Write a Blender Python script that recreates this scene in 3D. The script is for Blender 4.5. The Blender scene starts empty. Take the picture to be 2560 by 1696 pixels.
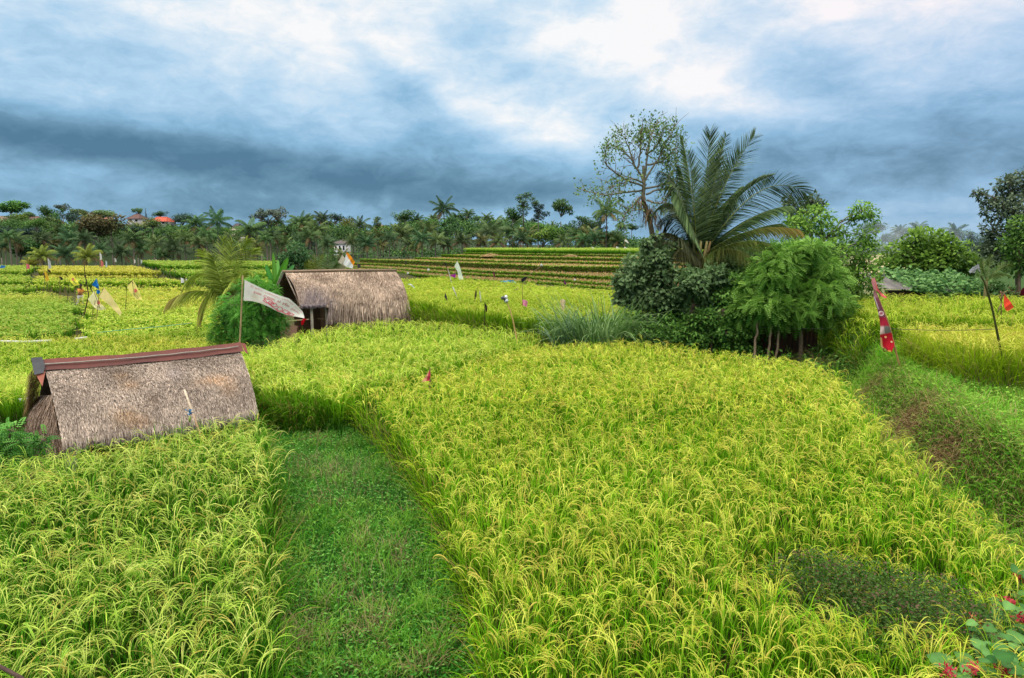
import bpy, bmesh, math, random
import numpy as np
from mathutils import Vector

random.seed(7)
rng = np.random.default_rng(11)
PI = math.pi
scene = bpy.context.scene
COL = scene.collection

# ------------------------------------------------------------------ camera model
F, CX, CY, HOR, CAMH = 1668.0, 1280.0, 848.0, 612.0, 3.6
PITCH = math.atan((CY - HOR) / F)
CAM = np.array([0.0, 0.0, CAMH])
_fw = np.array([0, math.cos(PITCH), -math.sin(PITCH)])
_up = np.array([0, math.sin(PITCH), math.cos(PITCH)])
_rt = np.array([1.0, 0, 0])

def ray(px, py):
    return _fw + _rt * ((px - CX) / F) + _up * ((CY - py) / F)
def at(px, py, Y):
    d = ray(px, py)
    return CAM + d * (Y / d[1])
def on(px, py, z):
    d = ray(px, py)
    return CAM + d * ((z - CAMH) / d[2])
def gx(px, Y, z=0.0):
    depth = Y * math.cos(PITCH) + (CAMH - z) * math.sin(PITCH)
    return (px - CX) / F * depth
def pxm(Y):
    return Y / F            # metres for one pixel at depth Y

cam_d = bpy.data.cameras.new('camera')
cam = bpy.data.objects.new('camera', cam_d)
COL.objects.link(cam)
cam.location = (0, 0, CAMH)
cam.rotation_euler = (PI / 2 - PITCH, 0, 0)
cam_d.sensor_fit = 'HORIZONTAL'
cam_d.sensor_width = 36
cam_d.lens = F * 36 / 2560
cam_d.clip_start = 0.05
cam_d.clip_end = 6000
scene.camera = cam

def S(r, g, b, k=1.0):
    out = []
    for c in (r, g, b):
        c /= 255.0
        c = c / 12.92 if c <= 0.04045 else ((c + 0.055) / 1.055) ** 2.4
        out.append(c * k)
    return np.array(out)

# ------------------------------------------------------------------ mesh helper
def unit(v):
    v = np.asarray(v, float)
    n = np.linalg.norm(v, axis=-1, keepdims=True)
    return v / np.maximum(n, 1e-9)

class MB:
    def __init__(s):
        s.v, s.q, s.t, s.c, s.n = [], [], [], [], 0
    def add(s, v, q=None, t=None, c=(0.5, 0.5, 0.5)):
        v = np.asarray(v, float).reshape(-1, 3)
        c = np.asarray(c, float)
        if c.ndim == 1:
            c = np.broadcast_to(c, v.shape)
        s.v.append(v); s.c.append(c.reshape(-1, 3))
        if q is not None and len(q):
            s.q.append(np.asarray(q, np.int64).reshape(-1, 4) + s.n)
        if t is not None and len(t):
            s.t.append(np.asarray(t, np.int64).reshape(-1, 3) + s.n)
        s.n += len(v)
    def ribbon(s, P, side, W, C):
        """P N,K,3; side N,3 or N,K,3; W N,K; C N,K,3"""
        N, K, _ = P.shape
        if side.ndim == 2:
            side = side[:, None, :]
        W = np.broadcast_to(W, (N, K))
        o = side * (W * 0.5)[..., None]
        V = np.stack([P - o, P + o], 2)
        C = np.broadcast_to(C, (N, K, 3))
        CC = np.stack([C, C], 2)
        i = (np.arange(N)[:, None] * K + np.arange(K - 1)[None, :]) * 2
        Q = np.stack([i, i + 1, i + 3, i + 2], -1)
        s.add(V, Q, None, CC.reshape(-1, 3))
    def tube(s, pts, rad, n=6, c=(0.3, 0.25, 0.2), cap=True):
        pts = np.asarray(pts, float); K = len(pts)
        rad = np.broadcast_to(np.asarray(rad, float), (K,))
        tg = np.gradient(pts, axis=0) if K > 1 else np.array([[0, 0, 1.0]])
        tg = unit(tg)
        ref = np.array([0.0, 0, 1]) if abs(tg[0][2]) < 0.9 else np.array([1.0, 0, 0])
        a = unit(np.cross(tg, ref)); b = np.cross(tg, a)
        an = np.arange(n) * 2 * PI / n
        V = pts[:, None, :] + (a[:, None, :] * np.cos(an)[None, :, None] + b[:, None, :] * np.sin(an)[None, :, None]) * rad[:, None, None]
        Q = []
        for k in range(K - 1):
            for j in range(n):
                Q.append((k * n + j, k * n + (j + 1) % n, (k + 1) * n + (j + 1) % n, (k + 1) * n + j))
        T = []
        V = V.reshape(-1, 3)
        if cap:
            V = np.vstack([V, pts[0], pts[-1]])
            e = K * n
            for j in range(n):
                T.append((e, (j + 1) % n, j))
                T.append((e + 1, (K - 1) * n + j, (K - 1) * n + (j + 1) % n))
        cc = np.asarray(c, float)
        if cc.ndim == 2:
            cc = np.repeat(cc, n, axis=0)
            if cap:
                cc = np.vstack([cc, cc[0], cc[-1]])
        s.add(V, Q, T, cc)
    def box(s, c, size, col=(.5, .5, .5), rz=0.0, axes=None):
        h = np.array(size) / 2
        V = np.array([(x, y, z) for x in (-1, 1) for y in (-1, 1) for z in (-1, 1)], float) * h
        if axes is not None:
            V = V @ np.array(axes)
        elif rz:
            R = np.array([[math.cos(rz), math.sin(rz), 0], [-math.sin(rz), math.cos(rz), 0], [0, 0, 1]])
            V = V @ R
        s.add(V + np.array(c), [(0, 1, 3, 2), (4, 6, 7, 5), (0, 4, 5, 1), (2, 3, 7, 6), (0, 2, 6, 4), (1, 5, 7, 3)], None, col)
    def grid(s, G, C, two=False):
        """G R,K,3 grid of points"""
        R, K, _ = G.shape
        i = (np.arange(R - 1)[:, None] * K + np.arange(K - 1)[None, :])
        Q = np.stack([i, i + 1, i + K + 1, i + K], -1)
        C = np.asarray(C, float)
        s.add(G, Q, None, C if C.ndim == 1 else C.reshape(-1, 3))
    def leaves(s, p, d, n, L, W, C, fold=0.12):
        """one quad per leaf: p base, d direction, n normal"""
        p = np.asarray(p, float); N = len(p)
        d = unit(d); sd = unit(np.cross(d, n)); nn = np.cross(sd, d)
        L = np.broadcast_to(L, (N,))[:, None]; W = np.broadcast_to(W, (N,))[:, None]
        m = p + d * L * 0.45
        V = np.stack([p, m + sd * W * .5 + nn * W * fold, p + d * L, m - sd * W * .5 + nn * W * fold], 1)
        C = np.broadcast_to(C, (N, 3))
        Q = np.arange(N * 4).reshape(N, 4)
        s.add(V, Q, None, np.repeat(C, 4, axis=0))
    def mesh(s, name, mat, smooth=False):
        me = bpy.data.meshes.new(name)
        v = np.concatenate(s.v) if s.v else np.zeros((0, 3))
        c = np.concatenate(s.c) if s.c else np.zeros((0, 3))
        q = np.concatenate(s.q) if s.q else np.zeros((0, 4), np.int64)
        t = np.concatenate(s.t) if s.t else np.zeros((0, 3), np.int64)
        me.vertices.add(len(v)); me.vertices.foreach_set('co', v.astype(np.float32).ravel())
        nl = len(q) * 4 + len(t) * 3
        me.loops.add(nl)
        me.loops.foreach_set('vertex_index', np.concatenate([q.ravel(), t.ravel()]).astype(np.int32))
        me.polygons.add(len(q) + len(t))
        st = np.concatenate([np.arange(len(q)) * 4, len(q) * 4 + np.arange(len(t)) * 3]).astype(np.int32)
        me.polygons.foreach_set('loop_start', st)
        if smooth:
            me.polygons.foreach_set('use_smooth', np.ones(len(q) + len(t), bool))
        me.update(calc_edges=True)
        a = me.attributes.new('col', 'FLOAT_COLOR', 'POINT')
        ca = np.ones((len(v), 4), np.float32); ca[:, :3] = np.clip(c, 0, 1)
        a.data.foreach_set('color', ca.ravel())
        me.materials.append(mat)
        return me
    def build(s, name, mat, parent=None, smooth=False, origin=None):
        if origin is not None:
            s.v = [v - np.asarray(origin) for v in s.v]
        o = bpy.data.objects.new(name, s.mesh(name, mat, smooth))
        COL.objects.link(o)
        if parent is not None:
            o.parent = parent
        elif origin is not None:
            o.location = origin
        return o

def tag(o, label=None, cat=None, group=None, kind=None):
    if label: o['label'] = label
    if cat: o['category'] = cat
    if group: o['group'] = group
    if kind: o['kind'] = kind
    return o

class Thing:
    """an Empty at the thing's base; parts are built in world coordinates and stored relative to it"""
    def __init__(s, name, loc, label, cat, group=None):
        s.o = bpy.data.objects.new(name, None)
        s.o.empty_display_size = 0.2
        COL.objects.link(s.o)
        s.loc = np.array(loc, float)
        s.o.location = s.loc
        tag(s.o, label, cat, group)
    def part(s, name, mb, mat, smooth=False, label=None, parent=None):
        mb.v = [v - s.loc for v in mb.v]
        o = mb.build(name, mat, parent or s.o, smooth)
        if label: o['label'] = label
        return o

def bend(base, az, th0, th1, L, K, p=1.0):
    """curves that start at base going in azimuth az with elevation angle th0 and end with th1"""
    base = np.asarray(base, float); N = len(base)
    sm = (np.arange(K - 1) + 0.5) / (K - 1)
    th0, th1, L, az = [np.broadcast_to(np.asarray(a, float), (N,))[:, None] for a in (th0, th1, L, az)]
    th = th0 + (th1 - th0) * sm[None, :] ** p
    seg = L / (K - 1)
    r = np.cumsum(np.cos(th) * seg, 1); z = np.cumsum(np.sin(th) * seg, 1)
    P = np.zeros((N, K, 3))
    P[:, 1:, 0] = r * np.cos(az); P[:, 1:, 1] = r * np.sin(az); P[:, 1:, 2] = z
    return P + base[:, None, :]

def lerp(a, b, t):
    t = np.asarray(t, float)
    return np.asarray(a) + (np.asarray(b) - np.asarray(a)) * t[..., None]

def sm(a, b, t):
    t = np.clip((np.asarray(t, float) - a) / (b - a), 0, 1)
    return t * t * (3 - 2 * t)

def vnoise(x, y, sc=1.0, seed=0):
    x = np.asarray(x, float) / sc + seed * 17.3; y = np.asarray(y, float) / sc - seed * 9.1
    return (np.sin(x * 1.3 + 1.7 * np.sin(y * 0.9 + seed)) + np.sin(y * 1.7 + 1.3 * np.sin(x * 1.1)) + np.sin((x + y) * 0.83 + 2.1 * np.sin((x - y) * 0.6))) / 3

# ------------------------------------------------------------------ materials
def new_mat(name):
    m = bpy.data.materials.new(name); m.use_nodes = True
    nt = m.node_tree; nt.nodes.clear()
    return m, nt, nt.nodes, nt.links

def attr_mat(name, rough=0.6, trans=0.0, var=0.0, nscale=3.0, namp=0.0, bump=0.0, spec=0.15, haze=0.0, haze_col=(0.25, 0.36, 0.46), stretch=None):
    """base colour from the vertex colours, varied by object and by noise"""
    m, nt, N, L = new_mat(name)
    out = N.new('ShaderNodeOutputMaterial')
    at_ = N.new('ShaderNodeAttribute'); at_.attribute_name = 'col'
    col = at_.outputs['Color']
    if var:
        oi = N.new('ShaderNodeObjectInfo')
        mr = N.new('ShaderNodeMapRange'); mr.inputs[3].default_value = 1 - var; mr.inputs[4].default_value = 1 + var
        L.new(oi.outputs['Random'], mr.inputs[0])
        hs = N.new('ShaderNodeHueSaturation')
        L.new(mr.outputs[0], hs.inputs['Value'])
        mh = N.new('ShaderNodeMapRange'); mh.inputs[3].default_value = 0.5 - var * .12; mh.inputs[4].default_value = 0.5 + var * .12
        mm = N.new('ShaderNodeMath'); mm.operation = 'FRACT'
        m7 = N.new('ShaderNodeMath'); m7.operation = 'MULTIPLY'; m7.inputs[1].default_value = 7.31
        L.new(oi.outputs['Random'], m7.inputs[0]); L.new(m7.outputs[0], mm.inputs[0]); L.new(mm.outputs[0], mh.inputs[0])
        L.new(mh.outputs[0], hs.inputs['Hue'])
        L.new(col, hs.inputs['Color']); col = hs.outputs[0]
    noise = None
    if namp or bump:
        tc = N.new('ShaderNodeTexCoord')
        vec = tc.outputs['Object']
        if stretch is not None:
            mp = N.new('ShaderNodeMapping'); mp.inputs['Scale'].default_value = stretch
            L.new(vec, mp.inputs[0]); vec = mp.outputs[0]
        noise = N.new('ShaderNodeTexNoise'); noise.inputs['Scale'].default_value = nscale; noise.inputs['Detail'].default_value = 6
        noise.inputs['Roughness'].default_value = 0.65
        L.new(vec, noise.inputs['Vector'])
    if namp:
        mr2 = N.new('ShaderNodeMapRange'); mr2.inputs[1].default_value = 0.25; mr2.inputs[2].default_value = 0.75
        mr2.inputs[3].default_value = 1 - namp; mr2.inputs[4].default_value = 1 + namp
        L.new(noise.outputs[0], mr2.inputs[0])
        mx = N.new('ShaderNodeVectorMath'); mx.operation = 'SCALE'
        L.new(col, mx.inputs[0]); L.new(mr2.outputs[0], mx.inputs['Scale']); col = mx.outputs[0]
    if haze:  # aerial haze tinted into the base colour
        mz = N.new('ShaderNodeMix'); mz.data_type = 'RGBA'; mz.inputs[0].default_value = haze
        L.new(col, mz.inputs[6]); mz.inputs[7].default_value = (*haze_col, 1); col = mz.outputs[2]
    bs = N.new('ShaderNodeBsdfPrincipled')
    bs.inputs['Roughness'].default_value = rough
    bs.inputs['Specular IOR Level'].default_value = spec
    L.new(col, bs.inputs['Base Color'])
    if bump:
        bp = N.new('ShaderNodeBump'); bp.inputs['Strength'].default_value = bump; bp.inputs['Distance'].default_value = 0.05
        L.new(noise.outputs[0], bp.inputs['Height']); L.new(bp.outputs[0], bs.inputs['Normal'])
    if trans:
        tr = N.new('ShaderNodeBsdfTranslucent'); L.new(col, tr.inputs['Color'])
        ms = N.new('ShaderNodeMixShader'); ms.inputs[0].default_value = trans
        L.new(bs.outputs[0], ms.inputs[1]); L.new(tr.outputs[0], ms.inputs[2]); L.new(ms.outputs[0], out.inputs[0])
    else:
        L.new(bs.outputs[0], out.inputs[0])
    return m

M = {
    'rice': attr_mat('rice_leaf', 0.6, 0.35, spec=0.07),
    'leaf': attr_mat('leaf', 0.55, 0.28, spec=0.18),
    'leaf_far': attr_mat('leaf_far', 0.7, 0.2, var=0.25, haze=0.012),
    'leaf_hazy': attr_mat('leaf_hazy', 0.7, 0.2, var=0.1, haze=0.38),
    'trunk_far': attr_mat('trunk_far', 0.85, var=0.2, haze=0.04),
    'bark': attr_mat('bark', 0.9, nscale=14, namp=0.35, bump=0.5),
    'thatch': attr_mat('thatch', 0.85, 0.08, nscale=2.2, namp=0.22),
    'wood': attr_mat('wood', 0.75, nscale=9, namp=0.3, bump=0.3, stretch=(4, 4, .6)),
    'cloth': attr_mat('cloth', 0.8, 0.3, nscale=5, namp=0.12),
    'plastic': attr_mat('plastic', 0.35, 0.3, nscale=9, namp=0.1, spec=0.5),
    'metal': attr_mat('painted_metal', 0.5, nscale=7, namp=0.25, spec=0.4),
    'soil': attr_mat('soil', 0.95, nscale=3.5, namp=0.45, bump=0.6),
    'wall': attr_mat('plaster', 0.9, nscale=1.3, namp=0.18, haze=0.05),
    'skin': attr_mat('skin', 0.6),
    'ink': attr_mat('ink', 0.7),
}

# ------------------------------------------------------------------ terrain
TOE_Y = np.array([3.0, 5.0, 6.3, 7.6, 8.9, 10.6, 13.2, 15.3, 17.0, 24.0, 40.0])
_toe = [on(2790, 1500, .9), on(2640, 1370, .9), on(2500, 1250, .9), on(2345, 1130, .9), on(2215, 1035, .9), on(2130, 945, .9), on(2105, 905, .9)]
_ty = np.array([p[1] for p in _toe]); _tx = np.array([p[0] for p in _toe])
TOE_Y = np.concatenate([[0.0], _ty, [_ty[-1] + 8, _ty[-1] + 30]])
TOE_X = np.concatenate([[_tx[0]], _tx, [_tx[-1] + 2.2, _tx[-1] + 9]])
def toe(y):
    return np.interp(y, TOE_Y, TOE_X) + 0.35

DFX = np.array([-9, -4.6, -3.2, -1.75, -.4, 1.22, 3.7, 8]); DFY = np.array([31, 27.6, 25.4, 23.4, 21.8, 20.4, 21.2, 24])
def H(x, y):
    x = np.asarray(x, float); y = np.asarray(y, float)
    z = -0.8 * sm(5, 12, -x) * sm(11.5, 20, y)
    t = x - toe(y)
    z = z + 0.9 * sm(0, 0.95, t) + 0.12 * sm(0.5, 3, t) * vnoise(x, y, 1.1, 2)
    z = z + 0.7 * sm(60, 100, y) * sm(10, 22, x)
    z = z + .42 * sm(0, .6, y - np.interp(x, DFX, DFY)) * sm(-6.5, -5, x) * (1 - sm(28, 42, y)) * (1 - sm(3.2, 4.6, x))
    # terraced strips at the far left
    z = z + 0.35 * sm(58.5, 59.5, y + 0.05 * x) * sm(6, 14, -x) + 0.45 * sm(67.5, 68.5, y + 0.1 * x) * sm(6, 14, -x)
    z = z - 8.0 * sm(92, 135, y) * sm(38, 60, -x)
    z = z + 22 * sm(230, 420, y) * sm(20, 140, -x)
    z = z + 30 * sm(500, 1400, y) * sm(0, 300, -x) * 0.5
    return z

def dense(a, b, st, lo, hi, grow=1.18):
    mid = np.arange(a, b + 1e-6, st)
    l, s_ = [], st
    x = a
    while x > lo:
        s_ *= grow; x -= s_; l.append(x)
    r, s_ = [], st
    x = b
    while x < hi:
        s_ *= grow; x += s_; r.append(x)
    return np.concatenate([l[::-1], mid, r])
gxs = dense(-14, 16, 0.25, -2500, 2500)
gys = dense(2, 22, 0.25, -60, 4000, 1.07)
XX, YY = np.meshgrid(gxs, gys)
ZZ = H(XX, YY) + 0.015 * vnoise(XX, YY, .35, 5) * (YY < 60) - 0.03
far = sm(60, 160, YY)
gcol = lerp(S(62, 66, 30), S(78, 70, 40), 0.5 + 0.5 * vnoise(XX, YY, 1.7, 1))
rg = (sm(6, 10, XX) * sm(20, 24, YY))[..., None]
gcol = gcol * (1 - rg) + S(58, 84, 34) * rg
gcol = gcol * (1 - far[..., None]) + S(50, 66, 36) * far[..., None]
# beige dry plain beyond the right-hand bushes
pl = np.clip(1.6 - np.hypot((XX - .545 * YY) / 2.2, (YY - 92) / 40), 0, 1)
gcol = gcol * (1 - pl[..., None]) + S(196, 180, 140) * pl[..., None]
mb = MB(); mb.grid(np.stack([XX, YY, ZZ], -1), gcol)
tag(mb.build('ground', M['soil'], smooth=True), kind='structure')

# ------------------------------------------------------------------ polygons
def inpoly(poly, x, y):
    poly = np.asarray(poly)[:, :2]
    ins = np.zeros(x.shape, bool)
    j = len(poly) - 1
    for i in range(len(poly)):
        xi, yi = poly[i]; xj, yj = poly[j]
        c = ((yi > y) != (yj > y)) & (x < (xj - xi) * (y - yi) / ((yj - yi) or 1e-9) + xi)
        ins ^= c; j = i
    return ins

def sample(poly, sp, dmin=0, dmax=1e9, jit=0.9, r=None):
    r = r or rng
    poly = np.asarray(poly)[:, :2]
    lo = poly.min(0); hi = poly.max(0)
    hi[1] = min(hi[1], dmax + 1); lo[1] = max(lo[1], 0.5)
    if hi[1] <= lo[1]:
        return np.zeros((0, 2))
    xs = np.arange(lo[0], hi[0], sp); ys = np.arange(lo[1], hi[1], sp)
    X, Y = np.meshgrid(xs, ys); X = X.ravel(); Y = Y.ravel()
    X = X + (r.random(X.shape) - .5) * sp * jit; Y = Y + (r.random(Y.shape) - .5) * sp * jit
    d = np.hypot(X, Y)
    wb = .38 * np.clip((d - 16) / 14, 0, 1.6)
    k = inpoly(poly, X + wb * vnoise(X, Y, .9, 31), Y + wb * 1.6 * vnoise(X, Y, 1.1, 32)) & (d >= dmin) & (d < dmax) & (np.abs(X) < 0.86 * Y + 2.2) & (Y > 2.0)
    return np.stack([X[k], Y[k]], 1)

# ------------------------------------------------------------------ rice
LOD = [  # dmax, spacing, leaves, K, w, panicles, K, w, strands
    (7.0, .17, 17, 5, .0095, 5, 11, .0058, 3),
    (11.5, .18, 14, 4, .0110, 5, 9, .0074, 2),
    (19.0, .21, 12, 4, .014, 6, 7, .0115, 2),
    (32.0, .26, 9, 3, .022, 6, 5, .019, 1),
    (60.0, .33, 7, 3, .036, 6, 4, .034, 1),
    (140., .50, 7, 3, .065, 5, 4, .060, 1),
]
PAL = {  # low: dark plant-base tone that paints in the shade between plants
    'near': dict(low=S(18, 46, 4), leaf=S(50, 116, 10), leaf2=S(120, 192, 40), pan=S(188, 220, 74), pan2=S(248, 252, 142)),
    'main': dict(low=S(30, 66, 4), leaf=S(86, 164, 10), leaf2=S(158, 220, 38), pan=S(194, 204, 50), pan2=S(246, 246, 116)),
    'mid': dict(low=S(42, 84, 8), leaf=S(92, 160, 14), leaf2=S(160, 214, 42), pan=S(192, 216, 62), pan2=S(240, 250, 126)),
    'olive': dict(low=S(46, 82, 8), leaf=S(100, 150, 12), leaf2=S(154, 198, 34), pan=S(178, 202, 48), pan2=S(222, 232, 98)),
    'gold': dict(low=S(74, 90, 14), leaf=S(146, 164, 26), leaf2=S(192, 198, 56), pan=S(220, 214, 78), pan2=S(244, 238, 120)),
    'green': dict(low=S(34, 78, 14), leaf=S(84, 144, 22), leaf2=S(138, 190, 46), pan=S(160, 198, 66), pan2=S(206, 224, 112)),
    'bright': dict(low=S(96, 132, 22), leaf=S(136, 176, 24), leaf2=S(186, 206, 48), pan=S(202, 208, 62), pan2=S(240, 238, 116)),
}
def rice_mesh(mb, poly, h, pal, zoff=0.0, gold=None, dens=1.0, hmul=None, droop=1.0, hook=2.8, Lp=(.42, .54), sp_=(.52, .68)):
    d0 = 0.0
    for (dmax, sp, nl, KL, wl, npn, KP, wp, nb) in LOD:
        xy = sample(poly, sp / math.sqrt(dens), d0, dmax); d0 = dmax
        n = len(xy)
        if not n: continue
        z = H(xy[:, 0], xy[:, 1]) + zoff
        hh = h * (0.94 + 0.13 * rng.random(n) + 0.07 * vnoise(xy[:, 0], xy[:, 1], 1.3, 3))
        if hmul is not None: hh = hh * hmul(xy)
        g = np.clip(0.5 + 0.5 * vnoise(xy[:, 0], xy[:, 1], 2.2, 4) + .3 * vnoise(xy[:, 0], xy[:, 1], 0.5, 8) + rng.normal(0, .15, n), 0, 1)
        if gold is not None: gg = np.clip(gold(xy[:, 0], xy[:, 1]) * (.6 + .6 * rng.random(n) + .45 * vnoise(xy[:, 0], xy[:, 1], 1.9, 14)), 0, 1)
        else: gg = np.zeros(n)
        wind = 2.6 + 1.4 * vnoise(xy[:, 0], xy[:, 1], 1.1, 7) + rng.normal(0, 1.2, n)
        cb = np.column_stack([xy, z])
        # leaves
        b = np.repeat(cb, nl, 0); N = len(b); hb = np.repeat(hh, nl)
        az = rng.random(N) * 2 * PI
        b[:, 0] += np.cos(az) * .03 + rng.normal(0, .04, N); b[:, 1] += np.sin(az) * .03 + rng.normal(0, .04, N)
        b[:, 2] += hb * rng.uniform(0.02, 0.50, N)
        L = hb * rng.uniform(0.42, 0.66, N)
        th0 = np.radians(rng.uniform(70, 89, N)); th1 = np.radians(rng.uniform(-20, 86, N))
        P = bend(b, az, th0, th1, L, KL, 1.7)
        s_ = np.linspace(0, 1, KL)
        W = wl * (0.7 + .5 * rng.random((N, 1))) * np.clip(1.15 - s_ ** 2.2, 0.06, 1)[None, :]
        side = np.stack([-np.sin(az), np.cos(az), rng.uniform(-.5, .5, N)], 1)
        gb = np.repeat(g, nl); ggb = np.repeat(gg, nl)
        t = rng.random(N)
        ctop = lerp(pal['leaf'], pal['leaf2'], np.clip(t * .75 + gb * .3, 0, 1))
        ctop = lerp(ctop, PAL['gold']['leaf2'], ggb * .7)
        C = pal['low'] + (ctop[:, None, :] - pal['low']) * np.clip((P[..., 2] - np.repeat(z, nl)[:, None]) / hb[:, None] * 1.6 - .48, 0, 1)[..., None]  # leaves darken towards the ground: shade put into the colour
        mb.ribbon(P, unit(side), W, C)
        # panicles: bundles of grain-bearing strands that arch over together
        b = np.repeat(cb, npn, 0); N = len(b); hb = np.repeat(hh, npn)
        az = np.repeat(wind, npn) + rng.normal(0, 1.3, N)
        b[:, 0] += rng.normal(0, .065, N); b[:, 1] += rng.normal(0, .065, N)
        b[:, 2] += hb * rng.uniform(*sp_, N)
        L = hb * rng.uniform(Lp[0] - .05, Lp[1] + .05, N)
        th0 = rng.uniform(74, 90, N); th1 = rng.uniform(-100, -45, N) * droop
        gb = np.repeat(g, npn); ggb = np.repeat(gg, npn)
        cp = lerp(pal['pan'], pal['pan2'], np.clip(rng.random(N) * .8 + gb * .3 - .05, 0, 1))
        cp = lerp(cp, lerp(PAL['gold']['pan'], PAL['gold']['pan2'], rng.random(N)), ggb)
        rv = rng.random(N); q1 = rv < .13; q2 = rv > .8
        cp[q1] = cp[q1] * .35 + S(214, 182, 92) * .65; cp[q2] = cp[q2] * .5 + pal['leaf2'] * .5
        cp = cp * rng.uniform(.8, 1.15, (N, 1))
        base = lerp(pal['leaf'], pal['leaf2'], gb)
        rep = lambda q: np.repeat(q, nb, 0)
        M_ = N * nb; j = (nb > 1)
        az, th0, th1, L = rep(az) + j * rng.normal(0, .16, M_), rep(th0) + j * rng.normal(0, 2.5, M_), rep(th1) + j * rng.normal(0, 22, M_), rep(L) * (1 - j * .22 * rng.random(M_))
        P = bend(rep(b), az, np.radians(th0), np.radians(th1), L, KP, hook)
        s_ = np.linspace(0, 1, KP)
        on_ = np.clip((s_ - .42) / .12, 0, 1)
        jag = np.where(np.arange(KP) % 2 == 0, 1.4, 0.6)
        W = (wp * (.3 if nb > 1 else .18) + wp * on_ * jag * np.clip(1.3 - s_, .3, 1))[None, :] * (0.75 + .5 * rng.random((M_, 1)))
        r_ = rng.uniform(-1.3, 1.3, M_)
        side = np.stack([-np.sin(az) * np.cos(r_), np.cos(az) * np.cos(r_), np.sin(r_)], 1)
        cp = rep(cp) * (1 + j * rng.uniform(-.22, .12, (M_, 1))); base = rep(base)
        tt = np.clip((s_ - .28) / .25, 0, 1)
        C = base[:, None, :] + (cp - base)[:, None, :] * tt[None, :, None]
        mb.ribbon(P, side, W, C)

def flop(mb, line, out, n, h, pal, w=.011, K=5, inset=.15):
    """long leaves that lean out over the edge of a field; line = world polyline, out = sign of the outward side"""
    line = np.asarray(line)[:, :2]
    seg = np.linalg.norm(np.diff(line, axis=0), axis=1); cum = np.concatenate([[0], np.cumsum(seg)])
    u = rng.random(n) * cum[-1]
    x = np.interp(u, cum, line[:, 0]); y = np.interp(u, cum, line[:, 1])
    i = np.clip(np.searchsorted(cum, u) - 1, 0, len(seg) - 1)
    dr = np.diff(line, axis=0)[i]
    az0 = np.arctan2(dr[:, 1], dr[:, 0]) + out * PI / 2
    k = rng.uniform(-.05, inset, n)
    b = np.column_stack([x - np.cos(az0) * k, y - np.sin(az0) * k, H(x, y) + rng.uniform(.0, .5, n) * h])
    az = az0 + rng.normal(0, .9, n)
    L = h * rng.uniform(.32, .68, n)
    P = bend(b, az, np.radians(rng.uniform(52, 86, n)), np.radians(rng.uniform(-50, 60, n)), L, K, 1.4)
    s_ = np.linspace(0, 1, K)
    W = w * (.7 + .5 * rng.random((n, 1))) * np.clip(1.1 - s_ ** 2, .05, 1)[None, :]
    c = lerp(pal['leaf'], pal['leaf2'], rng.random(n))
    dry = rng.random(n) < .24
    c[dry] = lerp(S(150, 140, 70), S(176, 160, 92), rng.random(dry.sum()))
    C = lerp(pal['low'] * 1.2, c[:, None, :].repeat(K, 1), np.clip(s_ * 1.4 + .25, 0, 1)[None, :].repeat(n, 0))  # darker leaf bases, the same shading in the colour
    mb.ribbon(P, unit(np.stack([-np.sin(az), np.cos(az), rng.uniform(-.4, .4, n)], 1)), W, C)

def P2(pts, z):
    return [on(x, y, z)[:2] for x, y in pts]
def PY(pts):
    """(px, Y) pairs on the ground"""
    out = []
    for px, Y in pts:
        z = float(H(gx(px, Y), Y)) + .9
        out.append((gx(px, Y, z), Y))
    return out

# path edges (on the ground)
path_l = P2([(640, 1065), (668, 1180), (690, 1330), (695, 1500), (690, 1696), (680, 2300)], 0.0)
path_r = P2([(828, 1018), (896, 1090), (990, 1180), (1076, 1310), (1134, 1450), (1175, 1580), (1205, 1696), (1260, 2300)], 0.0)

# A: the field in front of the near hut
fa_far = P2([(655, 1020), (500, 1040), (330, 1070), (160, 1100), (0, 1124), (-200, 1150)], 0.95)
polyA = list(path_l[::-1]) + list(fa_far) + [(-9, 2), (path_l[-1][0], 2)]
mb = MB()
rice_mesh(mb, polyA, .95, PAL['near'], hook=2.4, Lp=(.43, .56), sp_=(.53, .66))
flop(mb, path_l, 1, 600, .8, PAL['near'])
tag(mb.build('rice_field', M['rice']), 'pale green rice with arching ears in front of the near thatched hut', 'rice field', 'rice fields', 'stuff')

# B: the large main field
far_b = P2([(838, 985), (1060, 928), (1220, 880), (1340, 852), (1500, 847), (1700, 858), (1900, 880), (2000, 892), (2090, 915)], 0.95)
right_b = P2([(2118, 960), (2200, 1045), (2330, 1140), (2480, 1255), (2620, 1375), (2780, 1510)], 0.9)
polyB = list(path_r) + [(6.5, 2.0)] + list(right_b[::-1]) + list(far_b[::-1])
hole = on(2190, 1480, .7)
def b_h(xy):
    e = np.exp(-(((xy[:, 0] - hole[0] + .25 * (xy[:, 1] - hole[1])) / .9) ** 2 + ((xy[:, 1] - hole[1]) / .7) ** 2) ** 1.5)
    return 1 - (.2 + .45 * rng.random(len(xy))) * e
mb = MB()
rice_mesh(mb, polyB, .95, PAL['main'], hook=2.8, Lp=(.38, .50), sp_=(.55, .70), gold=lambda x, y: .35 * np.clip(vnoise(x, y, .9, 6) + .2, 0, 1), hmul=b_h)
flop(mb, path_r, -1, 600, .85, PAL['main'])
flop(mb, path_r, -1, 600, .95, PAL['bright'], w=.010)
tag(mb.build('rice_field', M['rice']), 'large yellow-green rice field between the grassy path and the brown bank', 'rice field', 'rice fields', 'stuff')

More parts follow.
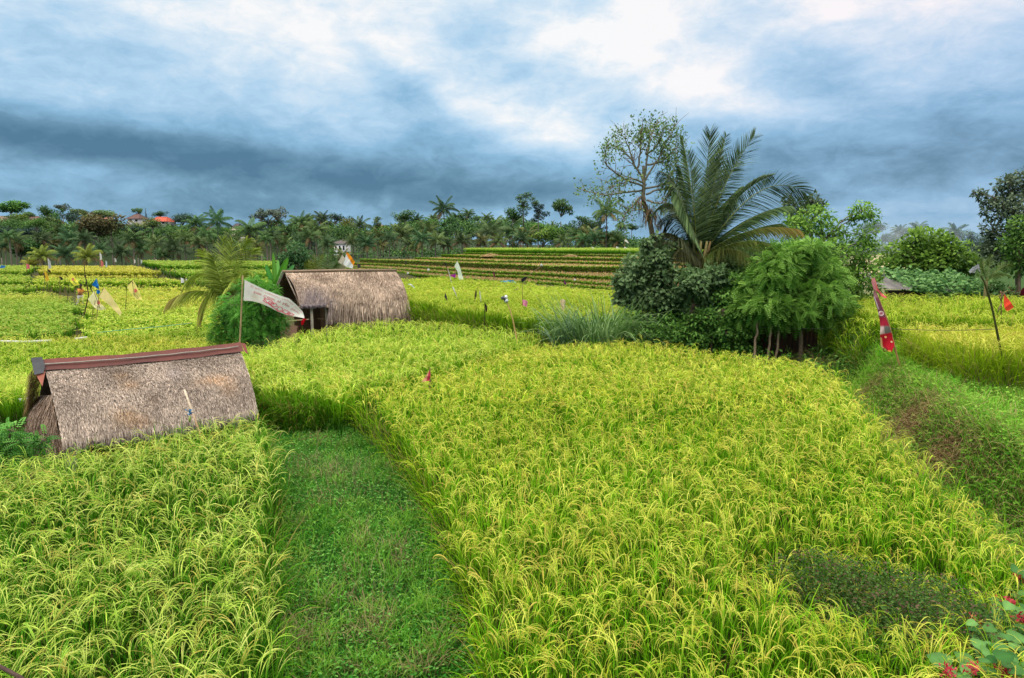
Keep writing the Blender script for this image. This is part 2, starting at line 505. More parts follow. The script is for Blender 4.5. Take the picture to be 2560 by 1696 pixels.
# C: between the two huts
front_c = P2([(640, 958), (730, 966), (812, 964)], 0.95)
right_c = P2([(850, 970), (1065, 916), (1220, 872), (1345, 845)], 0.93)
polyC = list(front_c) + list(right_c) + PY([(1330, 20.8), (1200, 22.0), (1110, 23.6), (1010, 24.0), (900, 23.3), (820, 22.4), (735, 21.2), (700, 20.2), (665, 18.5), (600, 16.8), (618, 13.6)])
mb = MB()
rice_mesh(mb, polyC, .95, PAL['mid'])
flop(mb, front_c, -1, 900, .95, PAL['green'], w=.014)
tag(mb.build('rice_field', M['rice']), 'yellow-green rice field that runs from the path end back to the far hut', 'rice field', 'rice fields', 'stuff')

# D: behind C, up to the terraces
polyD = PY([(1015, 28.0), (1080, 25.8), (1160, 23.8), (1250, 22.2), (1375, 20.6), (1560, 21.5), (1700, 27), (1680, 35), (1600, 38.5), (1460, 41.5), (1330, 46), (1220, 50), (1110, 55), (1000, 62), (900, 68), (850, 68), (880, 45), (990, 31)])
mb = MB()
rice_mesh(mb, polyD, 1.0, PAL['olive'], droop=.85)
flop(mb, PY([(1015, 28.0), (1080, 25.8), (1160, 23.8), (1250, 22.2), (1375, 20.6), (1560, 21.5)]), -1, 1500, .95, PAL['olive'], w=.02, K=4)
tag(mb.build('rice_field', M['rice']), 'olive rice field with rags on sticks below the brown terraces', 'rice field', 'rice fields', 'stuff')

# left fields
def fld(poly, h, pal, label, **k):
    m_ = MB(); rice_mesh(m_, poly, h, PAL[pal], **k)
    return tag(m_.build('rice_field', M['rice']), label, 'rice field', 'rice fields', 'stuff')
L1 = PY([(-260, 11.0), (60, 12.6), (330, 13.6), (560, 14.6), (600, 17.0), (640, 20.0), (620, 23.5), (560, 26.6), (215, 26.6), (0, 26.2), (-400, 25.6)])
fld(L1, .85, 'mid', 'green and yellow rice just behind the red-ridged hut', gold=lambda x, y: .8 * sm(20, 24.5, y) * np.clip(.5 + vnoise(x, y, 2.0, 9), 0, 1))
L3 = PY([(-400, 26.0), (0, 26.6), (165, 27.0), (172, 31), (200, 37), (172, 44), (120, 50), (0, 52), (-400, 53)])
fld(L3, .85, 'green', 'rice plot left of the dark ditch where the person walks', gold=lambda x, y: .55 * sm(40, 48, y))
L2 = PY([(222, 27.0), (480, 27.0), (600, 27.5), (580, 33), (540, 44), (525, 58), (200, 58.4), (212, 46), (232, 37), (208, 31)])
fld(L2, .85, 'mid', 'golden rice plot around the cream flags', gold=lambda x, y: sm(33, 44, y) * .95)
L4 = PY([(-400, 53), (0, 53), (75, 57), (70, 75), (85, 92), (0, 92), (-400, 92)])
fld(L4, .85, 'green', 'light green rice strip at the valley edge beside the blue flag', gold=lambda x, y: .2 + 0 * x)
L5 = PY([(80, 59.5), (230, 60), (420, 60), (520, 60), (420, 67.8), (85, 67.0)])
fld(L5, .8, 'mid', 'narrow stepped rice strip with a dark green face in front', gold=lambda x, y: .4 + 0 * x)
L6 = PY([(95, 68.9), (330, 70), (400, 71), (345, 92), (110, 92)])
fld(L6, .8, 'gold', 'golden rice strip along the valley edge', gold=lambda x, y: .75 + 0 * x)
L7 = PY([(450, 64), (520, 56), (560, 52), (700, 52), (700, 88), (360, 91), (400, 74)])
fld(L7, .85, 'green', 'bright green raised rice plot with a row of small rags', zoff=.7)

# right fields
zr = .9
R1 = [on(x, y, .95)[:2] for x, y in [(2262, 905), (2340, 945), (2440, 975), (2600, 990), (2900, 1010)]] + [(16, 15.8), (9.0, 15.6), (8.6, 13.5)]
m_ = MB(); rice_mesh(m_, R1, .95, PAL['bright'], gold=lambda x, y: .2 + 0 * x)
flop(m_, R1[:5], -1, 1500, 1.0, PAL['bright'], w=.013)
flop(m_, [R1[7], R1[0]], -1, 400, .95, PAL['bright'], w=.013)
tag(m_.build('rice_field', M['rice']), 'bright yellow rice with its stalks showing beside the patterned red cloth', 'rice field', 'rice fields', 'stuff')
R2 = [(8.8, 16.6), (20, 16.6), (24, 24.5), (11.2, 24.5), (9.8, 21)]
m_ = MB(); rice_mesh(m_, R2, .95, PAL['olive'])
flop(m_, [(8.8, 16.6), (20, 16.6)], -1, 700, .95, PAL['olive'], w=.016)
flop(m_, [(9.8, 21), (8.8, 16.6)], -1, 500, .95, PAL['olive'], w=.016)
tag(m_.build('rice_field', M['rice']), 'olive rice field in front of the low vine-covered shed', 'rice field', 'rice fields', 'stuff')
# ------------------------------------------------------------------ path and grass
def blades(mb, xy, h0, h1, w, pal, K=3, lean=(-10, 60), zoff=0.0, az=None, azs=None, base_h=0.0):
    n = len(xy)
    if not n: return
    z = H(xy[:, 0], xy[:, 1]) + zoff
    a = rng.random(n) * 2 * PI if az is None else az + rng.normal(0, azs, n)
    b = np.column_stack([xy, z + base_h * rng.random(n)])
    L = rng.uniform(h0, h1, n)
    P = bend(b, a, np.radians(rng.uniform(50, 88, n)), np.radians(rng.uniform(lean[0], lean[1], n)), L, K, 1.4)
    s_ = np.linspace(0, 1, K)
    W = w * (.7 + .6 * rng.random((n, 1))) * np.clip(1.1 - s_ ** 1.8, .08, 1)[None, :]
    c = lerp(pal[1], pal[2], np.clip(rng.random(n) * .8 + .35 * vnoise(xy[:, 0], xy[:, 1], .45, 3), 0, 1))
    if len(pal) > 3:
        dry = rng.random(n) < pal[4]
        c[dry] = lerp(pal[3], pal[3] * 1.5, rng.random(dry.sum()))
    C = lerp(np.asarray(pal[0]), c[:, None, :].repeat(K, 1), np.clip(s_ * 1.3, 0, 1)[None, :].repeat(n, 0))
    mb.ribbon(P, unit(np.stack([-np.sin(a), np.cos(a), rng.uniform(-.5, .5, n)], 1)), W, C)

def scatter(poly, dens, f=None):
    xy = sample(poly, 1 / math.sqrt(dens), jit=1.0)
    if f is not None and len(xy):
        xy = xy[rng.random(len(xy)) < f(xy[:, 0], xy[:, 1])]
    return xy

pathpoly = list(path_l) + list(path_r[::-1])
G = []
for a, b in zip(path_l, path_r):
    u = np.linspace(-.12, 1.12, 14)
    row = np.array(a)[None] * (1 - u)[:, None] + np.array(b)[None] * u[:, None]
    G.append(np.column_stack([row, np.full(14, 0.0)]))
G = np.array(G); G[..., 2] = H(G[..., 0], G[..., 1]) + .012
mb = MB(); mb.grid(G, S(44, 66, 28))
tag(mb.build('path', M['soil']), kind='structure')

GP = [S(30, 74, 22), S(58, 134, 38), S(120, 194, 74), S(170, 150, 100), .05]
mb = MB()
blades(mb, scatter(pathpoly, 2600), .05, .16, .008, GP, 3, (-30, 50))
blades(mb, scatter(pathpoly, 420, lambda x, y: np.clip(vnoise(x, y, .7, 12) + .1, 0, 1)), .12, .3, .008, [S(40, 90, 26), S(84, 160, 46), S(140, 204, 78), S(176, 160, 120), .12], 4, (-30, 40))
for line_, sgn_ in ((path_l, 1), (path_r, -1), ([(a_[0], a_[1] + .12) for a_ in P2([(640, 1068), (700, 1064), (770, 1050), (832, 1024)], 0)], -1)):
    ln_ = np.asarray(line_)[:, :2]; u_ = rng.random(1500 if sgn_ else 700) * (len(ln_) - 1.001); i_ = u_.astype(int); f_ = (u_ - i_)[:, None]
    xy_ = ln_[i_] * (1 - f_) + ln_[i_ + 1] * f_ + rng.normal(0, .13, (len(u_), 2)) + .05 * rng.normal(0, 1, (len(u_), 2))
    k_ = vnoise(xy_[:, 0], xy_[:, 1], .35, 19) > -.25
    xy_ = xy_[k_ & (xy_[:, 1] > 2)]
    blades(mb, xy_, .16, .46, .009, [S(30, 72, 14), S(72, 146, 30), S(140, 200, 64), S(176, 160, 104), .14], 5, (-60, 50))
tn = 260
for (px_, py_) in zip(rng.uniform(640, 1130, tn), rng.uniform(1030, 1700, tn)):
    c = on(px_, py_, 0.0); k_ = int(rng.uniform(20, 60)); s_0 = rng.uniform(.04, .12)
    xy_ = np.column_stack([c[0] + rng.normal(0, s_0, k_), c[1] + rng.normal(0, s_0, k_)])
    xy_ = xy_[inpoly(pathpoly, xy_[:, 0], xy_[:, 1])]
    t_ = rng.random()
    blades(mb, xy_, .12, rng.uniform(.2, .36), .008, [S(40, 88, 20), lerp(S(84, 160, 40), S(130, 186, 60), t_), lerp(S(150, 214, 70), S(190, 220, 100), t_)] if rng.random() < .75 else [S(90, 90, 50), S(150, 140, 90), S(190, 176, 130)], 4, (-40, 50))
# small clover-like leaves
xy = scatter(pathpoly, 900, lambda x, y: .35 + .65 * np.clip(vnoise(x, y, .8, 4), 0, 1))
n = len(xy); a = rng.random(n) * 2 * PI
mb.leaves(np.column_stack([xy, H(xy[:, 0], xy[:, 1]) + rng.uniform(.03, .13, n)]), np.stack([np.cos(a), np.sin(a), rng.uniform(-.2, .4, n)], 1), np.stack([rng.normal(0, .3, n), rng.normal(0, .3, n), np.ones(n)], 1), rng.uniform(.03, .06, n), rng.uniform(.014, .028, n), lerp(S(58, 136, 44), S(140, 198, 94), rng.random(n)))
# thin dry seed stalks
for (px, py, rr, nn) in [(850, 1195, .35, 260), (930, 1230, .4, 220), (950, 1480, .35, 160), (800, 1170, .3, 120)]:
    c = on(px, py, 0)
    xy = np.column_stack([c[0] + rng.normal(0, rr, nn), c[1] + rng.normal(0, rr, nn)])
    blades(mb, xy, .18, .4, .004, [S(70, 90, 40), S(150, 130, 100), S(176, 156, 126)], 4, (-20, 60))
tag(mb.build('path_grass', M['rice']), 'low dark green grass and clover covering the path', 'grass', kind='stuff')

# bank to the right of the main field
ys = np.linspace(3.5, 17, 40)
bankpoly = [(float(toe(y)) - .25, y) for y in ys] + [(float(toe(y)) + 1.25, y) for y in ys[::-1]]
toppoly = [(float(toe(y)) + .7, y) for y in ys] + [(9.4, 16.9), (9.2, 14.0), (R1[0][0], R1[0][1]), (R1[1][0], R1[1][1]), (R1[2][0], R1[2][1]), (R1[3][0], R1[3][1]), (13, 8), (9, 3.5)]
brown_c = [on(2250, 1040, .55), on(2330, 1130, .45), on(2175, 965, .4)]
def brown(x, y):
    w = 0
    for c, r in zip(brown_c, (.62, .5, .4)):
        w = w + np.exp(-(((x - c[0]) / r) ** 2 + ((y - c[1]) / r) ** 2))
    return np.clip(w * 1.3, 0, 1)
mb = MB()
DRY = [S(112, 92, 62), S(164, 134, 96), S(216, 186, 140)]
blades(mb, scatter(bankpoly, 1800, lambda x, y: .12 + .9 * brown(x, y)), .18, .42, .007, DRY, 4, (-70, 0), az=math.radians(215), azs=.7)
tag(mb.build('dry_grass', M['rice']), 'brown dry grass hanging down the bank face', 'grass', kind='stuff')
mb = MB()
GB = [S(44, 84, 22), S(100, 172, 40), S(170, 222, 80), S(170, 150, 90), .12]
blades(mb, scatter(bankpoly, 1300, lambda x, y: 1 - .85 * brown(x, y)), .14, .46, .009, GB, 4, (-80, 40))
blades(mb, scatter(bankpoly, 260, lambda x, y: .3 + .7 * np.clip(vnoise(x, y, .6, 41), 0, 1)), .3, .6, .007, [S(120, 104, 66), S(172, 150, 98), S(222, 200, 144)], 5, (-80, 20))
blades(mb, scatter(toppoly, 1500), .08, .28, .009, GB, 3, (-30, 60))
blades(mb, scatter(toppoly, 260, lambda x, y: np.clip(vnoise(x, y, 1.0, 21) * 1.5 - .1, 0, 1)), .25, .55, .011, [S(52, 104, 18), S(112, 190, 40), S(176, 226, 74)], 4, (-10, 60))
overp = [(float(toe(y)) + .55, y) for y in ys] + [(float(toe(y)) + 1.5, y) for y in ys[::-1]]
blades(mb, scatter(overp, 420, lambda x, y: .25 + .75 * np.clip(vnoise(x, y, .8, 17) + .2, 0, 1)), .25, .6, .010, [S(46, 96, 18), S(104, 184, 42), S(172, 224, 80), S(190, 170, 110), .12], 5, (-70, 50))
blades(mb, scatter(toppoly, 160, lambda x, y: np.clip(vnoise(x, y, .7, 23) * 2, 0, 1)), .2, .45, .010, [S(70, 110, 24), S(130, 196, 54), S(186, 226, 96), S(200, 186, 130), .25], 4, (-30, 60))
c = on(2190, 900, .9)
xy = np.column_stack([c[0] + rng.normal(0, .55, 900), c[1] + rng.normal(0, .45, 900)])
blades(mb, xy, .3, .6, .011, [S(52, 108, 18), S(112, 196, 40), S(172, 228, 74)], 4, (0, 65))
xy = scatter(toppoly, 140); n = len(xy); a = rng.random(n) * 2 * PI
mb.leaves(np.column_stack([xy, H(xy[:, 0], xy[:, 1]) + rng.uniform(.05, .22, n)]), np.stack([np.cos(a), np.sin(a), rng.uniform(-.2, .4, n)], 1), np.stack([rng.normal(0, .4, n), rng.normal(0, .4, n), np.ones(n)], 1), rng.uniform(.05, .09, n), rng.uniform(.025, .045, n), lerp(S(100, 172, 44), S(184, 226, 98), rng.random(n)))
xy = scatter(bankpoly, 150, lambda x, y: 1 - .95 * brown(x, y)); n = len(xy); a = rng.random(n) * 2 * PI
mb.leaves(np.column_stack([xy, H(xy[:, 0], xy[:, 1]) + rng.uniform(.05, .28, n)]), np.stack([np.cos(a), np.sin(a), rng.uniform(-.4, .3, n)], 1), np.stack([rng.normal(-.4, .4, n), rng.normal(-.4, .4, n), np.ones(n)], 1), rng.uniform(.05, .1, n), rng.uniform(.025, .05, n), lerp(S(74, 134, 34), S(156, 200, 76), rng.random(n)))
tag(mb.build('bank_grass', M['rice']), 'green grass and weeds on top of the earth bank', 'grass', kind='stuff')

# dark small-leaved weeds inside the main field
mb = MB()
wc = [(hole[0] - .35, hole[1] + .3, .3, .22), (hole[0], hole[1] + .05, .4, .3), (hole[0] + .35, hole[1] - .2, .34, .26), (hole[0] + .12, hole[1] - .45, .34, .26), (hole[0] + .5, hole[1] - .6, .3, .22)]
for (x, y, a_, b_) in wc:
    n = 4200
    xx = x + rng.normal(0, a_, n); yy = y + rng.normal(0, b_, n)
    zz = rng.uniform(.35, .93, n) * (1 - .25 * (((xx - x) / a_) ** 2 + ((yy - y) / b_) ** 2) / 3)
    a = rng.random(n) * 2 * PI
    dark = lerp(S(30, 62, 24), S(104, 140, 66), rng.random(n))
    br = rng.random(n) < .2
    dark[br] = lerp(S(96, 76, 64), S(140, 112, 92), rng.random(br.sum()))
    mb.leaves(np.column_stack([xx, yy, zz]), np.stack([np.cos(a), np.sin(a), rng.uniform(-.5, .6, n)], 1), np.stack([rng.normal(0, .6, n), rng.normal(-.2, .6, n), np.ones(n)], 1), rng.uniform(.016, .04, n), rng.uniform(.010, .02, n), dark)
    xy = np.column_stack([x + rng.normal(0, a_, 350), y + rng.normal(0, b_, 350)])
    blades(mb, xy, .6, .95, .004, [S(30, 46, 22), S(60, 84, 40), S(90, 110, 60)], 4, (30, 85))
tag(mb.build('weeds', M['rice']), 'dark tangled small-leaved weeds in the main rice field', 'weeds', kind='stuff')

# ------------------------------------------------------------------ terraces (bare stubble steps)
EDGES = [  # each: list of (px, Y, z)
    [(855, 98, .05), (1000, 86, .05), (1110, 74, .05), (1220, 67, .05), (1330, 62, .05), (1460, 56.5, .05), (1600, 51, .05), (1760, 47, .05)],
    [(868, 104, .24), (1000, 92, .24), (1110, 80, .24), (1220, 72.5, .24), (1330, 67, .24), (1460, 61.5, .24), (1600, 56, .24), (1760, 52, .24)],
    [(880, 109, .52), (1000, 98, .52), (1110, 86, .52), (1220, 78, .52), (1330, 72, .52), (1460, 66.5, .52), (1600, 61, .52), (1760, 57, .52)],
    [(895, 113, 1.12), (1000, 104, 1.12), (1110, 94, 1.12), (1220, 86.5, 1.12), (1330, 81, 1.12), (1460, 75, 1.12), (1600, 70, 1.12), (1760, 66, 1.12)],
    [(1036, 112, 1.34), (1075, 106, 1.34), (1140, 101, 1.34), (1235, 95, 1.34), (1340, 89.5, 1.34), (1460, 84, 1.34), (1600, 79, 1.34), (1760, 75, 1.34)],
    [(1105, 117, 1.75), (1130, 113, 1.75), (1180, 108, 1.75), (1255, 103, 1.75), (1350, 98, 1.75), (1460, 93, 1.75), (1600, 88, 1.75), (1760, 84, 1.75)],
    [(1160, 126, 2.05), (1185, 122, 2.05), (1225, 116, 2.05), (1290, 111, 2.05), (1370, 107, 2.05), (1460, 102, 2.05), (1600, 97, 2.05), (1760, 93, 2.05)],
    [(1190, 150, 2.05), (1230, 150, 2.05), (1290, 150, 2.05), (1350, 150, 2.05), (1420, 150, 2.05), (1500, 150, 2.05), (1620, 148, 2.05), (1780, 140, 2.05)],
]
def edge_pts(e, m=60, dz=0.0):
    e = np.array(e, float); u = np.linspace(0, 1, m); k = np.linspace(0, 1, len(e))
    px = np.interp(u, k, e[:, 0]); Y = np.interp(u, k, e[:, 1]); z = np.interp(u, k, e[:, 2]) + dz
    wob = 1.3 * np.sin(u * 7 + e[0, 0] * 1.7) + .8 * np.sin(u * 13 + e[0, 0]) + .45 * np.sin(u * 23 + e[0, 0]) + .2 * np.sin(u * 51)
    return np.array([(gx(a, b, c), b + w, c) for a, b, c, w in zip(px, Y, z, wob)])
mb = MB(); tg_ = MB(); st_ = MB()
for k in range(len(EDGES) - 1):
    lo = edge_pts(EDGES[k]); hi = edge_pts(EDGES[k + 1]); hi2 = hi.copy(); hi2[:, 2] = lo[:, 2]
    u = np.linspace(0, 1, 8)
    Gd = lo[:, None, :] * (1 - u)[None, :, None] + hi2[:, None, :] * u[None, :, None]
    nz = vnoise(Gd[..., 0], Gd[..., 1], 1.6, k)
    wet = S(104, 80, 56) if k < 3 else S(132, 104, 66); dryc = S(148, 124, 84) if k < 3 else S(194, 174, 122)
    mb.grid(Gd, lerp(wet, dryc, np.clip(.5 + .4 * nz + .25 * (u[None, :] - .5), 0, 1)))
    low = lo.copy(); low[:, 2] = (EDGES[k - 1][0][2] if k else -.9)
    low[:, 1] -= .25; pat = None
    Gw = np.stack([low, lo], 1)
    mb.grid(Gw, S(70, 66, 32))
    # grassy lip and face
    seg = lo
    n = 3400
    uu = rng.random(n) * (len(seg) - 1); i = uu.astype(int); f = (uu - i)[:, None]
    p = seg[i] * (1 - f) + seg[np.minimum(i + 1, len(seg) - 1)] * f
    down = (rng.random(n) ** 1.3)
    hgt = (EDGES[k][0][2] - (EDGES[k - 1][0][2] if k else -.15))
    b = p.copy(); b[:, 2] -= down * hgt; b[:, 1] -= .1 + down * .18
    lip = rng.random(n) < .45
    b[lip, 2] = p[lip, 2]; b[lip, 1] = p[lip, 1] + rng.uniform(-.1, .35, lip.sum())
    az = rng.normal(-PI / 2, .9, n)
    P = bend(b, az, np.radians(rng.uniform(20, 85, n)), np.radians(rng.uniform(-60, 40, n)), rng.uniform(.15, .4, n), 3)
    cc = lerp(S(62, 104, 22), S(152, 200, 56), np.where(lip, .55 + .6 * rng.random(n), .1 + .5 * rng.random(n)))
    tg_.ribbon(P, unit(np.stack([-np.sin(az), np.cos(az), rng.uniform(-.5, .5, n)], 1)), np.array([.10, .08, .02])[None, :], lerp((cc * .6)[:, None, :], cc[:, None, :].repeat(3, 1), np.tile(np.linspace(0, 1, 3), (n, 1))))
    if k < 6:
        n = 1500
        uu = rng.random(n) * (len(lo) - 1); i = uu.astype(int); w = rng.random(n)[:, None]
        p = lo[i] * (1 - w) + hi2[i] * w
        keepw = vnoise(p[:, 0], p[:, 1], 2.4, k + 3) > .12
        p = p[keepw]; n = len(p); az = rng.random(n) * 2 * PI
        P = bend(p, az, np.radians(rng.uniform(40, 85, n)), np.radians(rng.uniform(-40, 40, n)), rng.uniform(.1, .3, n), 3)
        cc = lerp(S(84, 120, 40), S(160, 186, 84), rng.random(n))
        tg_.ribbon(P, unit(np.stack([-np.sin(az), np.cos(az), 0 * az], 1)), np.array([.1, .08, .02])[None, :], cc[:, None, :])
    # stubble tufts in rows
    if k < 6:
        for r_ in range(9):
            w = (r_ + .6) / 9.5
            row = lo * (1 - w) + hi2 * w
            n = 330
            uu = rng.random(n) * (len(row) - 1); i = uu.astype(int); f = (uu - i)[:, None]
            p = row[i] * (1 - f) + row[np.minimum(i + 1, len(row) - 1)] * f
            az = rng.random(n) * 2 * PI
            P = bend(p, az, np.radians(rng.uniform(60, 90, n)), np.radians(rng.uniform(20, 80, n)), rng.uniform(.08, .2, n), 2)
            cc = lerp(S(150, 118, 76), S(214, 186, 128), rng.random(n))
            gr = rng.random(n) < .12; cc[gr] = S(116, 146, 60)
            st_.ribbon(P, unit(np.stack([-np.sin(az), np.cos(az), 0 * az], 1)), np.array([.09, .05])[None, :], cc[:, None, :])
tag(mb.build('terraces', M['soil']), kind='structure')
tag(tg_.build('terrace_grass', M['rice']), 'green grass along the edges of the brown terraces', 'grass', kind='stuff')
tag(st_.build('rice_stubble', M['rice']), 'rows of pale cut rice stubble on the bare terraces', 'stubble', kind='stuff')
# rice on the top terrace
_H = H
H = lambda x, y: np.full(np.shape(x), 2.05)
top = [tuple(p[:2] + np.array([0, .3])) for p in edge_pts(EDGES[6], 20)] + [tuple(p[:2]) for p in edge_pts(EDGES[7], 20)[::-1]]
m_ = MB(); rice_mesh(m_, top, .9, PAL['green'])
tag(m_.build('rice_field', M['rice']), 'bright green rice on the topmost terrace before the palms', 'rice field', 'rice fields', 'stuff')
H = _H
# straw heaps
for (px, Y, z, w, lab) in [(1227, 106, 1.76, 1.7, 'flat heap of pale straw on the upper terrace, the one below the tall thin-trunked tree'), (1427, 96, 1.76, 1.3, 'flat heap of pale straw on the upper terrace, the one nearer the large palm')]:
    c = np.array([gx(px, Y, z), Y, z]); n = 700
    mb = MB()
    th = np.linspace(0, 2 * PI, 17); rr = np.linspace(0, 1, 5)
    G = np.array([[(c[0] + w * r_ * math.cos(t) * (1 + .15 * math.sin(3 * t)), c[1] + w * .6 * r_ * math.sin(t), z + .42 * (1 - r_ ** 1.6)) for t in th] for r_ in rr])
    mb.grid(G, S(180, 152, 104))
    a = rng.random(n) * 2 * PI; r_ = rng.random(n) ** .6
    b = np.column_stack([c[0] + w * r_ * np.cos(a), c[1] + w * .6 * r_ * np.sin(a), z + .42 * (1 - r_ ** 1.6)])
    P = bend(b, a + rng.normal(0, .8, n), np.radians(rng.uniform(0, 40, n)), np.radians(rng.uniform(-60, -10, n)), rng.uniform(.2, .5, n), 3)
    mb.ribbon(P, unit(np.stack([-np.sin(a), np.cos(a), 0 * a], 1)), np.array([.05, .05, .02])[None, :], lerp(S(150, 120, 80), S(222, 196, 146), rng.random(n))[:, None, :])
    tag(mb.build('straw_heap', M['thatch'], origin=c), lab, 'straw heap', 'straw heaps on the terraces')

# ------------------------------------------------------------------ thatched huts
def polyline(pts, u):
    pts = np.asarray(pts, float); k = np.linspace(0, 1, len(pts))
    return np.stack([np.interp(u, k, pts[:, i]) for i in range(3)], -1)

def thatch(mb, ridge, eave, n, c0, c1, patches=(), bulge=.12, w=.014, Lr=(.12, .3), fringe=0.0, nf=0, jitter=.02, tan=None, slant=0.0, fdown=.8, clump=0.0, base=True, srange=(0, 1), ft=.96):
    """ridge, eave: polylines of 3D points (left to right)"""
    def surf(s, t):
        A = polyline(ridge, s); B = polyline(eave, s)
        p = A * (1 - t)[..., None] + B * t[..., None]
        up = np.array([0, 0, 1.0])
        dn = unit(B - A); al = unit(polyline(ridge, np.clip(s + .01, 0, 1)) - polyline(ridge, np.clip(s - .01, 0, 1)))
        nr = unit(np.cross(al, dn)); nr = np.where(nr[..., 2:3] < 0, -nr, nr)
        return p + nr * (bulge * 4 * t * (1 - t) * (.6 + .8 * t))[..., None], nr, dn, np.linalg.norm(B - A, axis=-1)
    ss, tt = np.meshgrid(np.linspace(0, 1, 28), np.linspace(0, 1, 14))
    G, nr, dn, ln = surf(ss, tt)
    nz = vnoise(ss * 9, tt * 7, 1, 3)
    G = G + nr * (.02 * nz)[..., None]
    if base: mb.grid(G, lerp(c0 * .55, c0, .5 + .5 * nz))
    def patchcol(s, t, k):
        c = lerp(c0, c1, np.clip(.5 + .32 * vnoise(s * 11, t * 6, 1, 5) + rng.normal(0, .3, k), 0, 1))
        for (ps, pt, rs, rt, pc, amt) in patches:
            wgt = np.exp(-((s - ps) / rs) ** 2 - ((t - pt) / rt) ** 2) * amt
            c = lerp(c, np.asarray(pc) * rng.uniform(.75, 1.2, (k, 1)), np.clip(wgt * rng.uniform(.3, 1.4, k), 0, 1))
        return c * rng.uniform(.46, 1.2, (k, 1))
    s = rng.random(n); t = rng.random(n) * .98
    p, nr, dn, ln = surf(s, t)
    L = rng.uniform(*Lr, n) / ln
    P = []
    ds = rng.normal(0, jitter, n) + slant
    for q, off in ((0, .004), (.5, .022), (1, rng.uniform(.012, .05, n))):
        pp, nn, _, _ = surf(np.clip(s + ds * q * L * 3, -.004, 1.004), np.clip(t + L * q, 0, 1.0))
        P.append(pp + nn * (np.asarray(off) * np.ones(n))[:, None])
    P = np.stack(P, 1)
    al = unit(polyline(ridge, np.ones(1)) - polyline(ridge, np.zeros(1)))
    side = unit(np.repeat(al, n, 0) + nr * rng.uniform(-.5, .5, n)[:, None])
    if n: mb.ribbon(P, side, np.array([w * .7, w, w * .35])[None, :] * rng.uniform(.6, 1.4, (n, 1)), patchcol(s, t, n)[:, None, :])
    if nf:
        s = srange[0] + (srange[1] - srange[0]) * rng.random(nf)
        if clump: s = np.clip(s + clump * np.sin(s * 140) / 140, 0, 1)
        tf = ft + (.97 - ft) * rng.random(nf)
        p, nr, dn, ln = surf(s, tf)
        p = p + nr * .03
        L = fringe * rng.uniform(.2, 1.0, nf) ** 1.2 * (.75 + .35 * vnoise(s * 30, s * 0, 1, 2))
        d = unit(dn * (1 - fdown) + np.array([0, 0, -1.0]) * fdown + rng.normal(0, .07, (nf, 3)))
        P = np.stack([p, p + dn * .06 + d * L[:, None] * .5, p + dn * .07 + d * L[:, None]], 1) + (nr * rng.uniform(-.06, .05, nf)[:, None])[:, None, :]
        mb.ribbon(P, unit(np.repeat(al, nf, 0) + nr * rng.uniform(-.6, .6, nf)[:, None]), np.array([w, w, w * .3])[None, :] * rng.uniform(.6, 1.4, (nf, 1)), patchcol(s, np.ones(nf), nf)[:, None, :] * .9)
    return surf

# near hut
eL, eR = at(158, 1128, 9.9), at(645, 1042, 11.9)
rL, rR = at(112, 928, 11.2), at(598, 874, 13.2)
eL[2] = eR[2] = .5
rL[2] = rR[2] = 1.52
ax = unit(rR - rL)
bL = 2 * rL - eL; bR = 2 * rR - eR; bL[2] = bR[2] = .5
hut = Thing('thatched_hut', (*((eL + bR) / 2)[:2], -.1), 'low grey thatched hut with a red-brown metal ridge cap, near the path', 'hut', 'thatched field huts')
C0, C1 = S(136, 120, 108), S(230, 210, 192)
TAN = S(206, 162, 116)
mb = MB()
mid = (eL + eR) / 2 + np.array([0, 0, -.02])
sf = thatch(mb, [rL, (rL + rR) / 2 + np.array([0, 0, -.03]), rR], [eL, mid, eR], 30000, C0, C1,
       [(.36, .36, .05, .07, TAN, .5), (.33, .2, .04, .06, TAN, .4), (.3, .75, .06, .09, S(206, 166, 120), .6), (.37, .83, .05, .08, TAN, .4), (.8, .45, .1, .07, TAN, .7), (.86, .58, .05, .1, TAN, .5), (.6, .25, .04, .1, S(190, 176, 176), .6), (.45, .6, .04, .08, S(120, 96, 76), .5)],
       bulge=.13, w=.0095, Lr=(.07, .2), fringe=.16, nf=2600)
hut.part('thatch', mb, M['thatch'], label='front slope of weathered grey thatch with tan worn patches')
mb = MB()
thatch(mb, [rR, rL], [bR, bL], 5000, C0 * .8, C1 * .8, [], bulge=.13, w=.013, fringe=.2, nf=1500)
hut.part('thatch', mb, M['thatch'])
# half hip on the left gable
pf0 = unit(eL - rL); g0 = eL * .42 + rL * .58; g1 = bL * .66 + rL * .34
nf_ = unit(np.cross(ax, pf0)); nf_ = nf_ if nf_[2] > 0 else -nf_
g0 = g0 + nf_ * .10 + ax * .06; h0 = eL + ax * .06 + nf_ * .03 + np.array([0, 0, -.06]); h1 = bL + ax * -.2 + np.array([0, 0, -.32])
mb = MB()
thatch(mb, [g1 - ax * .02, g0 - ax * .02], [h1, (h0 + h1) / 2 - ax * .14, h0 + (h0 - h1) * .02], 4200, S(128, 106, 92), S(206, 178, 154), [], bulge=.05, w=.013, fringe=.25, nf=900)
hut.part('gable_thatch', mb, M['thatch'])
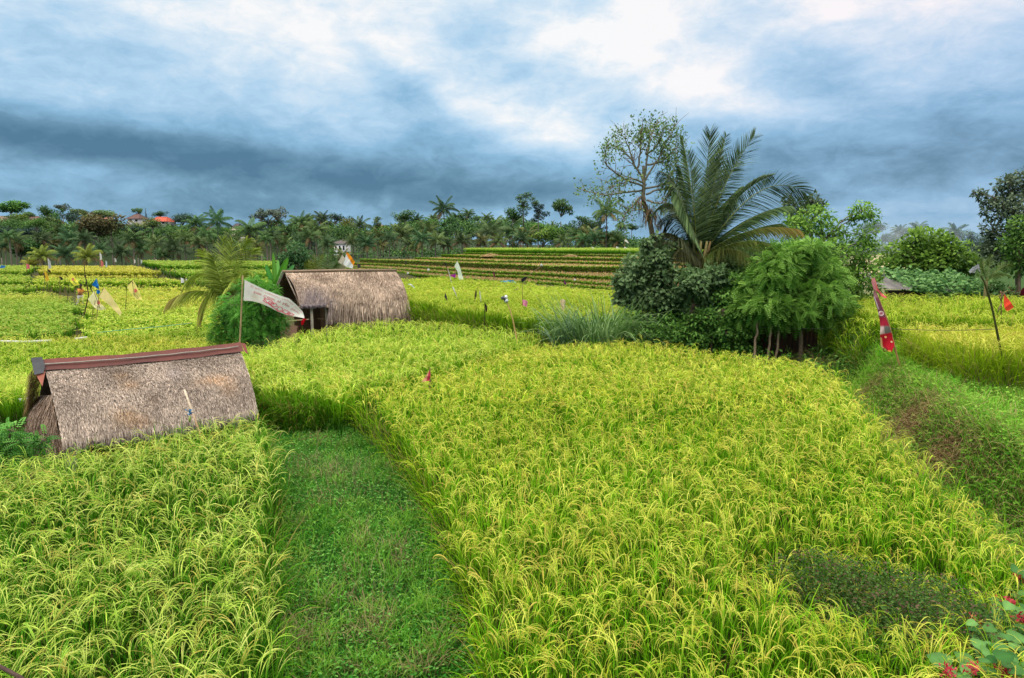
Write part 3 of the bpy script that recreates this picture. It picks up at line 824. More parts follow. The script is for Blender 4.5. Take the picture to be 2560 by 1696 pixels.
# straws hanging in the gable opening
mb = MB()
n = 1500
u = rng.random(n)
b = polyline([rL - ax * .04, bL - ax * .06], u * .95) - ax * rng.uniform(-.02, .14, (n, 1))
P = bend(b, np.full(n, math.atan2(-ax[1], -ax[0])) + rng.normal(0, .5, n), np.radians(rng.uniform(-70, -30, n)), np.radians(np.full(n, -88.)), rng.uniform(.12, .3, n), 3)
mb.ribbon(P, np.repeat(unit(np.array([[ax[1], -ax[0], 0]])), n, 0), np.array([.014, .014, .004])[None, :], lerp(S(90, 64, 44), S(176, 140, 96), rng.random(n))[:, None, :])
hut.part('thatch_edge', mb, M['thatch'])
# ridge cap
mb = MB()
pf = unit((eL - rL)); pb = unit((bL - rL))
ss = np.linspace(-.045, 1.01, 40)
prof = [(pb, .2, .10), (pb, .07, .11), (None, 0, .16), (pf, .09, .13), (pf, .15, .115), (pf, .215, .105)]
G = []
for s in ss:
    c = rL + (rR - rL) * s
    row = []
    for (d, l, up) in prof:
        wv = .004 * math.sin(s * 31) + .006 * math.sin(s * 13 + l * 9)
        row.append(c + (d * l if d is not None else 0) + np.array([0, 0, up - .015 + wv - .03 * math.sin(PI * min(max(s, 0), 1))]))
    G.append(row)
G = np.array(G)
mb.grid(G, lerp(S(84, 40, 34), S(116, 58, 48), np.clip(.5 + .5 * vnoise(G[..., 0] * 3, G[..., 2] * 9, 1, 2), 0, 1)))
cap = hut.part('ridge_cap', mb, M['metal'], smooth=True, label='red-brown folded sheet along the ridge')
mb = MB()
u = np.linspace(.0, .985, 14)
mb.tube([rL + (rR - rL) * s + pf * .13 + np.array([0, 0, .145 - .03 * math.sin(PI * s) + .006 * math.sin(s * 40)]) for s in u], .011, 6, S(170, 162, 152))
hut.part('batten', mb, M['wood'], parent=cap)
mb = MB()
c = rL - ax * .17
G = np.array([[c - ax * .0 + np.array([0, 0, .16]) + pb * .12, c + np.array([0, 0, .19]), c + np.array([0, 0, .14]) + pf * .16, c + np.array([0, 0, .13]) + pf * .36],
              [c + ax * .15 + np.array([0, 0, .16]) + pb * .12, c + ax * .15 + np.array([0, 0, .19]), c + ax * .17 + np.array([0, 0, .14]) + pf * .16, c + ax * .13 + np.array([0, 0, .13]) + pf * .33]])
mb.grid(G, S(58, 60, 66))
hut.part('end_cap', mb, M['metal'], label='black folded sheet over the end of the ridge')
mb = MB()
V = [c + ax * .16 + pf * .28 + np.array([0, 0, .12]), c + ax * .02 + pf * .3 + np.array([0, 0, .10]), c + ax * .08 + pf * .55 + np.array([0, 0, .05])]
mb.add(V, None, [(0, 1, 2)], S(150, 82, 62))
hut.part('flashing', mb, M['metal']); mb = MB()
V = [rR + ax * .04 + pf * .24 + np.array([0, 0, .1]), rR + ax * .04 + np.array([0, 0, .13]), rR + ax * .12 + np.array([0, 0, .12]) + pf * .02, rR + ax * .1 + pf * .26 + np.array([0, 0, .05])]
mb.add(V, [(0, 1, 2, 3)], None, S(128, 60, 50))
hut.part('flashing', mb, M['metal'])
for q in (eL + ax * .05 + pf * -.06, eL + ax * .13 + pf * -.10, eR - ax * .3 - pf * .3, bL + ax * .3 - pb * .3, bR - ax * .3 - pb * .3):
    mb = MB(); z0 = float(H(q[0], q[1]))
    mb.tube([(q[0], q[1], z0 - .1), (q[0], q[1], .5)], .045, 8, S(176, 166, 150))
    hut.part('post', mb, M['wood'])
mb = MB()
w0 = eL - pf * .35 - ax * -.1; w1 = bL - pb * .35 + ax * .1; w2 = eR - pf * .35 - ax * .3; w3 = bR - pb * .35 - ax * .3
for a, b in ((w0, w1), (w0, w2), (w1, w3)):
    u = np.linspace(0, 1, 12)
    G = np.stack([np.column_stack([a[0] + (b[0] - a[0]) * u, a[1] + (b[1] - a[1]) * u, np.full(12, zz)]) for zz in (-.3, .1, .62)], 0)
    mb.grid(G, S(96, 66, 44))
hut.part('wall', mb, M['wood'], label='brown woven mat wall under the eaves')

# far hut
f0, f1, f2, f3, f4 = at(750, 766, 25.0), at(815, 764, 25.55), at(850, 784, 25.8), at(930, 785, 26.7), at(1022, 774, 27.7)
r0, r1 = at(712, 677, 26.5), at(990, 683, 29.2)
r0[2] = 2.5; r1[2] = 2.45
ax2 = unit(r1 - r0); ax2[2] = 0
fw2 = np.array([ax2[1], -ax2[0], 0])
b0 = np.array([*(2 * r0 - f0)[:2], 1.28]); b1 = np.array([*(2 * r1 - f4)[:2], .95])
hut2 = Thing('thatched_hut', (*((f0 + b1) / 2)[:2], float(H(*((f0 + b1) / 2)[:2]))), 'tan thatched hut with a shaggy eave, behind the white banner', 'hut', 'thatched field huts')
T0, T1 = S(128, 108, 92), S(228, 202, 178)
mb = MB()
GREY = S(150, 136, 138)
thatch(mb, [r0, (r0 + r1) / 2 + np.array([0, 0, .01]), r1], [f0, f0 * .4 + f1 * .6, f1 * .4 + f2 * .6 + np.array([0, 0, .02]), f3, f4], 15000, T0, T1,
       [(.2, .7, .17, .2, GREY, 1.1), (.1, .86, .1, .12, S(140, 126, 128), 1.0), (.33, .85, .06, .2, GREY, .8), (.6, .55, .1, .04, S(226, 204, 176), .6)],
       bulge=.22, w=.026, Lr=(.25, .55), slant=.0)
hut2.part('thatch', mb, M['thatch'], label='tan thatch with a greyer older patch above the opening')
mb = MB()
thatch(mb, [r0, (r0 + r1) / 2 + np.array([0, 0, .01]), r1], [f0, f0 * .4 + f1 * .6, f1 * .4 + f2 * .6 + np.array([0, 0, .02]), f3, f4], 0, T0 * 1.15, np.minimum(T1 * 1.15, 1),
       [(.42, 1, .08, 1, GREY, .8)], bulge=.22, w=.026, fringe=.85, nf=5200, fdown=.82, clump=1.6, base=False, srange=(.42, 1.0), ft=.84)
hut2.part('thatch_fringe', mb, M['thatch'], label='long ragged straw ends hanging from the eave')
mb = MB()
thatch(mb, [f0 * .9 + r0 * .1, f1 * .9 + r0 * .04 + r1 * .06], [f0, f1], 500, GREY * .8, GREY * 1.2, [], bulge=.02, w=.022, fringe=.1, nf=500)
thatch(mb, [r0 + ax2 * .01, r0 * .99 + f0 * .01], [r0 * .3 + f0 * .7, f0], 260, T0, T1, [], bulge=.0, w=.026, fringe=.2, nf=200)
hut2.part('thatch_edge', mb, M['thatch'])
mb = MB()
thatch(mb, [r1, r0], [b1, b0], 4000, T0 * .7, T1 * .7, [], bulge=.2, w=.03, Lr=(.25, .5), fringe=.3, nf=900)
hut2.part('thatch', mb, M['thatch'])
mb = MB()
mb.tube([r0 + np.array([0, 0, .05]) - ax2 * .1, (r0 + r1) / 2 + np.array([0, 0, .07]), r1 + np.array([0, 0, .05]) + ax2 * .02], .05, 7, S(150, 128, 108))
hut2.part('ridge_pole', mb, M['wood'])
for a, b, rd in ((r0 - ax2 * .06, b0 - ax2 * .06 + np.array([0, 0, .02]), .03), (r0 - ax2 * .12 + np.array([0, 0, .02]), b0 - ax2 * .14, .02), (r0 + ax2 * .05 - np.array([0, 0, .1]), f0 + ax2 * .05 - np.array([0, 0, .08]), .03)):
    mb = MB(); mb.tube([a, (a + b) / 2, b], rd, 6, S(190, 180, 168))
    hut2.part('rafter', mb, M['wood'])
mb = MB(); mb.tube([b0 - ax2 * .05 - fw2 * -.1, f0 + np.array([0, 0, -.05])], .025, 6, S(150, 126, 96)); hut2.part('tie_beam', mb, M['wood'])
gz = float(H(*f0[:2]))
fl = lambda s, ins: (lambda p: np.array([p[0] - fw2[0] * ins, p[1] - fw2[1] * ins, p[2]]))(polyline([f0, f1, f2, f3, f4], np.array([s]))[0])
for s, ins, top_ in ((.12, .15, 1.35), (.30, .3, 1.4), (.52, .5, 1.2), (.93, .5, 1.2)):
    q = fl(s, ins); mb = MB()
    mb.tube([(q[0], q[1], H(q[0], q[1]) - .1), (q[0], q[1], top_)], .055 if s < .2 else .045, 8, S(190, 178, 158))
    hut2.part('post', mb, M['wood'])
for p, top_ in ((b0 + fw2 * .3 + ax2 * .3, 1.5), (b1 + fw2 * .3 - ax2 * .3, 1.2), ((b0 + b1) / 2 + fw2 * .3, 1.4)):
    mb = MB(); mb.tube([(p[0], p[1], H(p[0], p[1]) - .1), (p[0], p[1], top_)], .05, 8, S(120, 104, 86)); hut2.part('post', mb, M['wood'])
def wallstrip(a, b, z0, z1, col):
    mb = MB(); u = np.linspace(0, 1, 14)
    d = unit(np.array([b[0] - a[0], b[1] - a[1], 0])); nn = np.array([d[1], -d[0], 0]) * .025
    for o in (nn, -nn):
        G = np.stack([np.column_stack([a[0] + (b[0] - a[0]) * u + o[0], a[1] + (b[1] - a[1]) * u + o[1], np.full(14, zz)]) for zz in np.linspace(z0, z1, 5)], 0)
        mb.grid(G, lerp(np.asarray(col) * .75, col, np.clip(.5 + .5 * vnoise(G[..., 0] * 4, G[..., 2] * 6, 1, 1), 0, 1)))
    return mb
hut2.part('wall', wallstrip(fl(.53, .55), fl(.92, .55), -.3, 1.25, S(168, 138, 108)), M['wall'], label='plain tan plastered front wall')
hut2.part('wall', wallstrip(fl(.53, .55), fl(.53, .55) - fw2 * 2.2, -.3, 1.7, S(110, 84, 62)), M['wood'])
hut2.part('wall', wallstrip(b0 + fw2 * .35 + ax2 * .7, b1 + fw2 * .35, -.5, 1.2, S(104, 80, 58)), M['wood'])
hut2.part('wall', wallstrip(fl(.92, .55), b1 + fw2 * .35, -.3, 1.2, S(120, 94, 70)), M['wood'])
q0, q1 = f0 - ax2 * .25 - fw2 * 1.8, f0 - ax2 * .1 - fw2 * .1
hut2.part('low_wall', wallstrip(q0, q1, -.3, .55, S(150, 116, 96)), M['wood'], label='low wall of thin upright sticks')
mb = MB(); mb.tube([at(722, 803, 25.6), at(772, 799, 25.15)], .025, 6, S(176, 156, 120)); hut2.part('rail', mb, M['wood'])
mb = MB(); mb.tube([at(795, 797, 25.7), at(830, 801, 26.0)], .02, 6, S(120, 100, 80)); hut2.part('rail', mb, M['wood'])
# ------------------------------------------------------------------ rags, flags and poles
def to_ground(p, q):
    """extend the line q->p (world points, p lower) down into the ground"""
    d = p - q; d = d / max(1e-6, abs(d[2]))
    if d[2] > -.2: d = np.array([0, 0, -1.0])
    r = p.copy()
    for _ in range(400):
        if r[2] < H(r[0], r[1]) - .08: break
        r = r + d * .03
    return r
def pole_mb(pts, Y, r0, r1, col, dY=0.0):
    w = [at(x, y, Y + dY * i / max(1, len(pts) - 1)) for i, (x, y) in enumerate(pts)]
    w.append(to_ground(w[-1], w[-2]))
    w = np.array(w)
    u = np.linspace(0, 1, 14)
    W = polyline(w, u)
    mb = MB()
    rad = np.linspace(r0, r1, 14) * (1 + .18 * (np.arange(14) % 3 == 0))
    cc = np.asarray(col) * (1 - .25 * (np.arange(14) % 3 == 0))[:, None]
    mb.tube(W, rad, 6, cc)
    return mb, w[-1]
def cloth(top, bot, Y, col, amp=.05, nu=14, nv=6, ph=0.0, freq=9.0, colf=None, mb=None):
    mb = mb or MB()
    u = np.linspace(0, 1, nu)
    def pl2(p):
        p = np.asarray(p, float); k = np.linspace(0, 1, len(p))
        return np.stack([np.interp(u, k, p[:, 0]), np.interp(u, k, p[:, 1])], -1)
    T, B = pl2(top), pl2(bot)
    G = np.zeros((nv, nu, 3)); C = np.zeros((nv, nu, 3))
    for j in range(nv):
        v = j / (nv - 1)
        for i in range(nu):
            px, py = T[i] * (1 - v) + B[i] * v
            dy = amp * (math.sin(u[i] * freq + v * 2.2 + ph) + .5 * math.sin(u[i] * 17 + v * 5 + ph)) * (.25 + u[i])
            G[j, i] = at(px, py, Y + dy)
            C[j, i] = (colf(u[i], v) if colf else np.asarray(col) * 1.12) * (1 + .06 * math.sin(u[i] * 31 + v * 13))
    mb.grid(G, C)
    return mb
POLE = S(150, 122, 82); DPOLE = S(84, 66, 48)

def flag(label, Y, pole, top, bot, col, cat='flag', group=None, name='rag_flag', amp=None, colf=None, mat='cloth', pr=None, pc=None, nu=14, nv=6, clear=.9):
    amp = amp if amp is not None else .035
    low = max(q[1] for q in bot); lx = [q[0] for q in bot if q[1] == low][0]
    while Y > 6:                      # the cloth hangs clear of the rice tops
        q = at(lx, low, Y)
        if q[2] > H(q[0], q[1]) + clear: break
        Y -= .5
    pr = pr or max(.012, .45 * pxm(Y))
    pm, base = pole_mb(pole, Y, pr * .8, pr, POLE if pc is None else pc)
    t = Thing(name, base, label, cat, group)
    t.part('pole', pm, M['wood'])
    o = t.part('cloth', cloth(top, bot, Y - pr, col, amp, nu=nu, nv=nv, colf=colf, ph=Y), M[mat], smooth=True)
    return t, o

# white banner with faded red lettering
Yb = 14.6
pm, base = pole_mb([(607, 689), (603, 790), (599, 866)], Yb, .015, .02, S(176, 152, 112))
ban = Thing('banner_flag', base, 'stained white banner with faded upside-down red lettering on a bamboo pole', 'banner')
ban.part('pole', pm, M['wood'])
BT = [(611.5, 700), (643, 715.5), (670, 728), (701, 740), (723, 746.5), (741, 762.5), (757, 780), (761, 793)]
BB = [(609, 752), (632, 753.5), (652, 759), (674, 768.5), (694, 779.4), (716, 788), (740, 792), (760, 796)]
def bancol(u, v):
    c = S(226, 222, 214)
    st = math.exp(-((u - .16) / .06) ** 2 - ((v - .7) / .16) ** 2) + .6 * math.exp(-((u - .3) / .08) ** 2 - ((v - .95) / .14) ** 2) + .35 * max(0, v - .8) * 4
    return c * (1 - min(.5, .45 * st)) + S(168, 142, 92) * min(.5, .45 * st)
def banpt(u, v, off=0.0):
    k = np.linspace(0, 1, len(BT))
    t = np.array([np.interp(u, k, [p[0] for p in BT]), np.interp(u, k, [p[1] for p in BT])])
    b = np.array([np.interp(u, k, [p[0] for p in BB]), np.interp(u, k, [p[1] for p in BB])])
    px, py = t * (1 - v) + b * v
    dy = .06 * math.sin(u * 9 + v * 2) * u
    return at(px, py, Yb - .03 + dy - off)
mb = MB()
nu, nv = 40, 12
G = np.array([[banpt(u, v) for u in np.linspace(0, 1, nu)] for v in np.linspace(0, 1, nv)])
C = np.array([[bancol(u, v) for u in np.linspace(0, 1, nu)] for v in np.linspace(0, 1, nv)])
mb.grid(G, C)
bc = ban.part('cloth', mb, M['cloth'], smooth=True)
def text_tris(body, size=1.0):
    cu = bpy.data.curves.new('lettering', 'FONT'); cu.body = body; cu.size = size; cu.resolution_u = 2
    ob = bpy.data.objects.new('lettering', cu); COL.objects.link(ob)
    dg = bpy.context.evaluated_depsgraph_get()
    me = bpy.data.meshes.new_from_object(ob.evaluated_get(dg))
    V = np.array([v.co[:] for v in me.vertices]); T = []
    for p in me.polygons:
        vs = list(p.vertices)
        for i in range(1, len(vs) - 1): T.append((vs[0], vs[i], vs[i + 1]))
    bpy.data.objects.remove(ob); bpy.data.curves.remove(cu); bpy.data.meshes.remove(me)
    return V, T
def lettering(body, u0, u1, v0, v1, col):
    V, T = text_tris(body)
    x = (V[:, 0] - V[:, 0].min()) / (np.ptp(V[:, 0]) or 1); y = (V[:, 1] - V[:, 1].min()) / (np.ptp(V[:, 1]) or 1)
    W = np.array([banpt(u0 + (u1 - u0) * a, v0 + (v1 - v0) * b, .012) for a, b in zip(x, y)])   # upside down: letter tops point down
    m_ = MB(); m_.add(W, None, T, col)
    return m_
RED = S(192, 60, 70)
o = ban.part('lettering', lettering('Soto  Ceker  by  Agus  Sunari', .12, .84, .30, .52, RED), M['ink'], parent=bc)
o = ban.part('lettering', lettering('Jl. Raya  Tegalsari  menerima  pesanan', .07, .88, .10, .20, S(206, 120, 120)), M['ink'], parent=bc)
mb = MB()
def stroke(uv, w=.012, col=S(206, 104, 112)):
    pts = np.array([banpt(a, b, .010) for a, b in uv])
    P = pts[None]
    tgv = unit(np.gradient(pts, axis=0)); vw = unit(pts - CAM); sd = unit(np.cross(tgv, vw))
    mb.ribbon(P, sd[None], np.full((1, len(pts)), w), np.asarray(col)[None, None, :])
a = np.linspace(0, 2 * PI, 26)
for cu_, cv_, ru, rv in ((.36, .66, .07, .14), (.45, .72, .05, .12), (.68, .80, .055, .12), (.75, .84, .05, .10), (.57, .80, .04, .13), (.40, .7, .035, .07)):
    stroke([(cu_ + ru * math.cos(t) * (1 + .2 * math.cos(5 * t)), cv_ + rv * math.sin(t)) for t in a], .014)
stroke([(.30, .62), (.36, .78), (.45, .88), (.52, .92), (.57, .97), (.62, .90), (.70, .94), (.78, .93), (.81, .82)], .016)
ban.part('ornament', mb, M['ink'], parent=bc)

# red cloth hanging on the hut rail
mb = cloth([(757, 797), (762, 796), (766, 799)], [(753, 811), (759, 813), (761, 804)], 25.05, S(206, 24, 36), .03, nu=8, nv=5)
cloth([(752, 803), (757, 800)], [(754, 814), (758, 812)], 25.0, S(176, 16, 30), .02, nu=5, nv=4, mb=mb)
tag(mb.build('cloth_rag', M['cloth'], origin=at(759, 805, 25.05)), 'small bright red cloth hung on the rail of the far hut', 'rag')

# yellow flags in the golden plot
def emblem(t, clo, cx, cy, r, Y, cols, lines):
    """small printed emblem and writing-like strokes on the cloth (faded print)"""
    m_ = MB()
    c = at(cx, cy, Y - .07)
    a = np.linspace(0, 2 * PI, 13)[:-1]
    V = [c] + [at(cx + r * .75 * math.cos(t_) * (1 + .2 * math.cos(3 * t_)), cy + r * math.sin(t_), Y - .075) for t_ in a]
    m_.add(np.array(V), None, [(0, 1 + i, 1 + (i + 1) % 12) for i in range(12)], cols[0])
    t.part('emblem', m_, M['ink'], parent=clo); m_ = MB()
    zig = []
    for i_, (x0, y0, x1, y1) in enumerate(lines):
        k = 7; row = [(x0 + (x1 - x0) * q / k, y0 + (y1 - y0) * q / k + (.8 if q % 2 else -.8)) for q in range(k + 1)]
        zig += row if i_ % 2 == 0 else row[::-1]
    pts = np.array([at(x, y, Y - .08) for x, y in zig])
    tgv = unit(np.gradient(pts, axis=0)); sd = unit(np.cross(tgv, unit(pts - CAM)))
    m_.ribbon(pts[None], sd[None], np.full((1, len(pts)), 1.1 * pxm(Y)), np.asarray(cols[1])[None, None, :])
    t.part('lettering', m_, M['ink'], parent=clo)
YEL = S(252, 236, 88); CRM = S(252, 232, 176)
GY = 'printed yellow and cream flags'
t, o = flag('bright yellow printed flag flying above the walking person', 41, [(179.5, 681), (173.5, 702), (171, 724)], [(179, 682), (190, 697), (199.5, 713)], [(170, 697), (178, 707), (185, 715.5)], YEL, group=GY, name='printed_flag', pc=DPOLE)
emblem(t, o, 182, 698.5, 4, 41, (S(226, 130, 112), S(120, 112, 60)), [(182, 704, 191, 709), (184, 702, 188, 707)])
t, o = flag('pale yellow printed flag standing apart on its own thin pole', 38, [(333, 699), (316.5, 718), (315, 752)], [(333, 700), (343, 718), (351, 737), (356.5, 750.5)], [(317.5, 717.5), (326, 733), (337, 746), (343, 750)], S(242, 226, 130), group=GY, name='printed_flag', pc=DPOLE)
emblem(t, o, 338.5, 727, 5, 38, (S(222, 110, 100), S(112, 106, 64)), [(334, 734, 346, 744), (336, 739, 344, 747), (330, 704, 333, 709)])
t, o = flag('cream printed flag hanging on a bamboo pole, the one left of the long tattered flag', 34, [(236, 728), (238, 753), (230, 790), (226, 812)], [(235.5, 728), (243, 743), (249, 756), (265.5, 773)], [(219.5, 748), (228, 760), (238, 772), (250, 776.5)], CRM, group=GY, name='printed_flag')
emblem(t, o, 246, 757, 5.5, 34, (S(214, 104, 92), S(120, 110, 84)), [(238, 763, 250, 770), (235, 730, 238, 738)])
t, o = flag('long tattered cream flag trailing down beside the blue flag', 33, [(260, 719), (247, 745), (241, 800)], [(260, 720), (272, 733), (283, 748), (295, 766), (304, 781)], [(247.5, 743), (262, 754), (278, 768), (290, 780), (301, 791)], S(240, 218, 148), group=GY, name='printed_flag')
emblem(t, o, 288, 761, 4, 33, (S(222, 122, 96), S(128, 118, 80)), [(268, 742, 284, 762), (272, 743, 287, 760), (268, 752, 282, 768), (288, 770, 300, 784)])
t, o = flag('blue flag tied to a leaning pole above the cream flags', 35.5, [(243, 697), (247, 722), (245, 760)], [(241.5, 696), (245, 708), (248, 722)], [(229.5, 712.5), (238, 718), (246, 724)], S(30, 120, 196), colf=lambda u, v: S(26, 110, 190) if v > .3 else S(60, 150, 214))
mb = cloth([(241, 726), (246, 725), (250.5, 728)], [(242, 734), (246, 736), (250, 733)], 35.4, S(30, 116, 190), .03, nu=6, nv=4)
t.part('knot', mb, M['cloth'])
# black strips on a dark bamboo
pm, base = pole_mb([(210, 660), (213, 690), (218, 715), (222, 738), (213, 776)], 34.5, .014, .03, DPOLE)
t = Thing('rag_pole', base, 'thin dark bent bamboo pole strung with black strips beside the blue flag', 'pole')
t.part('pole', pm, M['wood'])
for tp, bt in (([(212, 688), (215, 688)], [(210.5, 694), (214.5, 695)]), ([(216, 697), (217.5, 703)], [(213.5, 711), (216.5, 711)]), ([(219, 707), (221, 712), (226, 720), (232, 728)], [(220.5, 709), (223, 717), (228, 727), (231, 733)]), ([(206.5, 699), (207.5, 704)], [(208.5, 708), (210, 711)])):
    t.part('strip', cloth(tp, bt, 34.4, S(30, 34, 44), .03, nu=6, nv=4), M['plastic'])

# simple rags over the left fields
RG = 'rags on sticks along the valley edge'
def rag(label, Y, px, py0, py1, w, col, lean=0.0, group=None, name='rag_stick', below=6):
    return flag(label, Y, [(px, py0), (px + lean * .2, py1 + below)], [(px, py0), (px + w, py0 + (py1 - py0) * .3)], [(px - w * .2 + lean, py1), (px + w * .8 + lean, py1 - (py1 - py0) * .1)], col, cat='rag', group=group, name=name, nu=7, nv=6)
rag('blue plastic rag at the far left end of the valley edge', 80, 3, 663, 671, 12, S(50, 120, 190), -2, RG)
rag('deep pink rag between the blue rag and the yellowish young palm', 80, 66, 659, 673, 8, S(220, 110, 124), 2, RG)
rag('long white and red streamer on a tall stick in front of the brown-leaved tree', 84, 249, 631, 651, 5, S(214, 214, 210), 2, RG)
rag('red rag hanging low on the same line as the long streamer', 84, 252, 650, 668, 6, S(214, 120, 116), 2, RG)
rag('pale blue-white rag right beside the red rag', 84, 264, 651, 669, 4, S(190, 210, 214), 1, RG)
rag('thin grey rag on a stick, first one after the pale blue rag', 86, 286, 645, 656, 5, S(190, 190, 184), 2, RG)
for i, (px, y0, y1, c) in enumerate([(335, 648, 659, S(214, 206, 200)), (352, 649, 659, S(200, 206, 212)), (379, 650, 656, S(214, 204, 196)), (389, 648, 655, S(216, 190, 180)), (408, 650, 655, S(210, 190, 176))]):
    rag('small whitish rag in the row on the bright green raised plot', 92, px, y0, y1, 4, c, 1, 'small whitish rags on the bright green plot')
rag('grey see-through rag standing lower on the bright green slope', 84, 405, 656, 668, 4, S(170, 184, 176), 1, RG)
rag('white rag near the top of the bright green plot, left of the orange rag', 84, 446, 654, 663, 7, S(226, 228, 222), -2, RG)
rag('pointed white rag between the orange rag and the whitish pair', 80, 474, 655, 665, 5, S(232, 232, 226), 1, RG)
rag('thin orange rag beside the tall young palm', 80, 488, 653, 662, 3, S(230, 140, 50), 1, RG)
rag('pale pink rag half hidden by the fronds of the young palm', 76, 517, 657, 667, 5, S(220, 170, 160), 1, RG)
rag('white pointed rag at the edge of the raised plot, lowest of its slope', 55, 452, 694, 708, 8, S(228, 228, 226), 2, RG)
rag('grey-white pair of rags left of the young palm trunk', 55, 464, 696, 708, 5, S(206, 206, 200), 2, RG)
rag('black and white rag lying over the rice of the raised plot', 66, 435, 676, 680, 7, S(90, 90, 92), 3, RG)
rag('grey and white plastic rag on a tall stick by the yellowish young palm', 58, 119, 645, 673, 7, S(190, 190, 190), 4, RG, below=20)
t, o = rag('torn yellow and black rag on a stick under the grey plastic rag', 56, 110, 676, 704, 9, S(226, 184, 60), 6, RG)
t.part('strip', cloth([(118, 672), (127, 678)], [(119, 679), (126, 683)], 56, S(60, 50, 46), .03, nu=6, nv=4), M['cloth'])
t.part('strip', cloth([(108, 684), (112, 682)], [(111, 697), (114, 694)], 56, S(70, 62, 58), .03, nu=6, nv=4), M['cloth'])
rag('small black rag like a bird left of the bright yellow flag', 50, 148, 691, 701, 7, S(40, 42, 50), 5, RG)

# orange-white and grey flags behind the far hut
t, o = flag('orange and white flag flying behind the ridge of the far hut', 43, [(868, 629), (858, 661), (856, 690)], [(867, 630), (877, 640), (887, 655)], [(857, 660), (868, 668), (881, 672)], S(240, 236, 230), colf=lambda u, v: S(244, 150, 30) if v < .16 + .42 * u else S(238, 238, 236), nu=18, nv=14)
t, o = flag('beige flag just behind the orange and white flag', 44, [(856, 636), (846, 655), (845, 690)], [(856, 637), (862, 646), (868, 655)], [(845, 655), (856, 663), (870, 670)], S(186, 178, 158))
rag('dark grey rag behind the far hut, right of the orange flag', 46, 893, 659, 671, 8, S(70, 64, 70), 3)

# rags in the olive field
MG = 'rags on sticks in the olive field'
t, o = flag('tall pale green-white cloth flag in the olive field, largest there', 52, [(1143, 651), (1137, 690)], [(1143, 652), (1150, 668), (1155, 686), (1159.5, 703)], [(1136, 666), (1144, 680), (1146, 694), (1148, 700)], S(216, 226, 206), group=MG, name='rag_flag')
flag('black pennant hanging left of the tall pale flag', 56, [(1109, 651), (1117, 668), (1120, 685)], [(1109, 652), (1117, 663)], [(1112, 661), (1116.5, 671)], S(40, 40, 48), group=MG, name='rag_flag', nu=6)
flag('narrow white strip flag on the stick with the purple rag', 50, [(1118, 671), (1129, 708)], [(1119, 672), (1122, 678)], [(1128, 708), (1130, 708)], S(220, 222, 222), group=MG, name='rag_flag', nu=6)
flag('bright purple rag beside the narrow white strip', 50.5, [(1123, 684), (1128, 706)], [(1124, 688), (1132, 687), (1139, 684)], [(1128, 691), (1134, 694), (1138.5, 695)], S(160, 50, 150), group=MG, name='rag_flag', nu=7)
flag('leaning white strip in the middle of the olive field below the purple rag', 41, [(1130, 717), (1144, 747)], [(1130, 717.5), (1134, 718)], [(1143, 746), (1144.5, 747)], S(236, 238, 230), group=MG, name='rag_flag', nu=5)
flag('blue-black rag hanging below the leaning white strip', 39, [(1113, 731), (1116, 755)], [(1113, 733), (1117, 742)], [(1111, 743), (1119.5, 754)], S(44, 52, 64), group=MG, name='rag_flag', nu=6)
flag('black bottle-shaped rag beside the thin white strip', 40, [(1191, 724), (1187, 752)], [(1190, 725), (1192, 731), (1191, 746)], [(1189, 727), (1186, 742), (1186, 749)], S(32, 36, 36), group=MG, name='rag_flag', nu=7)
flag('thin white strip hanging beside the black bottle-shaped rag', 40, [(1198, 726), (1202, 758)], [(1198, 727), (1200.5, 729)], [(1201, 753), (1203.5, 754)], S(222, 226, 216), group=MG, name='rag_flag', nu=5)
t, o = flag('black and brown rag wrapped on a dark stick in the olive field', 32, [(1212, 756), (1211, 803)], [(1213, 758), (1218, 766), (1218, 778)], [(1211, 760), (1213, 772), (1214, 782)], S(52, 44, 38), group=MG, name='rag_flag', pc=DPOLE, nu=7)
t.part('cloth', cloth([(1212, 780), (1215, 780)], [(1214, 788), (1217, 789)], 31.9, S(176, 132, 110), .02, nu=5, nv=4), M['cloth'])
flag('pink square rag hanging from a thin stick in the olive field', 36, [(1306, 712), (1306, 752), (1307, 775)], [(1306, 749.5), (1313, 750), (1319.5, 754)], [(1307, 763), (1312, 766), (1317, 769)], S(226, 140, 168), group=MG, name='rag_flag', nu=7)
flag('cream rag fluttering above the strap-leaved plant', 33, [(1404, 749), (1406, 782)], [(1400.5, 751), (1408, 748), (1414, 753)], [(1404, 774), (1408, 777), (1411, 775)], S(238, 208, 178), group=MG, name='rag_flag', nu=7)
flag('black bag on a stick by the blue tarp', 47, [(1320, 690), (1311, 706), (1307, 730)], [(1302.5, 699), (1311, 693), (1319, 691)], [(1304, 707), (1310, 704), (1316, 697)], S(34, 38, 42), group=MG, name='rag_flag', nu=7)
flag('white swoosh of plastic over the rice right of the far hut', 36, [(1019, 712), (1023, 725)], [(1019.5, 710), (1028, 710), (1037, 719)], [(1021, 711.5), (1027, 713.5), (1036, 722)], S(232, 238, 230), group=MG, name='rag_flag', nu=8)
flag('maroon rag on a short post at the foot of the terraces', 62, [(1232, 675), (1235, 694), (1236, 702)], [(1232, 676), (1236, 682)], [(1234, 692), (1239, 694)], S(110, 50, 72), group=MG, name='rag_flag', nu=6)
flag('deep purple rag at the foot of the terraces near the dark bushes', 54, [(1411, 697), (1413, 724)], [(1410.5, 698), (1414, 706)], [(1410, 710), (1417, 714)], S(116, 36, 104), group=MG, name='rag_flag', nu=6)
rag('small black rag on a tall stick before the left end of the terraces', 66, 1013, 652, 662, 3, S(44, 46, 54), 1, MG)
rag('small white rag on a stick before the left end of the terraces', 64, 1069, 671, 677, 5, S(226, 226, 226), 0, MG)
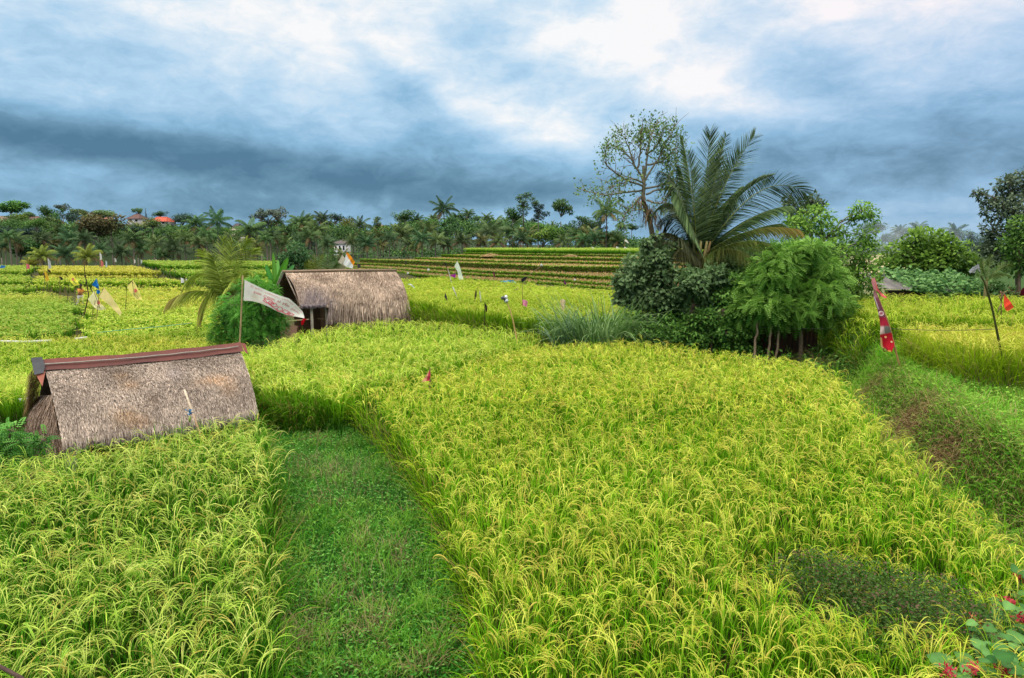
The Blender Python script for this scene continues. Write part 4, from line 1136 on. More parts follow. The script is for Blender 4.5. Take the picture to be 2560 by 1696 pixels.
rag('tiny white rag on a thin stick right beside the hut roof', 52, 1018, 680, 685, 5, S(220, 222, 222), 0, MG, below=16)
rag('tiny white rag on the lowest terrace near the purple rag', 55, 1435, 697, 702, 5, S(226, 224, 218), 0, MG)
# leaning stick with a white head
pm, base = pole_mb([(1355, 664), (1338, 676), (1320, 691), (1312, 704)], 48, .014, .02, S(150, 128, 100))
t = Thing('scarecrow_stick', base, 'long leaning stick with a small white wad at its tip, above the blue tarp', 'stick')
t.part('pole', pm, M['wood'])
mb = MB(); mb.tube([at(1350, 665, 48), at(1353, 662.5, 48), at(1357, 665, 48)], [.02, .1, .05], 7, S(216, 216, 214)); t.part('wad', mb, M['plastic'])
mb = cloth([(1251, 703), (1268, 701), (1282, 701), (1290, 706)], [(1252, 705), (1268, 706.5), (1280, 707), (1291, 709)], 57.5, S(24, 150, 190), .12, nu=12, nv=5)
tag(mb.build('tarp', M['plastic'], origin=at(1270, 706, 57.5)), 'bright blue tarp lying at the foot of the terraces', 'tarp')
# dry twig
mb = MB()
for pts in ([(1281, 749), (1288, 735), (1292, 722), (1296, 717)], [(1288, 736), (1284, 742), (1279, 746)], [(1290, 728), (1287, 724)], [(1291, 726), (1296, 724)]):
    w = [at(x, y, 38) for x, y in pts]
    mb.tube(w, np.linspace(.03, .015, len(w)), 5, S(140, 116, 90))
mb.tube([at(1283, 746, 38), to_ground(at(1283, 748, 38), at(1283, 746, 38))], .03, 5, S(120, 100, 76))
tag(mb.build('dry_twig', M['wood'], origin=at(1283, 760, 38)), 'dry forked twig stuck in the olive field left of the pink rag', 'twig')
# bamboo pole with tin cans in the middle field
pm, base = pole_mb([(1266, 754), (1275, 775), (1283, 803), (1290, 840), (1295, 872)], 19.2, .018, .024, S(204, 168, 110))
t = Thing('rattle_pole', base, 'leaning bamboo pole with a bunch of crushed tins at its top', 'bird scarer')
t.part('pole', pm, M['wood'])
for (x, y, r, h, c) in [(1258, 745, .05, .1, S(90, 92, 98)), (1265, 743, .045, .09, S(226, 228, 230)), (1266, 752, .055, .1, S(206, 210, 214)), (1262, 750, .04, .08, S(60, 62, 68))]:
    p = at(x, y, 19.15); d = unit(np.array([rng.normal(), rng.normal(), .7])) * h / 2
    mb = MB(); mb.tube([p - d, p - d * .4, p + d * .5, p + d], [r, r * .85, r, r * .9], 9, c); t.part('tin', mb, M['metal'])
# small pink pennant in the main field
flag('small red and pale pink pennant sticking out of the main rice field', 15.2, [(1075.5, 921), (1075, 955)], [(1075.5, 922), (1076.5, 940), (1076, 952)], [(1070, 932), (1062, 944), (1054, 955)], S(206, 90, 100), cat='pennant', name='pennant_flag', colf=lambda u, v: S(196, 66, 84) if v < .5 else S(226, 160, 130), amp=.02)
# patterned red cloth on a bamboo pole at the right bank
Yr = 14.2
pm, base = pole_mb([(2180, 696), (2188, 730), (2206, 770), (2222, 810), (2236, 866), (2245, 900)], Yr, .014, .02, S(180, 140, 96))
t = Thing('rag_flag', base, 'long patterned red and mauve cloth tied along a leaning bamboo pole', 'flag')
t.part('pole', pm, M['wood'])
def redcol(u, v):
    if u < .12: return S(170, 120, 130)
    if u < .42: return S(132, 74, 92) if not (.16 < v < .32 and u < .3) else S(196, 186, 190)
    if u < .56: return S(172, 40, 62)
    if u < .68: return S(120, 116, 112) if v > .38 else S(210, 180, 176)
    if u > .955 and v < .75: return S(232, 176, 84)
    if v < .12 and u > .74: return S(226, 190, 130)
    return S(196, 32, 48)
L_ = [(2184, 727), (2184, 745), (2193, 772), (2198, 794), (2201, 820), (2200, 842), (2202, 868), (2222, 880)]
R_ = [(2188, 729), (2197, 748), (2207, 772), (2215, 795), (2224, 818), (2230, 836), (2236, 862), (2230, 881)]
mb = cloth(L_, R_, Yr - .05, None, .06, nu=40, nv=12, colf=redcol, freq=16)
clo = t.part('cloth', mb, M['cloth'], smooth=True)
mb = MB()
for (cx, cy, rr, c) in [(2203, 784, 6, S(226, 196, 196)), (2203, 784, 3, S(214, 140, 150)), (2213, 875, 5, S(110, 60, 40)), (2214, 843, 2, S(232, 170, 120)), (2229, 855, 1.5, S(236, 200, 150))]:
    a = np.linspace(0, 2 * PI, 14)
    pts = np.array([at(cx + rr * math.cos(q), cy + rr * .9 * math.sin(q), Yr - .22) for q in a])
    tgv = unit(np.gradient(pts, axis=0)); sd = unit(np.cross(tgv, unit(pts - CAM)))
    mb.ribbon(pts[None], sd[None], np.full((1, 14), .016), np.asarray(c)[None, None, :])
t.part('printed_ring', mb, M['ink'], parent=clo)
t.part('cloth', cloth([(2178, 704), (2186, 692), (2190, 704), (2192, 718), (2203, 732), (2218, 745)], [(2184, 724), (2190, 727), (2196, 730), (2202, 740), (2208, 744), (2214, 746)], Yr - .06, None, .05, nu=18, nv=5, colf=lambda u, v: S(232, 110, 110) if u > .25 else S(200, 130, 134)), M['cloth'], smooth=True, label='pink-red rag knotted at the top of the pole')
# thin dark pole with frayed plastic top
pm, base = pole_mb([(2452, 690), (2461, 705), (2478, 760), (2493, 830), (2507, 910), (2518, 985), (2522, 1008)], 12.2, .014, .024, S(66, 70, 34))
t = Thing('rag_pole', base, 'thin dark green leaning pole with grey plastic scraps at its tip, by the yellow rice', 'pole')
t.part('pole', pm, M['wood'])
for tp, bt in (([(2422, 678), (2432, 668), (2446, 661)], [(2425, 684), (2434, 678), (2447, 670)]), ([(2438, 664), (2448, 662)], [(2443, 672), (2452, 684)]), ([(2430, 672), (2440, 676)], [(2426, 682), (2436, 683)])):
    t.part('scrap', cloth(tp, bt, 12.15, S(196, 196, 200), .03, nu=8, nv=5, colf=lambda u, v: S(210, 210, 212) if (int(u * 7) + int(v * 4)) % 2 else S(140, 140, 150)), M['plastic'])
# wire across
def wire(pa, pb, label, sag=.03, col=S(70, 66, 62), r=.006):
    a, b = pa, pb; u = np.linspace(0, 1, 16)
    W = a[None] + (b - a)[None] * u[:, None]; W[:, 2] -= sag * 4 * u * (1 - u)
    mb = MB(); mb.tube(W, r, 5, col)
    tag(mb.build('wire', M['metal'], origin=W[0]), label, 'wire')
wire(at(2228, 822, Yr), at(2491, 823, 12.2), 'thin wire strung between the patterned red cloth and the dark green pole')
wire(at(1882, 817, 19.2), at(2080, 821, 19.0), 'thin pale wire strung across the dark shed under the feathery tree', col=S(150, 146, 140), r=.008)
# orange-red rag with dry stalks
t, o = flag('orange-red triangular rag beside dry stalks in the olive rice, behind the dark green pole', 17.2, [(2504, 732), (2503, 755), (2503, 785)], [(2511, 736), (2524, 752), (2535, 768)], [(2509, 756), (2512, 772), (2518, 780)], S(240, 80, 56), name='rag_flag', pc=S(110, 84, 60), amp=.03)
mb = MB()
for pts in ([(2503, 752), (2498, 742), (2495, 736)], [(2503, 752), (2504, 738), (2500, 728)], [(2504, 748), (2508, 732), (2520, 726)], [(2503, 760), (2496, 775), (2494, 784)], [(2509, 735), (2514, 742), (2517, 746)], [(2507, 733), (2502, 729)]):
    mb.tube([at(x, y, 17.2) for x, y in pts], [.018, .012, .006][:len(pts)], 5, S(140, 112, 88))
t.part('stalk', mb, M['wood'])
# bamboo leaning on the near hut with a blue rag
p0, p1 = at(461, 975, 11.05), at(492, 1062, 10.75)
t = Thing('bamboo_stick', (p1[0], p1[1], H(p1[0], p1[1])), 'split bamboo stick leaning on the near hut thatch with a blue rag tied on', 'stick')
mb = MB(); g = to_ground(p1, p0); W = polyline([p0, p1, g], np.linspace(0, 1, 10)); mb.tube(W, np.linspace(.016, .022, 10), 7, lerp(S(226, 206, 180), S(150, 106, 60), np.clip(np.linspace(-.2, 1.6, 10), 0, 1))); t.part('stick', mb, M['wood'])
mb = MB()
for k in range(9):
    c = at(475 + rng.normal(0, 4), 1032 + rng.normal(0, 6), 10.62 + rng.normal(0, .03))
    a = rng.normal(0, 1, (6, 3)); a = unit(a) * rng.uniform(.02, .06, (6, 1)) * np.array([1, .5, 1])
    mb.add(np.vstack([c, c + a]), None, [(0, 1, 2), (0, 2, 3), (0, 3, 4), (0, 4, 5), (0, 5, 6), (0, 6, 1)], lerp(S(40, 90, 150), S(110, 170, 210), rng.random()))
t.part('rag', mb, M['plastic'])
mb = MB(); mb.tube([at(475, 1042, 10.62), at(474, 1056, 10.62)], [.02, .016], 7, S(166, 190, 90)); t.part('tie', mb, M['plastic'])
# white plastic pipes on the rice
for pts, Y, r, lab in (([(2, 853.5), (60, 855), (130, 852)], 25.3, .045, 'long white plastic pipe lying on the rice left of the near hut'), ([(188, 847.5), (203, 845.5), (217, 844)], 25.9, .04, 'short white plastic pipe lying past the end of the long pipe'), ([(44, 1001), (66, 1000), (88, 998)], 13.2, .04, 'white pipe end showing behind the gable of the near hut')):
    W = polyline([at(x, y, Y) for x, y in pts], np.linspace(0, 1, 12)); mb = MB(); mb.tube(W, r, 9, S(232, 232, 230))
    tag(mb.build('pipe', M['plastic'], smooth=False, origin=W[0]), lab, 'pipe', 'white plastic pipes')
W = polyline([at(243, 832, 26.5), at(320, 824, 26.8), at(400, 817, 27), at(480, 808, 27.2)], np.linspace(0, 1, 20)); mb = MB(); mb.tube(W, .014, 5, S(110, 190, 150))
tag(mb.build('string', M['plastic'], origin=W[0]), 'pale green string stretched over the rice behind the near hut', 'string')

# person walking in the ditch
def skin_obj(name, nodes, edges, mat, parent, loc, col):
    bm = bmesh.new(); sl = bm.verts.layers.skin.verify(); vs = []
    for (p, r) in nodes:
        v = bm.verts.new(Vector(p)); vs.append(v); rr = r if isinstance(r, tuple) else (r, r)
        v[sl].radius = rr
    vs[0][sl].use_root = True
    for a, b in edges: bm.edges.new((vs[a], vs[b]))
    me = bpy.data.meshes.new(name); bm.to_mesh(me); bm.free()
    o = bpy.data.objects.new(name, me); COL.objects.link(o); o.parent = parent
    a = o.modifiers.new('skin', 'SKIN'); a.use_smooth_shade = True
    s = o.modifiers.new('sub', 'SUBSURF'); s.levels = 1; s.render_levels = 1
    me.materials.append(mat)
    return o
def flat_mat(name, c, r=.75):
    m, nt, N, L = new_mat(name); o = N.new('ShaderNodeOutputMaterial'); b = N.new('ShaderNodeBsdfPrincipled')
    n = N.new('ShaderNodeTexNoise'); n.inputs['Scale'].default_value = 20; cr = N.new('ShaderNodeMix'); cr.data_type = 'RGBA'
    cr.inputs[6].default_value = (*(np.array(c) * .8), 1); cr.inputs[7].default_value = (*np.clip(np.array(c) * 1.15, 0, 1), 1)
    L.new(n.outputs[0], cr.inputs[0]); L.new(cr.outputs[2], b.inputs['Base Color']); b.inputs['Roughness'].default_value = r; L.new(b.outputs[0], o.inputs[0]); return m
hp = at(198.5, 716, 47)
per = Thing('person', (hp[0], hp[1], hp[2] - 1.5), 'person in an orange shirt and dark hat walking in the ditch below the yellow flag', 'person')
e = per.o
nodes = [((0, 0, .86), .12), ((0.02, 0, 1.05), .13), ((.05, 0, 1.25), .14), ((.06, 0, 1.36), .055), ((.08, 0, 1.44), .08), ((.09, 0, 1.53), .085),
         ((.05, .19, 1.28), .05), ((.2, .24, 1.08), .04), ((.42, .2, 1.12), .03), ((.5, .19, 1.13), .035),
         ((.05, -.19, 1.28), .05), ((.12, -.25, 1.03), .04), ((.36, -.22, 1.06), .03), ((.44, -.21, 1.08), .035),
         ((.06, .1, .8), .085), ((.16, .1, .46), .06), ((.04, .1, .08), .04), ((.16, .1, .04), .035),
         ((-.04, -.1, .8), .085), ((-.08, -.1, .45), .06), ((-.26, -.1, .12), .04), ((-.16, -.1, .05), .035)]
edges = [(0, 1), (1, 2), (2, 3), (3, 4), (4, 5), (2, 6), (6, 7), (7, 8), (8, 9), (2, 10), (10, 11), (11, 12), (12, 13), (0, 14), (14, 15), (15, 16), (16, 17), (0, 18), (18, 19), (19, 20), (20, 21)]
skin_obj('body', nodes, edges, flat_mat('brown_skin', S(120, 78, 54)), e, None, None)
skin_obj('shirt', [((0, 0, .84), (.15, .16)), ((.02, 0, 1.05), .155), ((.05, 0, 1.27), (.16, .17)), ((.05, .19, 1.28), .075), ((.18, .235, 1.1), .06), ((.05, -.19, 1.28), .075), ((.11, -.245, 1.06), .06)], [(0, 1), (1, 2), (2, 3), (3, 4), (2, 5), (5, 6)], flat_mat('orange_cotton', S(240, 158, 70)), e, None, None)
skin_obj('trousers', [((0, 0, .88), (.14, .15)), ((.06, .1, .78), .105), ((.16, .1, .46), .08), ((.06, .1, .14), .07), ((-.04, -.1, .78), .105), ((-.08, -.1, .45), .08), ((-.24, -.1, .17), .07)], [(0, 1), (1, 2), (2, 3), (0, 4), (4, 5), (5, 6)], flat_mat('pale_cotton', S(216, 214, 206)), e, None, None)
mb = MB()
a = np.linspace(0, 2 * PI, 17)
mb.grid(np.array([[(.09 + r * math.cos(q), r * math.sin(q), z) for q in a] for r, z in ((.24, 1.53), (.11, 1.56), (.1, 1.63), (.05, 1.66), (.001, 1.665))]), S(60, 52, 48))
o = mb.build('hat', M['cloth'], e)
# ------------------------------------------------------------------ plants
def px_clump(px, py, rpx, Y, sq=.85, dep=1.0):
    c = at(px, py, Y); r = rpx * pxm(Y)
    return c, np.array([r, r * dep, r * sq])
def crown_leaves(mb, clumps, n, L, W, c0, c1, droop=.3, shell=.45, r=None, up=.7):
    tot = sum(float(np.prod(r_) ** (2 / 3)) for _, r_ in clumps)
    for c, rad in clumps:
        k = max(8, int(n * float(np.prod(rad) ** (2 / 3)) / tot))
        d = unit(rng.normal(0, 1, (k, 3)))
        # uneven outline: several sub-lumps
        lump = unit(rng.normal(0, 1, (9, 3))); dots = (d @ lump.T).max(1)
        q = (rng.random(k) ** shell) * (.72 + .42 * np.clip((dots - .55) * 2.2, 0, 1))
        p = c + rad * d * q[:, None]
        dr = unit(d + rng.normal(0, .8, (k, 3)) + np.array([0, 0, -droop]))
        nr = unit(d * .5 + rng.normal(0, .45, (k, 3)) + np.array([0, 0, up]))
        lum = np.clip(.42 + .3 * d[:, 2] + .25 * (q - .6) + rng.normal(0, .22, k), 0, 1)  # shading put into leaf colour: lighter on top and outside, darker within
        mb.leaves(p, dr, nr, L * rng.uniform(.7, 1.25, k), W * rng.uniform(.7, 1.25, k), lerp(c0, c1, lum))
def limbs(mb, trunk, clumps, r0, r1, col, twigs=7, tr=None):
    trunk = np.asarray(trunk, float)
    u = np.linspace(0, 1, 12); T = polyline(trunk, u)
    mb.tube(T, np.linspace(r0, r1, 12), 8, col)
    for c, rad in clumps:
        d = np.linalg.norm(T - c, axis=1) + 2.0 * np.maximum(0, T[:, 2] - c[2] + .1)
        i = int(np.argmin(d)); s = T[i]
        m_ = (s + c) / 2 + np.array([0, 0, .15 * np.linalg.norm(c - s)])
        w = polyline([s, m_, c], np.linspace(0, 1, 6))
        mb.tube(w, np.linspace(max(.015, r1 * .75), .012, 6), 5, col)
        for _ in range(twigs):
            e = c + unit(rng.normal(0, 1, 3)) * rad * rng.uniform(.6, 1.0)
            mm = (c + e) / 2 + rng.normal(0, .08, 3) * rad
            mb.tube([c, mm, e], [.014, .010, .004], 4, col, cap=False)
def tree(name, label, Y, trunk_px, clumps_px, n, L, W, c0, c1, bark=S(110, 94, 78), r0=.08, r1=.03, group=None, cat='tree', dY=None, mat='leaf', droop=.3, twigs=7, shell=.45, extra=None, up=.7, sq=.85):
    tr = [at(x, y, Y) for x, y in trunk_px]
    tr = [to_ground(tr[0], tr[1])] + tr
    t = Thing(name, tr[0], label, cat, group)
    cl = []
    for i, c in enumerate(clumps_px):
        px, py, rp = c[:3]; d = c[3] if len(c) > 3 else rng.uniform(-.6, .6) * rp * pxm(Y)
        cl.append(px_clump(px, py, rp, Y + d, sq))
    mb = MB(); limbs(mb, tr, cl, r0, r1, bark, twigs)
    t.part('trunk', mb, M['bark'], smooth=True)
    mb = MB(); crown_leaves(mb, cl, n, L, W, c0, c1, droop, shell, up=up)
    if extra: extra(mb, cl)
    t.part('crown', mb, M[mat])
    return t, cl
def pinnate(mb, p, d, n, L, m, ll, lw, c):
    """compound leaves: m pairs of leaflets on each"""
    N = len(p); d = unit(d); sd = unit(np.cross(d, n)); nn = np.cross(sd, d)
    L = np.broadcast_to(L, (N,))
    for i in range(m):
        s = (i + .6) / m
        b = p + d * (L * s)[:, None] + np.array([0, 0, -1.0]) * (L * .35 * s * s)[:, None]
        for sg in (-1, 1):
            dr = unit(sd * sg + d * .55 + np.array([0, 0, -.25]))
            sc = math.sin(PI * (.15 + .8 * s)) ** .6
            mb.leaves(b, dr, nn, ll * sc, lw, np.asarray(c) * rng.uniform(.85, 1.12, (N, 1)), fold=0)

# palm fronds
def frond(mb, rm, pts, n, Lmax, c0, c1, side_hint=None, droop=.5, w=.035, tip=None, rr=.022, bare=.12):
    u = np.linspace(0, 1, 26)
    pts = np.asarray(pts, float)
    R = ((1 - u) ** 2)[:, None] * pts[0] + (2 * u * (1 - u))[:, None] * pts[1] + (u ** 2)[:, None] * pts[2]
    rm.tube(R, np.linspace(rr, .004, 26), 5, lerp(S(128, 134, 70), S(150, 158, 84), u))
    s = np.linspace(bare, .995, n)
    p = np.stack([np.interp(s, u, R[:, i]) for i in range(3)], -1)
    tg = unit(np.stack([np.interp(s, u, np.gradient(R[:, i])) for i in range(3)], -1))
    sh = np.array([0, 0, 1.0]) if side_hint is None else np.asarray(side_hint, float)
    sd0 = unit(np.cross(tg, sh)) if side_hint is None else unit(sh[None] - tg * (tg @ sh)[:, None])
    for sg in (-1, 1):
        ang = np.radians(np.interp(s, [0, .4, 1], [76, 58, 24])) + rng.normal(0, .05, n)
        d = unit(tg * np.cos(ang)[:, None] + sd0 * (sg * np.sin(ang))[:, None])
        ll = Lmax * np.sin(PI * np.clip(.16 + .78 * s, 0, 1)) ** .55 * rng.uniform(.9, 1.06, n)
        k = np.linspace(0, 1, 5)
        P = p[:, None, :] + d[:, None, :] * (ll[:, None] * k)[..., None] + np.array([0, 0, -1.0]) * (droop * ll[:, None] * k ** 2)[..., None]
        nr = unit(np.cross(d, np.cross(tg, d)))
        W = w * np.array([.55, 1, .9, .55, .08])[None, :]
        cc = lerp(c0, c1, np.clip(.45 + .35 * rng.normal(0, 1, n), 0, 1))
        if tip is not None: cc = lerp(cc, tip, np.clip((s - .45) * 2, 0, 1) * rng.uniform(.5, 1, n))
        sdv = unit(np.cross(d, nr) + nr * rng.uniform(-.4, .4, (n, 1)))
        mb.ribbon(P, sdv, W, cc[:, None, :])

PG0, PG1 = S(56, 84, 46), S(142, 168, 108)
# the large coconut palm
Yp = 21.0
base = at(1741, 668, Yp)
pt = Thing('coconut_palm', (base[0], base[1], H(base[0], base[1])), 'large coconut palm with tall upright fronds, rising from the dark bushes', 'palm')
mb = MB()
zb = float(H(base[0], base[1]))
u = np.linspace(0, 1, 34)
W = np.column_stack([base[0] + .05 * np.sin(u * 3), np.full(34, base[1]), zb - .1 + (base[2] + .25 - zb) * u])
mb.tube(W, .155 + .02 * (np.arange(34) % 2) - .02 * u, 12, lerp(S(70, 60, 52), S(134, 118, 102), (np.arange(34) % 2) * .8))
pt.part('trunk', mb, M['bark'])
mb = MB()
for k in range(12):
    a = k * 2 * PI / 12; b = base + np.array([.1 * math.cos(a), .1 * math.sin(a), -.1])
    mb.tube([b, b + np.array([.22 * math.cos(a), .22 * math.sin(a), .45]), b + np.array([.3 * math.cos(a), .3 * math.sin(a), .9])], [.07, .05, .03], 6, lerp(S(120, 88, 60), S(150, 150, 96), rng.random()))
for k in range(10):
    b = base + rng.normal(0, .08, 3); a = rng.random() * 2 * PI
    mb.tube([b, b + np.array([.3 * math.cos(a), .3 * math.sin(a), .1]), b + np.array([.5 * math.cos(a), .5 * math.sin(a), -.4])], [.03, .02, .01], 5, S(126, 92, 66))
pt.part('frond_base', mb, M['bark'], label='brown fibrous stubs at the centre of the crown')
Xh = np.array([1.0, .15, 0])
FR = [  # tip, ctrl, dY tip, leaflet px, hint, droop, colours, tip colour
    ((1775, 330), (1766, 461), -1.0, 58, Xh, .10, PG0, PG1, None),
    ((1816, 338), (1786, 455), 1.6, 44, Xh, .15, PG0, S(120, 140, 70), None),
    ((1886, 340), (1800, 455), .3, 62, Xh, .12, S(66, 94, 64), S(140, 164, 122), None),
    ((2016, 486), (1899, 396), -.4, 66, np.array([.55, .1, .8]), .25, S(46, 70, 44), S(124, 150, 104), None),
    ((1994, 574), (1860, 548), -.9, 48, None, .7, S(70, 98, 44), S(134, 150, 80), S(164, 138, 74)),
    ((1705, 341), (1733, 470), 2.0, 30, Xh, .2, PG0, PG1, None),
    ((1650, 430), (1712, 452), 1.0, 44, np.array([.3, .2, -.9]), .95, S(44, 62, 38), S(96, 112, 74), None),
    ((1659, 512), (1700, 490), -.6, 52, None, .8, S(48, 66, 40), S(104, 118, 78), None),
    ((1640, 590), (1690, 560), -.5, 44, None, .9, S(70, 78, 52), S(124, 128, 90), None),
    ((1975, 516), (1880, 520), 2.6, 48, None, .6, PG0, PG1, None),
    ((1930, 612), (1850, 580), -1.6, 44, None, .7, S(84, 108, 48), S(136, 146, 76), None),
    ((1722, 384), (1738, 500), -1.2, 46, Xh, .15, PG0, PG1, None),
    ((1786, 400), (1770, 520), 2.8, 46, Xh, .2, PG0, PG1, None),
    ((1872, 640), (1820, 600), -1.4, 40, None, .9, S(90, 104, 52), S(140, 142, 80), None),
    ((1688, 640), (1708, 600), -.8, 38, None, 1.0, S(84, 88, 58), S(140, 140, 98), None),
    ((1684, 480), (1722, 520), -1.6, 36, np.array([.4, .3, -.8]), .9, PG0, PG1, None),
    ((1660, 560), (1694, 500), .6, 46, np.array([.2, .2, -.9]), 1.0, S(40, 58, 34), S(92, 110, 70), None),
    ((1700, 420), (1726, 500), 1.6, 40, Xh, .4, S(44, 64, 36), S(100, 122, 74), None),
    ((1930, 440), (1830, 470), 2.2, 50, np.array([.5, .1, .8]), .35, S(44, 66, 38), S(104, 130, 80), None),
    ((1800, 380), (1776, 500), -.6, 46, Xh, .2, S(48, 72, 38), S(112, 140, 80), None),
    ((1850, 380), (1795, 490), 1.8, 50, Xh, .2, S(46, 70, 40), S(108, 136, 84), None),
    ((1950, 560), (1850, 570), .8, 44, None, .8, S(54, 76, 36), S(118, 136, 74), None),
    ((1650, 600), (1690, 610), .6, 40, None, 1.0, S(66, 72, 44), S(124, 122, 84), None),
    ((1850, 470), (1800, 520), 3.0, 46, np.array([.7, 0, .5]), .3, PG0, PG1, None),
]
for (tp, ct, dY, lp, hint, dr, c0, c1, tc) in FR:
    b = base + np.array([rng.normal(0, .05), rng.normal(0, .05), .15])
    mb = MB(); rm = MB()
    frond(mb, rm, [b, at(*ct, Yp + dY * .45), at(*tp, Yp + dY)], 105, lp * 1.15 * pxm(Yp), c0, c1, hint, dr, w=.041, tip=tc)
    f = pt.part('frond', mb, M['leaf'], label='frond with orange-brown withered tip' if tc is not None else None)
    pt.part('midrib', rm, M['leaf'], parent=f)

# sparse tall tree beside it
Ys = 25.0
def cp(x, y): return (1420 + x / 2.45, 280 + y / 2.45)
tk = [cp(*p) for p in ((560, 1150), (525, 800), (500, 660), (458, 540), (466, 440), (462, 330))]
tw = [at(x, y, Ys) for x, y in tk]
st = Thing('slender_tree', to_ground(tw[0], tw[1]), 'tall slender tree with thin bare limbs and sparse leaves, left of the large palm', 'tree')
mb = MB()
allt = np.array([to_ground(tw[0], tw[1])] + tw)
mb.tube(polyline(allt, np.linspace(0, 1, 24)), np.linspace(.13, .05, 24), 8, S(118, 110, 92))
BR = [((462, 430), (410, 330), (370, 200), (350, 130)), ((465, 400), (480, 250), (500, 120), (520, 75)), ((470, 420), (540, 300), (600, 160), (632, 85)),
      ((462, 480), (350, 490), (240, 510), (120, 480)), ((465, 450), (330, 400), (240, 330), (238, 270)), ((470, 470), (580, 450), (650, 340), (680, 270)),
      ((470, 500), (600, 470), (670, 420)), ((455, 520), (380, 600), (350, 660)), ((440, 380), (380, 300), (290, 200)), ((478, 260), (560, 200), (590, 110)),
      ((466, 440), (400, 420), (320, 450), (260, 470)), ((480, 330), (560, 330), (640, 240)), ((430, 350), (440, 220), (440, 120)), ((480, 540), (560, 560), (620, 500))]
tips = []
for k, br in enumerate(BR):
    dy = rng.uniform(-1.6, 1.6)
    w = np.array([at(*cp(*p), Ys + dy * i / (len(br) - 1)) for i, p in enumerate(br)])
    W = polyline(w, np.linspace(0, 1, 12)) + np.cumsum(rng.normal(0, .02, (12, 3)), 0)
    mb.tube(W, np.linspace(.042, .010, 12), 5, S(130, 124, 104), cap=False)
    for i in range(3, 12):
        for _ in range(3):
            d = unit(W[min(i + 1, 11)] - W[i - 1]) + rng.normal(0, .8, 3) + np.array([0, 0, .15])
            l = rng.uniform(.25, .8); e = W[i] + unit(d) * l
            mb.tube([W[i], (W[i] + e) / 2 + rng.normal(0, .05, 3), e], [.012, .008, .004], 4, S(136, 120, 102), cap=False)
            tips.append(e); tips.append((W[i] + e * 2) / 3)
st.part('trunk', mb, M['bark'])
tips = np.array(tips)
mb = MB()
k = rng.integers(0, len(tips), 3600)
keep = vnoise(tips[k][:, 0], tips[k][:, 2], .5, 2) > -.35
p = tips[k[keep]]; n = len(p); p = p + rng.normal(0, .13, (n, 3))
mb.leaves(p, rng.normal(0, 1, (n, 3)) + np.array([0, 0, -.7]), rng.normal(0, 1, (n, 3)) + np.array([0, 0, .6]), rng.uniform(.08, .16, n), rng.uniform(.04, .08, n), lerp(S(58, 92, 40), S(146, 176, 100), rng.random(n)))
r_ = rng.random(n) < .05
st.part('crown', mb, M['leaf'])
mb = MB()
for (x0, y0, ln) in ((460, 560, 110), (490, 600, 150), (440, 560, 90), (540, 640, 110), (570, 690, 80), (510, 600, 130)):
    b = np.repeat(at(*cp(x0, y0), Ys - .2)[None], 26, 0) + rng.normal(0, .12, (26, 3))
    a = rng.random(26) * 2 * PI
    P = bend(b, a, np.radians(rng.uniform(-60, 10, 26)), np.radians(np.full(26, -88.)), ln / 2.45 * pxm(Ys) * rng.uniform(.5, 1, 26), 4)
    mb.ribbon(P, unit(np.stack([-np.sin(a), np.cos(a), 0 * a], 1)), np.array([.02, .03, .02, .006])[None, :], lerp(S(92, 76, 56), S(146, 124, 92), rng.random(26))[:, None, :])
st.part('dead_foliage', mb, M['thatch'], label='hanging brown withered fronds caught on the trunk')

# dark bushes and shrubs around the palm
DK0, DK1 = S(36, 62, 34), S(134, 162, 108)
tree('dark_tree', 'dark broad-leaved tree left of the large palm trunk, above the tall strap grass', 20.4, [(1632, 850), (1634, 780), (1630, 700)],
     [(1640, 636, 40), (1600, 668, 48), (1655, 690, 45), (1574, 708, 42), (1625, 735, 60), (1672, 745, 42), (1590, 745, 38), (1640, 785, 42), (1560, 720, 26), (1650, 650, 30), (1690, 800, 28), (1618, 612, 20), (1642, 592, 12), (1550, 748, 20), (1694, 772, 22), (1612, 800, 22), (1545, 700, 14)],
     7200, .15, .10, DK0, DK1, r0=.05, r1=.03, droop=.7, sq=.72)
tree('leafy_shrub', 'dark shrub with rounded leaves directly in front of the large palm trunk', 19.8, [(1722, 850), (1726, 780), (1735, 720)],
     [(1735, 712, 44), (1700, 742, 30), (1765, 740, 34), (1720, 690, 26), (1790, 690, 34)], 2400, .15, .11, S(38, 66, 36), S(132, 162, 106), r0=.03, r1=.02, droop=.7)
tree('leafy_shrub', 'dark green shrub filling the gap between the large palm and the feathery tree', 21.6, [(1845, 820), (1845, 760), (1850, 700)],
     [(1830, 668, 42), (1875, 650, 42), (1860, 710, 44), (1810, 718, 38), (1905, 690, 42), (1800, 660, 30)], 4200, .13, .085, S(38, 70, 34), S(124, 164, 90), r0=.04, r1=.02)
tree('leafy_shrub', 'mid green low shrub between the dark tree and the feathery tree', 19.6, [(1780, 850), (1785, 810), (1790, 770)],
     [(1802, 745, 34), (1840, 785, 32), (1768, 792, 34), (1728, 808, 30), (1690, 830, 26), (1836, 705, 30), (1808, 825, 32), (1856, 826, 28), (1752, 842, 28), (1660, 848, 20)], 4200, .12, .07, S(42, 88, 28), S(136, 182, 86), r0=.03, r1=.02, droop=.5, sq=.75)
